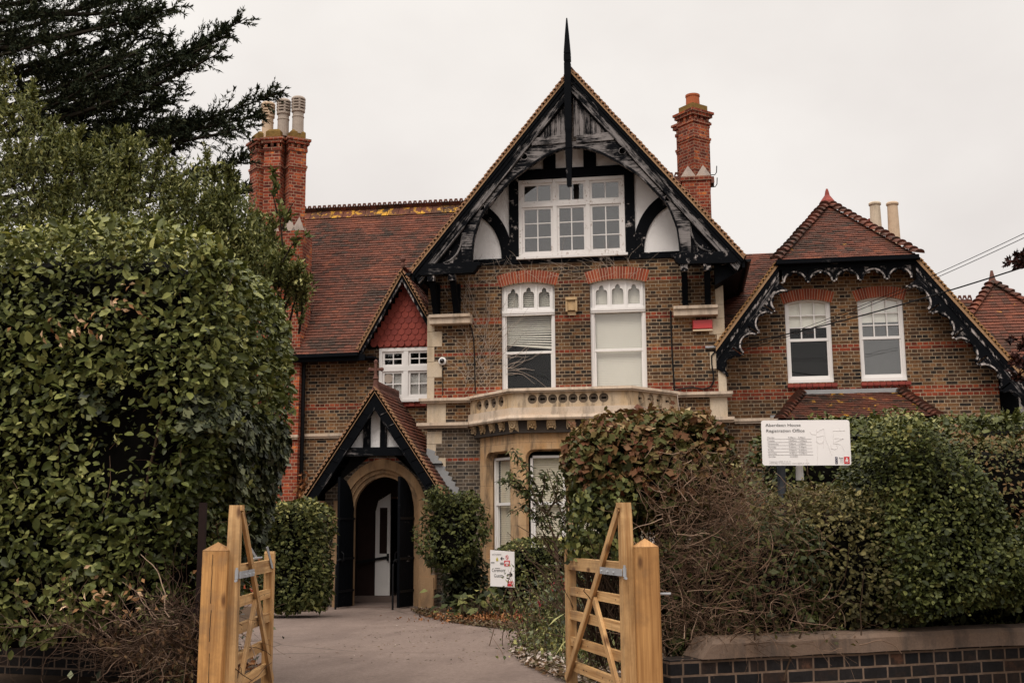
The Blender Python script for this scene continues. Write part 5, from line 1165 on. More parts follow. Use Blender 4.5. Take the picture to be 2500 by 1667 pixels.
def twig_mesh(name, starts, dirs, lens, rad, mat, parent, seg=7, curl=.5, grav=0.0, n=3, taper_=.5):
    """many wandering twigs in one mesh"""
    N_ = len(starts); P = np.zeros((N_, seg+1, 3)); P[:,0] = starts; d = nrm(np.array(dirs, float)); st = (np.array(lens)/seg)[:,None]
    cv = RNG.normal(size=(N_,3))*curl
    for i in range(seg):
        d = nrm(d+cv*.35+RNG.normal(size=(N_,3))*curl*.45+np.array([0,0,grav])); cv = cv*.7+RNG.normal(size=(N_,3))*curl*.35; P[:,i+1] = P[:,i]+d*st
    T = nrm((P[:,1:]-P[:,:-1]).reshape(-1,3)).reshape(N_,seg,3); T = np.concatenate([T, T[:,-1:]], 1)
    ref = np.array([.31,.52,.79]); A = nrm(np.cross(T.reshape(-1,3), ref)).reshape(N_,seg+1,3); B_ = np.cross(T, A)
    rr = np.broadcast_to(rad, N_)[:,None]*np.linspace(1, taper_, seg+1)[None]
    V = np.stack([P+(A*math.cos(6.2832*k/n)+B_*math.sin(6.2832*k/n))*rr[:,:,None] for k in range(n)], 2)
    i0 = (np.arange(N_)[:,None,None]*(seg+1)+np.arange(seg)[None,:,None])*n+np.arange(n)[None,None]; i1 = (np.arange(N_)[:,None,None]*(seg+1)+np.arange(seg)[None,:,None])*n+((np.arange(n)+1)%n)[None,None]
    F = np.stack([i0, i1, i1+n, i0+n], -1).reshape(-1,4)
    o = fast_mesh(name, V.reshape(-1,3), F, M[mat] if isinstance(mat, str) else mat, parent, np.repeat(RNG.random(N_), seg*n)); o['kind'] = 'stuff'; return o, P
M['twig'] = plain('dark_twig', (.06,.038,.025), .9, .4, 20, .1); M['conifer_twig'] = plain('conifer_twig', (.022,.018,.013), .9, .4, 20, .05); M['hedge_core'] = plain('hedge_core_shade', (.004,.0035,.003), .95, .5, 14, .05)  # hedge core is near-black: shade between the leaves put into its colour
t = MT('dry_twig'); t.col(t.ramp(t.rnd(), [(0,(.05,.03,.02)),(.5,(.13,.078,.05)),(.85,(.22,.14,.095)),(1,(.36,.25,.18))]).outputs[0]); t.rough(.9); t.spec(.1); M['dry_twig'] = t.m
t = MT('tangle_stem'); t.col(t.ramp(t.rnd(), [(0,(.03,.018,.012)),(.6,(.085,.052,.035)),(.9,(.17,.11,.08)),(1,(.30,.21,.15))]).outputs[0]); t.rough(.9); t.spec(.1); M['tangle'] = t.m
M['bark'] = plain('bark', (.085,.055,.038), .95, .45, 12, .1, .6, 30)
L_LAUREL = leaf_mat('euonymus_leaf', [(0,(.012,.014,.004)),(.22,(.040,.049,.012)),(.5,(.100,.112,.030)),(.78,(.215,.22,.070)),(1,(.43,.40,.16))], .38, .16, .5)
L_IVYD = leaf_mat('dark_ivy_leaf', [(0,(.008,.011,.006)),(.5,(.034,.042,.018)),(1,(.12,.125,.06))], .35, .08, .5)
L_PRIVET = leaf_mat('privet_leaf', [(0,(.009,.011,.004)),(.35,(.034,.042,.011)),(.7,(.092,.10,.028)),(.9,(.20,.19,.062)),(1,(.36,.31,.11))], .42, .14, .45)
L_YELLOW = leaf_mat('tired_privet_leaf', [(0,(.025,.022,.009)),(.4,(.085,.075,.028)),(.8,(.20,.165,.066)),(1,(.36,.28,.125))], .5, .2, .35)
L_IVYRED = leaf_mat('withered_ivy_leaf', [(0,(.010,.009,.005)),(.2,(.034,.038,.013)),(.42,(.095,.090,.033)),(.58,(.14,.080,.036)),(.74,(.10,.036,.022)),(.88,(.27,.185,.10)),(1,(.42,.32,.20))], .5, .15, .3, (1.05,1.05,.95))
L_BUSH = leaf_mat('shrub_leaf', [(0,(.011,.014,.005)),(.42,(.046,.054,.015)),(.76,(.135,.135,.042)),(1,(.40,.36,.135))], .42, .15, .4)
L_CYP = leaf_mat('cypress_spray', [(0,(.008,.012,.007)),(.6,(.026,.034,.020)),(1,(.075,.080,.045))], .7, .08, .15)
L_PITT = leaf_mat('light_shrub_leaf', [(0,(.018,.022,.007)),(.35,(.075,.085,.026)),(.7,(.175,.178,.062)),(1,(.37,.345,.15))], .45, .22, .4)
L_COPPER = leaf_mat('copper_leaf', [(0,(.014,.008,.008)),(.6,(.035,.013,.012)),(1,(.09,.03,.02))], .5, .12, .3)
L_RUST = leaf_mat('rusty_leaf', [(0,(.05,.02,.010)),(.5,(.17,.06,.022)),(1,(.32,.16,.07))], .7, .12, .2, (1,1,1))
L_DEAD = leaf_mat('dead_leaf', [(0,(.12,.055,.025)),(.5,(.28,.15,.07)),(1,(.50,.36,.24))], .8, .1, .15, (1,1,1))
L_PETAL = leaf_mat('fuchsia_petal', [(0,(.22,.010,.030)),(.6,(.40,.015,.055)),(1,(.45,.09,.06))], .5, .2, .3, (1,1,1))
L_LITTER = leaf_mat('leaf_litter', [(0,(.045,.026,.016)),(.35,(.12,.068,.038)),(.6,(.085,.075,.036)),(.8,(.24,.175,.135)),(1,(.40,.345,.31))], .9, .05, .1, (1,1,1))

# ================================================================ left of the gate
HG = 'hedges along the front wall'
def shL(p):
    z = p[:,2]; p = p.copy(); low = np.clip((2.3-z)/1.2, 0, 1); right = np.clip((p[:,0]+3.2)/1.2, 0, 1)
    p[:,0] -= .30*low*right; p[:,2] -= .10*np.clip((p[:,0]+2.5)/.5, 0, 1)*np.clip((z-2.8)/1.0, 0, 1); p[:,1] += .12*low; return p
def hole(p, inn):                                   # a thin patch one can look into, and bare wood low down by the post
    cx, cz = -2.72, 2.28; e = ((p[:,0]-cx)/.42)**2+((p[:,2]-cz)/.50)**2; e2 = ((p[:,0]+2.05)/.28)**2+((p[:,2]-1.35)/.45)**2; e3 = ((p[:,0]+2.6)/.4)**2+((p[:,2]-3.0)/.20)**2
    pr = np.clip(np.minimum(e, e2+.1), .13, 1); fr = p[:,1] < 8.3
    bot = np.clip((p[:,2]-.92-.22*np.clip((p[:,0]+2.75)/.4,0,1)+.2*wav(p,3,1))/.2, .05, 1); return RNG.random(len(p)) < np.where(fr, pr*bot, bot)
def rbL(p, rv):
    iv = np.clip((p[:,0]+2.75)/.5, 0, 1)*np.clip((2.75-p[:,2])/.5, 0, 1); return np.clip(rv-.30*iv+.16*np.clip((p[:,2]-3.3)/.4, 0, 1), 0, 1)  # ivy end darker; top leaves paler, with sky light put into the tone
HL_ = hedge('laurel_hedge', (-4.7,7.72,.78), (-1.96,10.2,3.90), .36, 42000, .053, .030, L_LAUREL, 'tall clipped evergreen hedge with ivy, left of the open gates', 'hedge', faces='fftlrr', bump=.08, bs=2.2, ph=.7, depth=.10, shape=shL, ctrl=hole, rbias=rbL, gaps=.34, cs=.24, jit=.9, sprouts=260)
p, N_ = rbox((-4.4,7.98,.9), (-2.2,9.9,3.66), .4, 9000, 'fftr', .10, 2.2, .7); p = shL(p-N_*RNG.exponential(.05,len(p))[:,None]); k = len(p); nl = nrm(toW(N_)+RNG.normal(size=(k,3))*.7+np.array([0,0,.4])); leaves('inner_foliage', toW(p), np.cross(nl, RNG.normal(size=(k,3))), nl, .055*RNG.uniform(.6,1.2,k), .03, L_IVYD, HL_, RNG.random(k)*.8)
# ivy growing through its right-hand end
p, N_ = rbox((-3.1,7.71,1.15), (-1.94,10.1,2.75), .35, 7500, 'ffrr', .12, 2.6, 1.9); k = (wav(p, 1.6, 4) > -.2) & (RNG.random(len(p)) < np.clip((p[:,0]+3.2)/.9, .1, 1)) & (RNG.random(len(p)) < np.clip((p[:,2]-1.2)/.5, .05, 1)); p, N_ = shL(p[k]), N_[k]
n_ = len(p); nl = nrm(toW(N_)+np.array([0,0,.5])+RNG.normal(size=(n_,3))*.35); dl = nrm(np.cross(nl, RNG.normal(size=(n_,3)))+np.array([0,0,-.7])); s = RNG.uniform(.7,1.3,n_)
leaves('ivy', toW(p-N_*RNG.exponential(.06,n_)[:,None]), dl, nl, .062*s, .062*s, L_IVYD, HL_, None, IVY)
k = 130; q = np.c_[RNG.uniform(-4.2,-2.0,k), RNG.uniform(7.8,8.4,k), RNG.uniform(1.0,3.3,k)]
twig_mesh('bare_twigs', toW(q), np.c_[RNG.normal(size=k)*.5, RNG.normal(size=k)*.4-.2, RNG.uniform(.3,1,k)], RNG.uniform(.2,.55,k), .003, 'dry_twig', HL_, 7, .28)
k = 9; q = np.c_[RNG.uniform(-3.0,-2.4,k), RNG.uniform(8.05,8.35,k), np.full(k,.75)]
twig_mesh('stems', toW(q), np.c_[RNG.normal(size=k)*.14, RNG.normal(size=k)*.04, np.ones(k)], RNG.uniform(1.8,2.4,k), .016, 'twig', HL_, 9, .05, n=6)
q = np.vstack([np.c_[-3.0+.16*RNG.normal(size=26), 7.66+.04*RNG.normal(size=26), 3.05+.06*RNG.normal(size=26)], np.c_[-2.62+.26*RNG.normal(size=60), 7.72+.05*RNG.normal(size=60), 1.24+.07*RNG.normal(size=60)], np.c_[-2.68+.08*RNG.normal(size=16), 7.66+.04*RNG.normal(size=16), 3.22+.05*RNG.normal(size=16)]]); k = len(q)
leaves('dead_leaves', toW(q), RNG.normal(size=(k,3)), np.array([0,-1,.3])+RNG.normal(size=(k,3))*.6, .055, .026, L_DEAD, HL_)
# tangle of bare ivy stems on the wall top
root = empty('ivy_tangle', lat(-2.3,7.6,.9), 'tangle of bare dry ivy stems and dead leaves over the left wall', 'climber')
k = 640; q = np.c_[-1.98-np.abs(RNG.normal(size=k))*.46, RNG.uniform(7.5,7.8,k), .66+RNG.random(k)*.40]; q[:,2] = np.maximum(q[:,2], .95-.30*np.clip((q[:,0]+2.7)/.6,-.4,1)); q[:,2] += .25*np.exp(-((q[:,0]+2.2)/.25)**2)*RNG.random(k)
twig_mesh('dry_stems', toW(q), np.c_[RNG.normal(size=k), RNG.normal(size=k)*.35-.1, RNG.normal(size=k)*.45], RNG.uniform(.15,.6,k), .0014+.0040*RNG.random(k)**2, 'tangle', root, 9, .55)
k = 520; q = np.c_[-1.98-np.abs(RNG.normal(size=k))*.45, RNG.uniform(7.45,7.7,k), .72+RNG.random(k)*.36]; q[:,2] = np.maximum(q[:,2], .97-.30*np.clip((q[:,0]+2.7)/.6,-.4,1))
leaves('dead_leaves', toW(q), RNG.normal(size=(k,3)), RNG.normal(size=(k,3))+np.array([0,-.5,.5]), .042, .02, L_LITTER, root, RNG.random(k)*.55)
def garden_wall(name, a, c, top, base, th, mat, label, cope=None):
    a, c = Vector(a), Vector(c); d = (c-a); d.z = 0; L = d.length; T = Matrix.Translation((a.x,a.y,0)) @ Matrix.Rotation(math.atan2(d.y,d.x), 4, 'Z')
    root = empty(name, (a.x,a.y,base), label, 'wall'); m = MB(); m.box(0, L, 0, th, base, top, T); m.build('brickwork', M[mat], root)
    if cope:
        m = MB(); hgt = cope; n = 26; sec = [(-.035,top+.001),(-.04,top+hgt*.72),(-.02,top+hgt*.93),(.03,top+hgt),(th*.5,top+hgt*1.05),(th+.02,top+hgt*.9),(th+.035,top+.001)]; vs = []
        for i in range(n+1):
            x = .22+(L-.22)*i/n; j = random.uniform(-.004,.004); vs += [T @ Vector((x+(0 if i else .10*(z-top)/hgt), y, z+j)) for y, z in sec]
        k = len(sec); m.add(vs, [[i*k+e, i*k+e+1, (i+1)*k+e+1, (i+1)*k+e] for i in range(n) for e in range(k-1)]+[list(range(k))])
        m.build('coping', M['concrete'], root, smooth=False)
    return root
M['concrete'] = stone_mat('worn_concrete', (.175,.122,.092), .6, None, (.17,.11,.075))
wl0, wl1 = atZ(-260,1520,.86), atZ(470,1540,.86); garden_wall('garden_wall', (wl0.x,wl0.y,0), (wl1.x,wl1.y,0), .86, -.2, .23, 'engineering', 'dark engineering brick wall under the tall left hedge')
wr0, wr1 = atZ(1636,1612,.80), atZ(2760,1560,.80); garden_wall('garden_wall', (wr0.x,wr0.y,0), (wr1.x,wr1.y,0), .80, -.2, .23, 'engineering', 'dark brick wall with rounded concrete coping under the right hedges', .135)
m = MB(); p = atD(490,1400,7.62); m.box(-.022, .022, -.022, .022, .4, 1.86, Matrix.Translation((p.x,p.y,0)) @ Matrix.Rotation(YAW,4,'Z')); m.box(-.10, -.022, -.012, .012, 1.14, 1.17, Matrix.Translation((p.x,p.y,0)) @ Matrix.Rotation(YAW,4,'Z'))
tag(m.build('fence_post', plain('rusty_iron', (.018,.011,.010), .9, .4, 12, .1)), 'old rusty dark metal post just behind the left gate post', 'post')

# ================================================================ gate posts and gates
WOOD = wood_mat('treated_softwood', (.31,.155,.052), (.60,.375,.17)); WOOD2 = wood_mat('treated_softwood_dark', (.27,.125,.038), (.50,.265,.092))
GALV = plain('galvanised_steel', (.30,.31,.33), .42, .25, 14, .6); 
def gate_post(px, D, label, yaw, tilt=0.0):
    p = atD(px, 1500, D); g = gz(p.x, p.y); root = empty('gate_post', (p.x,p.y,g), label, 'gate post', 'wooden gate posts'); T = Matrix.Translation((p.x,p.y,0)) @ Matrix.Rotation(YAW+yaw, 4, 'Z') @ Matrix.Rotation(tilt, 4, 'Y')
    m = MB(); h = .078; zt = atD(px, 1344 if px < 1000 else 1335, D).z
    c = .008; o = random.random()*5
    sec = [(-h+c,-h),(h-c,-h),(h,-h+c),(h,h-c),(h-c,h),(-h+c,h),(-h,h-c),(-h,-h+c)]; vs = [T @ Vector((x,y,g-.3)) for x, y in sec]+[T @ Vector((x,y,zt)) for x, y in sec]; n = 8; fs = []; uv = []; acc = 0
    for i in range(n):
        j = (i+1) % n; w_ = math.hypot(sec[j][0]-sec[i][0], sec[j][1]-sec[i][1]); fs.append([i,j,n+j,n+i]); uv.append([(o,acc),(o,acc+w_),(o+zt-g+.3,acc+w_),(o+zt-g+.3,acc)]); acc += w_
    m.add(vs, fs, uv); m.build('shaft', WOOD2, root)
    m = MB(); vs = [T @ Vector(q) for q in ((-h,-h,zt+.002),(h,-h,zt+.002),(h,h,zt+.002),(-h,h,zt+.002),(0,0,zt+.055))]; m.add(vs, [[0,1,4],[1,2,4],[2,3,4],[3,0,4]], [[(0,0),(0,.15),(.08,.07)]]*4); m.build('cap', WOOD2, root)
    m = MB()                                        # drying cracks
    if px < 1000:
        for (za, zb) in ((.02,.32),(.36,.55),(.62,1.15)):
            q = []; x = -.008
            for z in np.linspace(zt-za, zt-zb, 9): x += random.uniform(-.0035,.003); q.append((x, z))
            m.strip([(a-.0016,b) for a, b in q], [(a+.0018,b) for a, b in q], -h-.0015, -h+.001)
        m.v = [tuple(T @ Vector(v)) for v in m.v]; m.build('crack', M['dark'], root)
    else:
        m.tube([T @ Vector((h,0,zt-.29)), T @ Vector((h+.075,0,zt-.29))], .008, 6); m.build('bolt', GALV, root)
    return root
gate_post(523, 7.24, 'squared timber gate post with a long crack, beside the left hedge', 0, R(.35)); gate_post(1582, 7.24, 'squared timber gate post beside the withered right hedge', 0, R(-.3))
def gate(hpx, hD, fpx, fD, label, left):
    a, c = atD(hpx, 1500, hD), atD(fpx, 1500, fD); d = Vector((c.x-a.x, c.y-a.y, 0)); L = d.length; root = empty('gate', (a.x,a.y,gz(a.x,a.y)), label, 'gate', 'pair of open timber gates')
    T = Matrix.Translation((a.x,a.y,0)) @ Matrix.Rotation(math.atan2(d.y,d.x), 4, 'Z'); sd = -1 if left else 1      # viewer's face is at local y = sd
    def tr(m): m.v = [tuple(T @ Vector(v)) for v in m.v]; return m
    z0 = .56; m = MB()
    A = [(.0,z0),(.0,1.46),(.004,1.62),(.014,1.74),(.03,1.835)]; B_ = [(.072,z0),(.072,1.46),(.072,1.62),(.074,1.74),(.076,1.835)]
    m.strip(A, B_, -.038, .038); tr(m).build('heel_stile', WOOD, root)
    m = MB(); m.strip([(L-.062,z0),(L-.062,1.505),(L-.052,1.52)], [(L,z0),(L,1.505),(L-.01,1.52)], -.034, .034); tr(m).build('latch_stile', WOOD, root)
    for i, (za, zb) in enumerate(((1.375,1.46),(1.192,1.252),(1.022,1.084),(.838,.90),(.665,.73))):
        w_ = .026 if i == 0 else .018; m = MB(); m.strip([(.073,za),(L-.063,za)], [(.073,zb),(L-.063,zb)], -w_, w_); tr(m).build('rail', WOOD, root)
    f0, f1 = (.034,.056) if True else (0,0)
    def brace(u0, za, u1, zb, w_, y0, y1):
        dd = Vector((u1-u0, zb-za)); dd.normalize(); px_, pz_ = -dd.y*w_/2, dd.x*w_/2; m = MB(); m.strip([(u0-px_,za-pz_),(u1-px_,zb-pz_)], [(u0+px_,za+pz_),(u1+px_,zb+pz_)], y0, y1); tr(m).build('brace', WOOD, root)
    ys = sorted((sd*.027, sd*.050)); ys2 = sorted((sd*.019, sd*.042))
    brace(.05,1.80,L-.03,.60,.055,*[y*1.0 for y in ys]); brace(L*.47,1.20,.07,.58,.052,*ys2)
    m = MB(); m.strip([(.0,1.80),(.07,1.80)], [(.0,1.835),(.07,1.835)], *sorted((sd*.038, sd*.05)))
    tr(m).build('top_block', WOOD, root)
    for z in (1.40, .665):
        m = MB(); y = sorted((sd*.0515, sd*.0565)); e = .40 if z > 1 else .11
        m.box(-.02, e, y[0], y[1], z-.022, z+.022); yb = sorted((-sd*.0395, -sd*.044)); m.box(-.02, e, yb[0], yb[1], z-.022, z+.022)
        m.lathe([(.012,-.024),(.012,.03)], (-.024,sd*.035,z), 10); m.lathe([(.008,-.036),(.008,.045)], (-.024,sd*.035,z), 8); m.tube([(-.024,sd*.035,z-.034),(-.05,sd*.035,z-.034)], .009, 7)
        for u in (.12,.24,.36):
            if u < e: m.lathe([(.011,-.004),(.008,.004)], (u,sd*.0575,z), 8)
        tr(m).build('hinge', GALV, root)
    m = MB()
    for k in range(12):
        u, z = random.uniform(.1,L-.1), random.choice((1.22,1.05,.87,.70))
        m.box(u-.004, u+.004, min(sd*.0181,sd*.0195), max(sd*.0181,sd*.0195), z-.004, z+.004)
    tr(m).build('nail', M['iron'], root); m = MB()
    if left:
        m.strip([(L*.52,1.545),(L*.70,1.47)], [(L*.56,1.555),(L*.75,1.475)], .026, .031); m.strip([(L*.72,1.555),(L*.90,1.40)], [(L*.77,1.56),(L*.95,1.40)], -.036, -.031)
        m.tube([(L*.50,.02,1.475),(L*.70,.03,1.475),(L*.74,.01,1.48),(L*.70,-.01,1.485),(L*.50,0,1.485)], .006, 6)
    else: m.tube([(L-.12,0,1.45),(L-.125,0,1.495),(L-.14,0,1.51),(L-.155,0,1.495),(L-.16,0,1.45)], .006, 6)
    tr(m).build('latch', GALV, root); return root
gate(563, 7.22, 657, 8.42, 'open timber field gate with a steel throw-over latch, beside the left hedge', True)
gate(1537, 7.22, 1391, 8.46, 'open timber field gate with a small ring latch, in front of the flower bed', False)

# ================================================================ hedges on the right
IV = hedge('ivy_bush', (.40,8.15,1.70), (1.72,9.5,2.50), .36, 13500, .050, .044, L_IVYRED, 'rounded mass of withered brown and green ivy above the right gate post', 'ivy', faces='fttlrb', bump=.09, bs=2.6, ph=2.2, depth=.07, tpl=IVY, out=.8, rbias=lambda p, rv: np.clip(rv+.18*np.clip((p[:,2]-2.15)/.3,-1.2,1)+.05, 0, 1), cs=.17, coremat='hedge_core', up=.35, sprouts=50)  # upper ivy leaves toned paler and lower ones darker, as painted top light
p, N_ = rbox((.36,8.1,1.35), (1.0,8.9,2.1), .28, 1500, 'fl', .12, 3, 1.1); k = len(p); nl = nrm(toW(N_)+RNG.normal(size=(k,3))*.6+np.array([0,0,.4])); leaves('hanging_leaves', toW(p-N_*RNG.exponential(.1,k)[:,None]), np.cross(nl, RNG.normal(size=(k,3)))+np.array([0,0,-.6]), nl, .05, .035, L_PRIVET, IV, None, LEAF5)
k = 500; q = np.c_[RNG.uniform(.55,1.45,k), RNG.uniform(8.3,9.2,k), RNG.uniform(.6,1.2,k)]
twig_mesh('stems', toW(q), np.c_[RNG.normal(size=k)*.35-.15, RNG.normal(size=k)*.2, np.ones(k)], RNG.uniform(.4,1.1,k), RNG.uniform(.003,.009,k), 'twig', IV, 7, .22)
# bare thicket
TH = empty('bare_thicket', lat(1.6,8,.5), 'thicket of bare brown twigs between the ivy mass and the green hedge', 'hedge', HG)
k = 2000; q = np.c_[np.r_[RNG.normal(1.62,.38,k*2//3), RNG.normal(1.3,.22,k-k*2//3)], RNG.uniform(7.85,8.7,k), RNG.uniform(.85,2.25,k)]; lim = 2.26-.25*np.clip((q[:,0]-1.22)/.4,0,1)-.75*np.clip((q[:,0]-1.62)/.12,0,1.0); ok = (q[:,2] < lim) & (q[:,0] < 2.45) & (q[:,0] > .92); q = q[ok]; k = len(q)
twig_mesh('twigs', toW(q), np.c_[RNG.normal(size=k)+.15, RNG.normal(size=k)*.5-.35, RNG.normal(size=k)*.55+.12], RNG.uniform(.10,.46,k)*np.where(q[:,2]>1.75,.55,1), .0010+.0042*RNG.random(k)**2.2, 'dry_twig', TH, 7, .42)
k = 1500; q = np.c_[RNG.normal(1.5,.34,k), RNG.uniform(7.8,8.2,k), RNG.uniform(.85,1.95,k)]; q = q[(q[:,0] > .95) & (q[:,0] < 2.2)]; k = len(q)
twig_mesh('twigs', toW(q), np.c_[RNG.normal(size=k), RNG.normal(size=k)*.4-.2, RNG.normal(size=k)*.6+.15], RNG.uniform(.08,.28,k), .0010+.0013*RNG.random(k), 'dry_twig', TH, 6, .55)
k = 900; q = np.c_[np.minimum(RNG.normal(1.58,.10,k),1.70), RNG.uniform(8.1,9.0,k), RNG.uniform(1.45,2.2,k)]
twig_mesh('twigs', toW(q), np.c_[RNG.normal(size=k), RNG.normal(size=k)*.5, RNG.normal(size=k)*.7+.2], RNG.uniform(.06,.2,k), .0010+.0014*RNG.random(k), 'dry_twig', TH, 5, .5)
k = 90; q = np.c_[RNG.normal(1.6,.35,k), RNG.uniform(8.0,8.7,k), RNG.uniform(.6,1.0,k)]; twig_mesh('stems', toW(q), np.c_[RNG.normal(size=k)*.4, RNG.normal(size=k)*.2, np.ones(k)*1.6], RNG.uniform(.4,.9,k), RNG.uniform(.005,.011,k), 'twig', TH, 8, .25, n=5)
k = 3200; q = np.c_[RNG.normal(1.62,.45,k), RNG.uniform(7.9,8.6,k), RNG.uniform(.85,2.2,k)]; q = q[(q[:,0] > .95) & (q[:,0] < 2.4) & (q[:,2] < 2.2-.5*np.clip((q[:,0]-1.6)/.5,0,1))]; q = q[wav(q,4.5,2) > -.1]; k = len(q); leaves('last_leaves', toW(q), RNG.normal(size=(k,3)), RNG.normal(size=(k,3))+np.array([0,-.4,.7]), .042*RNG.uniform(.6,1.3,k), .026, L_YELLOW, TH, RNG.random(k)*.8, LEAF4)
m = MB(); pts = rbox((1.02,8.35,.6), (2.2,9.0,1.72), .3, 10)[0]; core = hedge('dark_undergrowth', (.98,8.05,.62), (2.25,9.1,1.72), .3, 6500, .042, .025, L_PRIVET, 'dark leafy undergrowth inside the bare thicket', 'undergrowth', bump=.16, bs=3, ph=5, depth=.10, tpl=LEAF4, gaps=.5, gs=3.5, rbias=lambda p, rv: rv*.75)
hedge('privet_hedge', (1.98,8.2,.88), (3.0,9.4,1.93), .28, 13000, .032, .020, L_YELLOW, 'low tired yellow-green hedge just right of the notice board post', 'hedge', HG, bump=.08, bs=3.2, ph=1.4, depth=.09, gaps=.34, gs=3.2, sprouts=150, rbias=lambda p, rv: np.clip(rv*np.clip((p[:,2]-.6)/1.1,.35,1), 0, 1))  # leaves toned darker downwards, shade put into their colour
def shR(p): p = p.copy(); p[:,2] -= .75*np.clip((p[:,0]-2.95)/.8, 0, 1)**1.6*np.clip((p[:,2]-1.2)/1.0, 0, 1)+.12*np.clip((2.9-p[:,0])/.3, 0, 1)*(p[:,2] > 1.8); return p
hedge('privet_hedge', (2.60,8.05,.90), (3.78,9.6,2.50), .45, 30000, .032, .020, L_PRIVET, 'dense dark green clipped hedge at the far right above the coping', 'hedge', HG, faces='fftlr', bump=.12, bs=2.4, ph=3.3, depth=.10, gaps=.40, gs=4.5, shape=shR, sprouts=150, rbias=lambda p, rv: np.clip(rv+.28*np.clip((p[:,2]-2.15)/.35, 0, 1)-.03, 0, 1))  # paler upper leaves carry painted top light
hedge('privet_hedge', (2.45,10.3,.6), (6.2,12.0,2.66), .30, 15000, .05, .03, L_PRIVET, 'long flat-topped hedge behind, with a sunlit pale green top', 'hedge', HG, faces='fttlr', bump=.07, bs=2.0, ph=4.1, depth=.08, sprouts=200, shape=lambda p: p+np.c_[0*p[:,0],0*p[:,0],(.05*np.clip(p[:,0]-3.2,0,3)-.02)], rbias=lambda p, rv: np.clip(rv+.30*np.clip((p[:,2]-2.45)/.25, 0, 1), 0, 1))  # bright top comes from paler leaf colour, painted as light from above
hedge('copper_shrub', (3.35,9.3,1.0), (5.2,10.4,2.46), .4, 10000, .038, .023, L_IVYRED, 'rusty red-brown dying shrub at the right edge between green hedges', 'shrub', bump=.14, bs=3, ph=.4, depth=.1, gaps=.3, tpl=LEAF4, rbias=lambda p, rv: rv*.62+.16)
hedge('privet_hedge', (3.95,8.15,.90), (5.4,9.3,1.85), .4, 11000, .034, .021, L_PRIVET, 'shaded end of hedge running out of the picture on the right', 'hedge', HG, bump=.12, bs=2.4, ph=6.3, depth=.085, rbias=lambda p, rv: rv*.7)  # whole end toned down, its shade put into the leaf colour
# ================================================================ shrubs by the house
SG = 'shrubs by the porch'
hedge('evergreen_shrub', (-4.72,20.6,.02), (-3.42,22.0,2.18), .5, 9000, .075, .046, L_BUSH, 'rounded evergreen shrub against the red brick left of the porch', 'shrub', SG, bump=.14, bs=2.0, ph=1.2, depth=.08, tpl=LEAF4, gaps=.22, gs=2.6, rbias=lambda p, rv: np.clip(rv+.2*np.clip((p[:,2]-1.6)/.4, 0, 1), 0, 1))  # crown leaves coloured lighter as if lit from above
hedge('evergreen_shrub', (-1.70,21.7,.85), (-.60,22.8,2.40), .42, 5200, .075, .046, L_BUSH, 'evergreen shrub on a dark stem between porch and stone bay', 'shrub', SG, bump=.26, bs=2.6, ph=2.6, depth=.12, tpl=LEAF4, faces='ftlrb', gaps=.42, gs=3.2, rbias=lambda p, rv: np.clip(rv*.85+.1*np.clip((p[:,2]-1.9)/.4, 0, 1), 0, 1))  # upper leaves tinted paler, painted light on the crown
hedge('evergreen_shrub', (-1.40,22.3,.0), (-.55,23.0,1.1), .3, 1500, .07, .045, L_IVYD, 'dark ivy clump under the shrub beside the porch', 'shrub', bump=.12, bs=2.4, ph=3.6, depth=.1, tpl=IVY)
hedge('box_hedge', (-.40,20.6,.0), (1.85,21.8,1.40), .22, 9000, .062, .042, L_BUSH, 'low clipped hedge behind the ceremony sign in front of the bay', 'hedge', None, bump=.07, bs=2.6, ph=.9, depth=.07, tpl=LEAF4, gaps=.18, gs=3, rbias=lambda p, rv: np.clip(rv+.22*np.clip((p[:,2]-1.2)/.2, 0, 1), 0, 1), shape=lambda p: p-np.c_[0*p[:,0],0*p[:,0],.13*np.clip((.05-p[:,0])/.3,0,1)*(p[:,2]>.9)])  # top layer of leaves tinted lighter to stand for skylight
# broad leaved plant
LP = empty('broad_leaf_plant', lat(-.75,20.3,.05), 'clump of big soft green leaves at the foot of the porch shrub', 'plant')
k = 120; q = np.c_[RNG.normal(-.75,.36,k), RNG.normal(20.3,.3,k), np.abs(RNG.normal(.28,.18,k))]; leaves('leaves', toW(q), np.c_[RNG.normal(size=k), RNG.normal(size=k)-.5, RNG.normal(size=k)*.2-.25], np.c_[RNG.normal(size=k)*.4, RNG.normal(size=k)*.3-.4, np.ones(k)], RNG.uniform(.13,.24,k), RNG.uniform(.11,.18,k), L_BUSH, LP, RNG.random(k)*.9)
twig_mesh('stalks', toW(np.c_[q[:,0]*.5-.37, q[:,1], 0*q[:,2]+.03]), np.c_[RNG.normal(size=k)*.5, RNG.normal(size=k)*.4, np.ones(k)], RNG.uniform(.2,.5,k), .006, 'twig', LP, 4, .2)
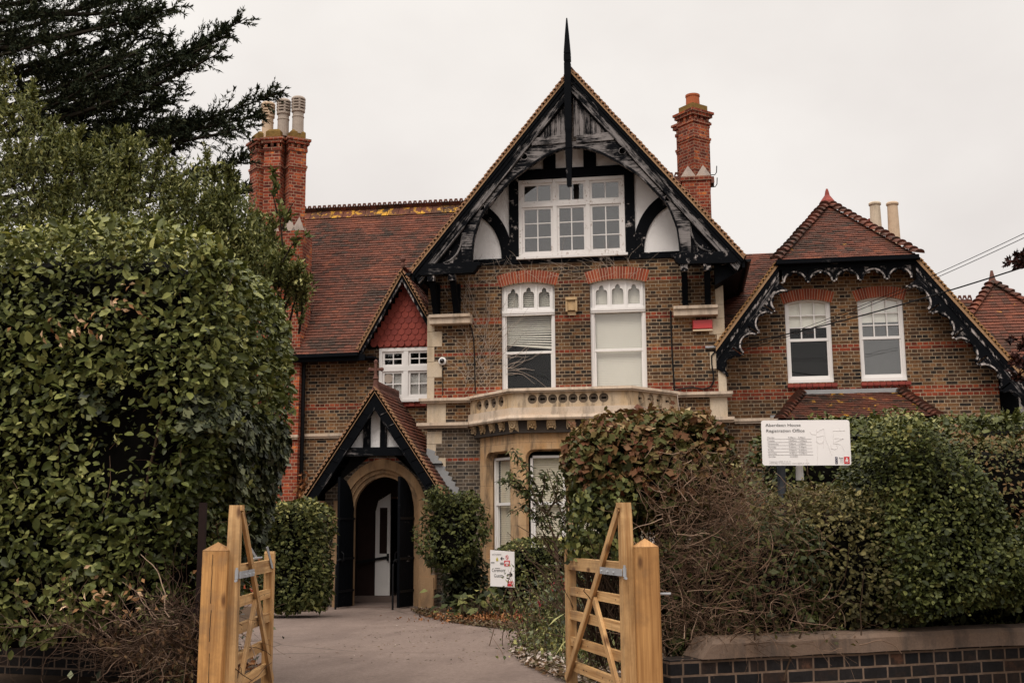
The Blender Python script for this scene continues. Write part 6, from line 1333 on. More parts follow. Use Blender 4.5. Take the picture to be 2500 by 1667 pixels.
# small young tree
ST = empty('young_tree', lat(.74,19.5,.08), 'slender young tree with drooping leaves in front of the bay window', 'tree')
def P3(px, py, D=19.5): return atD(px, py, D)
m = MB(); m.tube([P3(1361,1500),P3(1363,1420),P3(1359,1350),P3(1355,1322)], [.042,.036,.032,.028], 8); m.build('trunk', M['bark'], ST)
br = [[(1355,1322),(1346,1290),(1334,1255),(1322,1215),(1305,1178),(1288,1150),(1270,1122),(1252,1098)],[(1346,1290),(1325,1285),(1317,1262),(1305,1250),(1280,1235),(1250,1250)],[(1334,1255),(1310,1228),(1285,1205),(1262,1195),(1240,1175),(1226,1172)],[(1322,1215),(1328,1190),(1330,1160),(1332,1150)],[(1334,1255),(1350,1230),(1362,1200),(1360,1172),(1354,1160)],[(1355,1322),(1372,1290),(1385,1265),(1392,1240)],[(1285,1205),(1265,1180),(1250,1160),(1242,1152)],[(1322,1215),(1300,1205),(1290,1175)],[(1355,1322),(1340,1318),(1322,1308)],[(1350,1230),(1372,1215),(1388,1190)],[(1334,1255),(1352,1262),(1376,1250),(1396,1225)],[(1310,1228),(1296,1215),(1283,1190)]]
m = MB(); LPp = []; LPd = []
for b_ in br:
    pts = [P3(x, y, 19.5+(.25*math.sin(i*1.3+b_[0][0]))*min(1, i*.4)) for i, (x, y) in enumerate(b_)]; n = len(pts); m.tube(pts, [.020*(1-.75*i/(n-1)) for i in range(n)], 5)
    for i in range(n-1):
        for k in range(26):
            t = random.random(); p = pts[i].lerp(pts[i+1], t)
            if i == 0 and random.random() < .7: continue
            dv = Vector((random.gauss(0,1), random.gauss(0,1), random.gauss(-.35,.5))); s_ = Vector((random.gauss(0,.035),random.gauss(0,.035),random.gauss(0,.03))); LPp.append(p+s_); LPd.append(dv)
m.build('branches', M['bark'], ST); k = len(LPp); leaves('crown', np.array(LPp), np.array(LPd), np.c_[RNG.normal(size=k)*.6, RNG.normal(size=k)*.6-.3, np.ones(k)], RNG.uniform(.09,.15,k), RNG.uniform(.035,.055,k), L_BUSH, ST, RNG.random(k)*.7)
# fuchsia and low plants in the bed
FU = empty('fuchsia', lat(.55,13.5,.3), 'straggly fuchsia with crimson flowers beside the right gate', 'plant')
k = 230; q = np.c_[RNG.normal(.52,.26,k), RNG.normal(13.6,.5,k), np.full(k,.3)]; _, PT = twig_mesh('stems', toW(q), np.c_[RNG.normal(size=k)*.28, RNG.normal(size=k)*.2, np.ones(k)], RNG.uniform(.3,.95,k), RNG.uniform(.003,.006,k), 'dry_twig', FU, 6, .18)
pts = PT[:,1:].reshape(-1,3); pts = np.repeat(pts, 3, 0); k = len(pts); leaves('leaves', pts+RNG.normal(size=(k,3))*.04, RNG.normal(size=(k,3)), RNG.normal(size=(k,3))*.6+np.array([0,-.3,.8]), RNG.uniform(.03,.07,k), RNG.uniform(.018,.034,k), L_BUSH, FU, RNG.random(k)*.9, LEAF4)
tips = [tuple(p) for p in PT[(PT[:,-1,2] > .9) & (PT[:,-1] @ np.array(RGT) > .42)][:,-1][:5]]+[tuple(atD(x, y, 14.2)) for x, y in ((1264,1505),(1270,1514),(1318,1464),(1323,1472),(1354,1496))]
for tp_ in tips:
    k = 9; q = np.repeat(np.array([tp_]), k, 0)+RNG.normal(size=(k,3))*np.array([.02,.02,.035]); leaves('flower', q, RNG.normal(size=(k,3))+np.array([0,0,-.5]), RNG.normal(size=(k,3)), .05, .028, L_PETAL, FU, None, LEAF4)
def low_plant(name, l, d, sl, sd_, h, n, mat, label, L=.05, W=.03, cat='plant'):
    root = empty(name, lat(l, d, gz(*lat(l, d)[:2])), label, cat); q = np.c_[RNG.normal(l,sl,n), RNG.normal(d,sd_,n), np.zeros(n)]; W3 = toW(q); W3[:,2] = np.array([gz(a[0], a[1]) for a in W3])+np.abs(RNG.normal(0,h,n)); s = RNG.uniform(.6,1.3,n)
    leaves('leaves', W3, RNG.normal(size=(n,3))+np.array([0,0,.4]), RNG.normal(size=(n,3))*.6+np.array([0,-.2,.9]), L*s, W*s, mat, root, None, LEAF4)
    if l < 0: return root
    k = max(8, n//14); twig_mesh('stems', W3[:k]*np.array([1,1,0])+np.array([0,0,1])*(np.array([gz(a[0], a[1]) for a in W3[:k]])[:,None]), np.c_[RNG.normal(size=k)*.4, RNG.normal(size=k)*.4, np.ones(k)], RNG.uniform(.5,1.3,k)*h*1.5, .004, 'dry_twig', root, 4, .2); return root
low_plant('lavender_clump', .46, 12.6, .16, .3, .17, 900, L_PITT, 'small grey-green plant at the kerb side of the flower bed', .06, .012)
low_plant('weedy_plant', .62, 11.9, .30, .35, .12, 900, L_BUSH, 'low spreading weeds seen through the right gate bars')
low_plant('grassy_clump', .88, 10.6, .18, .25, .20, 420, L_PITT, 'clump of long green blades behind the right gate', .22, .016)
low_plant('weedy_plant', 1.1, 12.5, .35, .8, .45, 3000, L_IVYD, 'dark bushy plant filling the gap behind the right gate', .06, .036)
low_plant('weedy_plant', -2.45, 9.8, .10, .5, .07, 400, L_RUST, 'brown weedy growth at the foot of the left gate')
low_plant('weedy_plant', -2.6, 9.6, .12, .7, .34, 900, L_IVYD, 'shaded ivy growth behind the left gate bars', .06, .04)
# litter along the drive edge: nobody could count it
q = []
for i in range(len(bed)-5):
    a, c = bed[i], bed[i+1]
    for k in range(int(420*(c-a).length)):
        t = random.random(); p = a.lerp(c, t); nv = Vector((c.y-a.y, a.x-c.x, 0)).normalized(); o = abs(random.gauss(0,.28))-.07; p = p-nv*o; q.append((p.x, p.y, gz(p.x, p.y)+.018+random.random()*.035))
q = np.array(q); k = len(q); dd = np.linalg.norm(q[:,:2], axis=1); tag(leaves('leaf_litter', q, RNG.normal(size=(k,3))*np.array([1,1,.3]), RNG.normal(size=(k,3))*.35+np.array([0,0,1]), RNG.uniform(.03,.075,k), RNG.uniform(.02,.045,k), L_LITTER, None, np.clip(RNG.random(k)+.25*(dd < 16)-.12, 0, 1), LEAF4), 'fallen leaves and pale debris along the edge of the drive', 'leaf litter', kind='stuff')
q = np.c_[RNG.normal(-.35,.55,900), RNG.normal(19.6,.45,900), np.zeros(900)]; W3 = toW(q); W3[:,2] = np.array([gz(a[0],a[1]) for a in W3])+np.abs(RNG.normal(.03,.05,900)); tag(leaves('ground_cover', W3, RNG.normal(size=(900,3)), RNG.normal(size=(900,3))*.5+np.array([0,0,1]), .07, .035, L_RUST, None, RNG.random(900), LEAF4), 'rusty ground cover on the bed between drive and sign', 'ground cover', kind='stuff')
q = np.c_[RNG.normal(-1.1,.8,420), RNG.uniform(11,21,420), np.zeros(420)]; W3 = toW(q); W3[:,2] = np.array([gz(a[0],a[1]) for a in W3])+.008; tag(leaves('fallen_leaves', W3, RNG.normal(size=(420,3))*np.array([1,1,.1]), RNG.normal(size=(420,3))*.2+np.array([0,0,1]), RNG.uniform(.02,.05,420), .018, L_LITTER, None, None, LEAF4), 'a few dry leaves scattered on the tarmac', 'fallen leaves', kind='stuff')
# dried plant by the drainpipe
DP = empty('dried_climber', Vector((-8.55,24.6,1.4)), 'dead brown climber hanging by the drainpipe left of the porch', 'climber'); q = np.array([tuple(atY(x, y, 24.7)) for x, y in zip(RNG.normal(738,9,90), RNG.normal(1195,20,90))]); leaves('leaves', q, RNG.normal(size=(90,3))+np.array([0,0,-1.2]), RNG.normal(size=(90,3)), .14, .06, L_RUST, DP, None, LEAF5)
# ================================================================ trees on the left
def sprays(name, strokes, mat, label, cat, ntw, twl, nlf, L, W, bark=True, trunk=None, up=.25, droop=0.0, spread=.8, rb=.018, tpl=LEAF4, flat=1.0, rscale=1.0, tr=.28):
    b0 = strokes[0][0]; root = empty(name, trunk[0] if trunk else b0, label, cat)
    m = MB()
    if trunk: m.tube(trunk, [tr*(1-.7*i/(len(trunk)-1)) for i in range(len(trunk))], 9)
    m.build('trunk', M['bark'], root) if trunk else None
    m = MB(); P = []; D = []; TW = []; TD = []; TL = []
    for st in strokes:
        n = len(st); m.tube(st, [rb*(1-.85*i/(n-1)) for i in range(n)], 5); tot = sum((st[i+1]-st[i]).length for i in range(n-1))
        for k in range(int(ntw*tot)):
            t = random.random()**.8; i = min(n-2, int(t*(n-1))); f = t*(n-1)-i; p = st[i].lerp(st[i+1], f); d = (st[i+1]-st[i]).normalized()
            sd = Vector((random.gauss(0,1), random.gauss(0,flat), random.gauss(0,1))); sd = (sd-d*sd.dot(d)).normalized(); v = (d*1.0+sd*spread+Vector((0,0,up))).normalized(); l = twl*(.25+.75*random.random())*(1.15-.85*t)
            TW.append(tuple(p)); TD.append(tuple(v)); TL.append(l)
    m.build('branches', M['conifer_twig'] if flat != 2 else M['bark'], root)
    _, PT = twig_mesh('twigs', np.array(TW), np.array(TD), np.array(TL), .0038, 'conifer_twig', root, 5, .14, droop)
    seg = PT[:,1:]-PT[:,:-1]; nt = len(PT); idx = np.repeat(np.arange(nt), nlf); s = RNG.integers(0, 5, len(idx)); f = RNG.random(len(idx))[:,None]; pos = PT[idx,s]+seg[idx,s]*f; k = len(pos)
    dirs = nrm(seg[idx,s])+RNG.normal(size=(k,3))*.55; leaves('crown', pos, dirs, RNG.normal(size=(k,3))+np.array([0,0,.5]), L*RNG.uniform(.5,1.3,k), W*RNG.uniform(.6,1.3,k), mat, root, RNG.random(k)*rscale, tpl); return root
def stroke(a, c, D0, D1, bow=-12, n=7): 
    out = []
    for i in range(n):
        t = i/(n-1); x = a[0]+(c[0]-a[0])*t; y = a[1]+(c[1]-a[1])*t+bow*math.sin(math.pi*t); out.append(atD(x, y, D0+(D1-D0)*t))
    return out
cyp = [((-60,130),(428,18)),((-60,60),(430,-30)),((-60,190),(356,66)),((120,-60),(380,-60)),((60,330),(602,44)),((150,270),(558,84)),((180,290),(541,127)),((160,300),(483,156)),((80,380),(469,212)),((140,400),(694,222)),((300,330),(632,282)),((280,360),(612,308)),((40,240),(420,130)),((-40,280),(330,130)),((-20,90),(300,-20)),((50,210),(300,96)),((20,330),(330,190)),((100,350),(410,245)),((-80,220),(180,120)),((-60,330),(200,220)),((60,300),(398,40)),((20,400),(300,290)),((240,340),(470,290)),((60,180),(420,100)),((-60,20),(250,-40)),((-80,-30),(200,-80)),((120,300),(360,200)),((60,380),(380,320))]
cyp += [((-100,500),(350,400)),((0,520),(480,420)),((150,540),(560,430)),((-100,560),(250,460)),((250,560),(600,470)),((100,480),(450,350)),((-80,620),(300,540)),((200,620),(560,540)),((-60,480),(160,380)),((330,470),(600,390))]
cyp += [((-120,60),(90,30)),((-120,150),(120,100)),((-120,260),(140,190)),((-120,360),(160,280)),((-120,420),(200,350)),((0,420),(330,300)),((-60,450),(260,330)),((150,420),(420,300)),((250,330),(540,300)),((100,250),(400,170)),((-50,110),(330,40)),((40,30),(380,20))]
strokes = [stroke(a, c, 15.6+.05*i % 1.2, 14.4+((i*37) % 13)*.14, bow=10) for i, (a, c) in enumerate(cyp)]
tp = [atD(-120, 1290, 16), atD(-110, 700, 16), atD(-100, 350, 15.8), atD(-90, 120, 15.6), atD(-80, -120, 15.4)]
sprays('cypress_tree', strokes, L_CYP, 'big dark cypress with feathery upswept branches at the upper left', 'tree', 23, .85, 36, .075, .021, trunk=tp, up=.12, spread=.75, rb=.05)
pit = []
for i in range(120):
    x = random.uniform(-30, 745); yt = np.interp(x, [-30,0,60,100,200,300,400,500,560,600,640,680,720,745], [150,140,175,235,320,318,352,362,400,425,500,575,640,690]); y1 = yt+random.random()**1.15*(690-yt)*.93; y0 = y1+random.uniform(70,140)
    pit.append(stroke((x+random.uniform(-50,20), y0), (x, y1), 12.2+random.random()*.8, 11.6+random.random()*1.2, bow=random.uniform(-6,6), n=5))
tp2 = [atD(330, 1290, 12.4), atD(330, 900, 12.4), atD(345, 650, 12.3), atD(350, 560, 12.2)]
LT = sprays('light_green_tree', pit, L_PITT, 'bushy light green tree rising behind the clipped left hedge', 'tree', 24, .40, 22, .06, .022, trunk=tp2, tr=.11, up=.45, spread=.7, rb=.014)
k = 26000; xx = RNG.uniform(-40, 735, k); yt = np.interp(xx, [-30,0,60,100,200,300,400,500,560,600,640,680,720,745], [165,155,190,250,335,335,367,378,415,440,515,590,655,700]); yy = yt+(700-yt)*RNG.random(k)**.8; DD = RNG.uniform(11.5,13.0,k); ok = RNG.random(k) < np.clip((yy-yt)/60, .1, 1)
q = np.array([tuple(atD(a, b_, c_)) for a, b_, c_ in zip(xx[ok], yy[ok], DD[ok])]); q = q[wav(q, 3.1, 2.2)+.5*wav(q, 7.5, .4) > -.22]; k = len(q)
dl = RNG.normal(size=(k,3))*.7+np.array([.1,-.25,.75]); leaves('inner_foliage', q, dl, RNG.normal(size=(k,3))+np.array([0,-.3,.6]), .068*RNG.uniform(.5,1.3,k), .024*RNG.uniform(.7,1.3,k), L_PITT, LT, np.clip(RNG.random(k)*.8+.35*wav(q, 4, 3), 0, 1))
oak = [stroke((690,640),(742,575),11.2,11.0), stroke((690,600),(672,410),11.2,11.2,bow=0), stroke((690,560),(722,490),11.2,11.1), stroke((676,520),(660,470),11.2,11.2)]
sprays('oak_sapling', oak, L_PITT, 'oak sapling branch with lobed leaves poking up before the triple chimney', 'tree', 10, .13, 8, .085, .045, up=.5, spread=.8, rb=.010, tpl=LEAF5, rscale=.7)
cop = [stroke((2620,700),(2466,640),14,13.4,n=5), stroke((2620,660),(2480,625),14,13.6,n=5), stroke((2640,900),(2466,828),14,13.5,n=5), stroke((2660,960),(2475,880),14,13.2,n=5), stroke((2640,920),(2488,850),13.8,13.4,n=5), stroke((2660,980),(2480,915),13.8,13.5,n=5)]
tp3 = [atD(2720,1290,14.2), atD(2700,1000,14.2), atD(2660,750,14.1), atD(2640,500,14)]
sprays('copper_tree', cop, L_COPPER, 'dark copper-leaved tree reaching in at the right edge', 'tree', 24, .28, 16, .075, .04, trunk=tp3, up=.1, spread=.8, rb=.02, tpl=LEAF5, tr=.09)
# ================================================================ signs
def text_mesh(s, T, x, z, h, width=None, bold=0.0, mat=None, parent=None, name='lettering', align='LEFT', y=-.004):
    cu = bpy.data.curves.new('t', 'FONT'); cu.body = s; cu.size = 1; cu.offset = bold; cu.align_x = align; cu.resolution_u = 3
    ob = bpy.data.objects.new('t', cu); COL.objects.link(ob); dg = bpy.context.evaluated_depsgraph_get(); me = bpy.data.meshes.new_from_object(ob.evaluated_get(dg)); bpy.data.objects.remove(ob); bpy.data.curves.remove(cu)
    co = np.zeros(len(me.vertices)*3, np.float32); me.vertices.foreach_get('co', co); co = co.reshape(-1,3); wd = co[:,0].max()-min(0, co[:,0].min()); sx = (width/wd) if width else h
    me.transform(T @ Matrix.Translation((x, y, z)) @ Matrix.Rotation(math.pi/2, 4, 'X') @ Matrix.Diagonal((sx, h, 1, 1))); me.materials.clear(); me.materials.append(mat); me.name = name; o = bpy.data.objects.new(name, me); COL.objects.link(o); par(o, parent); return o
INK = plain('sign_ink', (.018,.017,.02), .6, .1); INKG = plain('sign_ink_grey', (.16,.15,.155), .6, .1); INKF = plain('faint_scrawl', (.66,.635,.625), .6, .1); REDP = plain('sign_red', (.55,.025,.03), .5, .08); NAVY = plain('sign_navy', (.02,.02,.06), .5, .1); SIGNW = plain('sign_white', (.80,.765,.755), .45, .04, 4, .4); PINK = plain('sign_pale', (.78,.74,.73), .5, .03)
D_ = 8.6; k = D_/2790*1.012; o = atD(1862, 1136, D_); root = empty('notice_board', (o.x,o.y,gz(o.x,o.y)), 'white notice board with opening hours on a dark post among the hedges', 'notice board')
T = Matrix.Translation(o) @ Matrix.Rotation(YAW-R(3), 4, 'Z') @ Matrix.Rotation(R(.35), 4, 'Y'); BW, BH, r = 209*k*1.02, 110*k, .02
def rrect(x0, x1, z0, z1, r): return [(x0+r+r*math.cos(a), z0+r+r*math.sin(a)) for a in np.linspace(3.14,4.71,5)]+[(x1-r+r*math.cos(a), z0+r+r*math.sin(a)) for a in np.linspace(4.71,6.28,5)]+[(x1-r+r*math.cos(a), z1-r+r*math.sin(a)) for a in np.linspace(0,1.57,5)]+[(x0+r+r*math.cos(a), z1-r+r*math.sin(a)) for a in np.linspace(1.57,3.14,5)]
m = MB(); m.prism(rrect(0,BW,0,BH,r), 0, .006, M=T); m.build('panel', SIGNW, root)
X = lambda z: (z-157)/8.254*k; Zv = lambda z: BH-(z-130)/8.254*k
text_mesh('Aberdeen House', T, X(240), Zv(255), .0315, X(940)-X(240), 0, INK, root); text_mesh('Registration Office', T, X(245), Zv(368), .0315, X(1015)-X(245), 0, INK, root)
dy = ['Monday','Tuesday','Wednesday','Thursday','Friday','Saturday','Sunday']; hr = ['9.00am - 5.00pm','10.00am - 5.00pm']+['9.00am - 5.00pm']*4+['CLOSED']; dw = (150,150,222,170,112,170,140); hw_ = (345,370,345,345,345,345,158); ln = MB()
for i in range(7):
    zb = 490+i*63.5; text_mesh(dy[i], T, X(262+3*i), Zv(zb), .0148, dw[i]/8.254*k, 0, INKG, root); text_mesh(hr[i], T, X(680+4*i), Zv(zb), .0148, hw_[i]/8.254*k, 0, INKG, root)
    if i < 6: ln.box(X(262+2*i), X(1148+4*i), -.0022, -.0005, Zv(zb+18)-.0004, Zv(zb+18)+.0002, T)
ln.build('rule', INKG, root)
text_mesh('Telephone: 03000 41 19 19', T, X(292), Zv(970), .011, 418/8.254*k, 0, INKG, root); text_mesh('If this office is closed please contact 03000 41 51 51', T, X(292), Zv(1005), .011, 790/8.254*k, 0, INKG, root)
m = MB(); m.box(X(1775), X(1882), -.003, -.0005, Zv(1008), Zv(868), T); m.build('emblem', REDP, root)
hs = [(0,.45),(.1,.62),(.28,.60),(.34,.72),(.28,.86),(.45,.98),(.62,.9),(.72,.78),(.60,.74),(.66,.62),(.82,.66),(.95,.55),(.80,.52),(.72,.42),(.86,.26),(.98,.28),(.9,.16),(.78,.2),(.62,.34),(.52,.28),(.60,.06),(.50,.02),(.42,.28),(.30,.36),(.12,.22),(.02,.1),(.06,.28),(.2,.44),(.12,.5)]
m = MB(); w_, h_ = X(1866)-X(1792), Zv(880)-Zv(1000); m.prism([(X(1792)+a*w_, Zv(1000)+b*h_) for a, b in hs], -.0042, -.0031, M=T); m.build('horse_emblem', PINK, root)
text_mesh('Kent', T, X(1676), Zv(908), .0155, 84/8.254*k, .02, INK, root); text_mesh('County', T, X(1690), Zv(940), .009, 72/8.254*k, 0, INKG, root); text_mesh('Council', T, X(1690), Zv(968), .009, 72/8.254*k, 0, INKG, root); text_mesh('kent.gov.uk', T, X(1690), Zv(994), .006, 74/8.254*k, 0, INKG, root)
for a, c in ((870,912),(918,960),(966,1008)):
    m = MB(); m.box(X(1602), X(1646), -.003, -.0005, Zv(c), Zv(a), T); m.build('badge', NAVY, root); m = MB(); zc = (Zv(a)+Zv(c))/2; m.prism([(X(1624)+.0045*math.cos(q)*(1 if i % 2 else .55), zc+.0045*math.sin(q)*(1 if i % 2 else .55)) for i, q in enumerate(np.linspace(0,6.283,9)[:-1])], -.0042, -.0031, M=T); m.build('badge_mark', PINK, root)
m = MB()
for pl in ([(1120,360),(1150,410),(1240,420)],[(1250,320),(1245,560),(1290,600),(1360,590),(1395,520),(1390,440),(1250,470)],[(1260,380),(1330,330),(1400,300),(1415,420),(1430,520),(1500,720),(1540,840)],[(1380,560),(1375,690)],[(1580,340),(1580,600),(1720,620)],[(1580,350),(1700,345),(1820,340)],[(1600,500),(1790,500),(1600,580)],[(1520,610),(1530,700),(1600,720),(1660,690),(1640,640)],[(1720,290),(1725,340)],[(1740,640),(1790,750)],[(1250,1010),(1255,560)]):
    for a, c in zip(pl, pl[1:]):
        m.beam(T @ Vector((X(a[0]),-.0012,Zv(a[1]))), T @ Vector((X(c[0]),-.0012,Zv(c[1]))), .0022, .0012)
m.build('scrawl', INKF, root)
pp = atD(1914,1300,8.72); m = MB(); m.tube([(pp.x,pp.y,gz(pp.x,pp.y)-.1),(pp.x,pp.y,o.z+BH*.8)], .032, 12); m.build('post', plain('sign_post_paint', (.045,.05,.06), .5, .2), root)
ql, qh = atD(1953,1172,8.72), atD(1951,1138,8.72); m = MB(); m.lathe([(.030,0),(.031,.004),(.026,qh.z-ql.z),(.020,qh.z-ql.z+.02)], (ql.x,ql.y,ql.z), 16); m.build('floodlight', plain('lamp_casing', (.62,.585,.57), .45, .08, 5, .5), root)
# ceremony sign
D_ = 20.2; k = D_/2790*1.01; o = atD(1197, 1430, D_); root = empty('direction_sign', (o.x,o.y,gz(o.x,o.y)), 'white direction sign for ceremony guests half covered by the low hedge', 'sign'); T = Matrix.Translation(o) @ Matrix.Rotation(YAW-R(14), 4, 'Z')
S = lambda px: px/13.07*k*1.03; BW, BH = S(760), S(1080)
m = MB(); m.prism([(0,0),(BW,-.02),(BW,BH-.03),(0,BH)], 0, .02, M=T); m.build('panel', SIGNW, root)
X = lambda z: S(z-212); Zv = lambda z: BH-S(z-230)
text_mesh('Ceremony', T, X(262), Zv(885), .086, X(688)-X(262), 0, INK, root); text_mesh('Guests', T, X(330), Zv(1045), .086, X(615)-X(330), 0, INK, root)
text_mesh('and reception', T, X(275), Zv(385), .05, X(565)-X(275), 0, INKG, root)
def arrow(xa, xb, z, h):
    m = MB(); s = 1 if xb > xa else -1; m.box(min(X(xa),X(xb)), max(X(xa),X(xb)), -.006, -.0005, Zv(z)-.008*h, Zv(z)+.008*h, T)
    for q in (1,-1): m.beam(T @ Vector((X(xb),-.004,Zv(z))), T @ Vector((X(xb)-s*.034*h,-.004,Zv(z)+q*.034*h)), .016*h, .004, up=(0,1,0))
    m.build('arrow', INK, root)
arrow(650,545,485,.8); arrow(745,900,962,1.15)
m = MB(); m.box(X(655), X(832), -.006, -.0005, Zv(712), Zv(545), T); m.build('red_plate', REDP, root); m = MB()
for z, a, c in ((590,690,800),(632,670,812),(675,710,775)): m.box(X(a), X(c), -.008, -.0065, Zv(z)-.008, Zv(z)+.008, T)
m.build('red_plate_text', PINK, root)
m = MB(); A = [(X(745)+S(45)*math.cos(q), Zv(450)+S(68)*math.sin(q)) for q in np.linspace(0,6.283,20)]; B_ = [(X(745)+S(36)*math.cos(q), Zv(450)+S(56)*math.sin(q)) for q in np.linspace(0,6.283,20)]; m.strip(A, B_, -.005, -.0005); m.v = [tuple(T @ Vector(v)) for v in m.v]; m.beam(T @ Vector((X(715),-.004,Zv(410))), T @ Vector((X(775),-.004,Zv(490))), .01, .004, up=(0,1,0)); m.build('prohibition_mark', REDP, root)
m = MB(); m.box(X(760), X(935), -.006, -.0005, Zv(1310), Zv(1165), T); m.build('emblem', REDP, root); m = MB(); m.prism([(X(885)+a*S(45), Zv(1295)+b*S(115)) for a, b in hs], -.008, -.0065, M=T); m.build('horse_emblem', PINK, root); text_mesh('Kent', T, X(775), Zv(1235), .055, S(85), 0, PINK, root, y=-.008)
m = MB(); m.box(X(235), X(350), -.006, -.0005, Zv(618), Zv(598), T); m.box(X(528), X(640), -.006, -.0005, Zv(625), Zv(608), T); m.box(X(530), X(640), -.006, -.0005, Zv(670), Zv(650), T); m.box(X(365), X(515), -.006, -.0005, Zv(778), Zv(768), T); m.build('rule', INK, root)
m = MB(); m.prism([(X(400),Zv(560)),(X(465),Zv(560)),(X(465),Zv(500)),(X(432),Zv(430)),(X(400),Zv(500))], -.006, -.0005, M=T); m.build('fire_mark', plain('sign_yellow', (.5,.42,.08), .5, .05), root)
m = MB(); m.box(X(800), X(900), .021, .06, -.9, BH-.05, T); m.build('post', M['twig'], root)
# ================================================================ things fixed to the house
p = Vector((.235, YM, 5.745)); m = MB(); x0, x1, z0, z1 = .225, .655, 5.765, 5.985
m.add([(x0,YM-.002,z0),(x1,YM-.002,z0),(x1,YM-.002,z1),(x0,YM-.002,z1),(x0+.02,YM-.10,z0+.02),(x1-.02,YM-.10,z0+.02),(x1-.02,YM-.10,z1-.025),(x0+.02,YM-.10,z1-.025)], [[4,5,6,7],[0,1,5,4],[1,2,6,5],[2,3,7,6],[3,0,4,7]])
root = empty('alarm_box', (.44,YM,z0), 'red alarm box on the brickwork under the right stone corbel', 'alarm box'); m.build('cover', plain('alarm_red', (.50,.035,.035), .35, .08, 5, .5), root); m = MB(); m.box(x0+.01, x1-.01, YM-.095, YM-.002, z0-.035, z0-.002); m.build('backplate', plain('alarm_cream', (.62,.48,.33), .5, .1), root)
root = empty('security_camera', (-5.21,YM,5.2), 'white dome security camera on the left corner of the main front', 'camera'); m = MB(); m.lathe([(.085,0),(.09,.03),(.085,.06),(.05,.085)], (0,0,0), 18); m.v = [tuple(Matrix.Translation((-5.215,YM-.002,5.25)) @ Matrix.Rotation(R(90),4,'X') @ Vector(v)) for v in m.v]; m.build('housing', M['white'], root, smooth=False)
m = MB(); m.lathe([(.058,0),(.052,.03),(.03,.05),(.008,.057)], (0,0,0), 14); m.v = [tuple(Matrix.Translation((-5.215,YM-.07,5.25)) @ Matrix.Rotation(R(90),4,'X') @ Vector(v)) for v in m.v]; m.build('dome', plain('smoked_dome', (.006,.006,.007), .1, .1, 5, .6), root, smooth=True)
m = MB(); m.tube([(-5.21,YM-.02,5.17),(-5.212,YM-.02,4.5)], .009, 5); tag(m.build('cable', M['iron']), 'thin black cable running down below the dome camera', 'cable')
m = MB(); m.tube([(-.225,YM-.02,6.2),(-.22,YM-.02,5.2),(-.19,YM-.02,4.45)], .018, 6); tag(m.build('cable', M['iron']), 'black cable straight down the main front right of the blinds', 'cable')
pts = [Q1(520,740),Q1(545,800),Q1(570,900),Q1(580,1150),Q1(585,1350),Q1(590,1560)]; m = MB(); m.tube([atY(x,y,YM-.02) for x, y in pts], .014, 5); tag(m.build('cable', M['iron']), 'black cable down the brickwork left of the half-blinded window', 'cable')
pts = [(1775,847),(1750,853),(1737,868),(1738,890),(1742,915),(1742,930),(1735,945),(1715,950),(1690,945),(1670,948),(1650,952)]; m = MB(); m.tube([atY(x,y,YM-.03) for x, y in pts], .016, 5); tag(m.build('cable', M['iron']), 'loose black cable looping down beside the right corner stones', 'cable')
m = MB(); a, c = atY(1722,848,YM), atY(1778,846,YM); m.box(a.x, c.x, YM-.06, YM-.015, a.z-.02, a.z+.02); tag(m.build('cable_bracket', GALV), 'small metal cable bracket on the right corner stones', 'bracket')
def wire(a, c, r, sag, label):
    m = MB(); n = 24; m.tube([a.lerp(c, i/n)-Vector((0,0,sag*4*(i/n)*(1-i/n))) for i in range(n+1)], r, 5); return tag(m.build('overhead_wire', M['iron']), label, 'wire', 'overhead wires to the house')
e0 = atY(1776,846,YM-.05); wire(e0, atD(2560,632,16), .0125, .10, 'thick black overhead wire from the corner bracket out to the right')
q0 = atY(1800,856,YM-.05); wire(q0, atD(2560,541,17), .006, .12, 'upper one of two thin overhead wires crossing the right windows'); wire(q0-Vector((0,0,.05)), atD(2560,552,17), .006, .12, 'lower one of two thin overhead wires crossing the right windows')
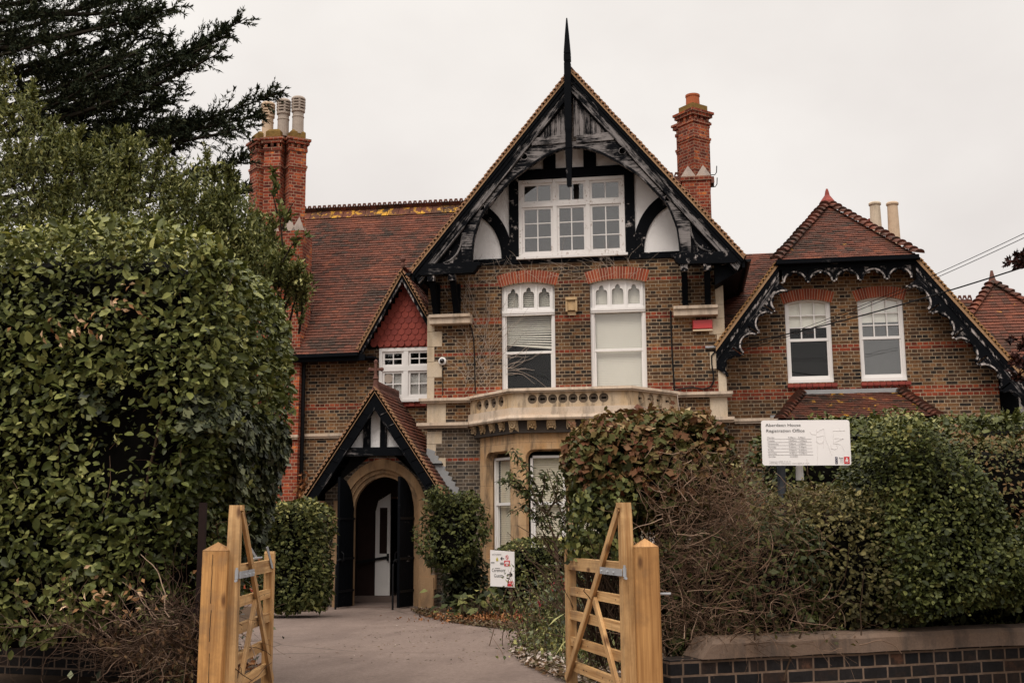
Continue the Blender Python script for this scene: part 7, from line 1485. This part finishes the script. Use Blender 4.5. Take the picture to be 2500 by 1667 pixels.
# dead creeper on the main front
CR = empty('dead_creeper', (-4.2,YM,4.4), 'leafless pale creeper stems clinging to the main front', 'climber')
def creep(starts, dirs, lens, rad, y, name, seg=16, curl=.16):
    k = len(starts); P = np.zeros((k,3)); P[:,0] = [s[0] for s in starts]; P[:,2] = [s[1] for s in starts]; P[:,1] = y
    Dv = np.zeros((k,3)); Dv[:,0] = [d[0] for d in dirs]; Dv[:,2] = [d[1] for d in dirs]; o, PT = twig_mesh(name, P, Dv, np.array(lens), rad, 'creeper', CR, seg, curl)
    n = len(o.data.vertices); co = np.zeros(n*3, np.float32); o.data.vertices.foreach_get('co', co); co = co.reshape(-1,3); co[:,1] = y+np.clip((co[:,1]-y)*.12, -.05, .02); o.data.vertices.foreach_set('co', co.ravel()); o.data.update()
M['creeper'] = plain('dead_creeper_stem', (.42,.34,.285), .9, .3, 9, .1)
k = 60; st = [(random.uniform(-4.75,-4.15), random.uniform(4.5,6.2)) for _ in range(k)]; creep(st, [(random.uniform(-.5,.9), random.uniform(.5,1)) for _ in range(k)], RNG.uniform(.5,1.9,k), .0042, YM-.02, 'stems')
k = 42; st = [(random.uniform(-4.6,-.9), random.uniform(6.9,7.3)) for _ in range(k)]; creep(st, [(random.uniform(-1,1), random.uniform(-.2,.9)) for _ in range(k)], RNG.uniform(.3,1.0,k), .0036, YM-.07, 'stems')
k = 13; st = [(random.uniform(-3.85,-3.7), random.uniform(4.9,5.5)) for _ in range(k)]; creep(st, [(1, random.uniform(-.1,.5)) for _ in range(k)], RNG.uniform(.5,1.1,k), .0065, YM+.02, 'stems', 14, .3)
k = 16; st = [(random.uniform(-5.4,-4.5), random.uniform(6.3,7.1)) for _ in range(k)]; creep(st, [(random.uniform(-.5,.5), 1) for _ in range(k)], RNG.uniform(.3,.9,k), .0045, YM-.10, 'stems')
m = MB(); m.tube([atY(x,y,22.5) for x, y in ((1653,962),(1656,985),(1661,1012),(1663,1022))], .008, 4); m.build('stems', M['creeper'], CR)
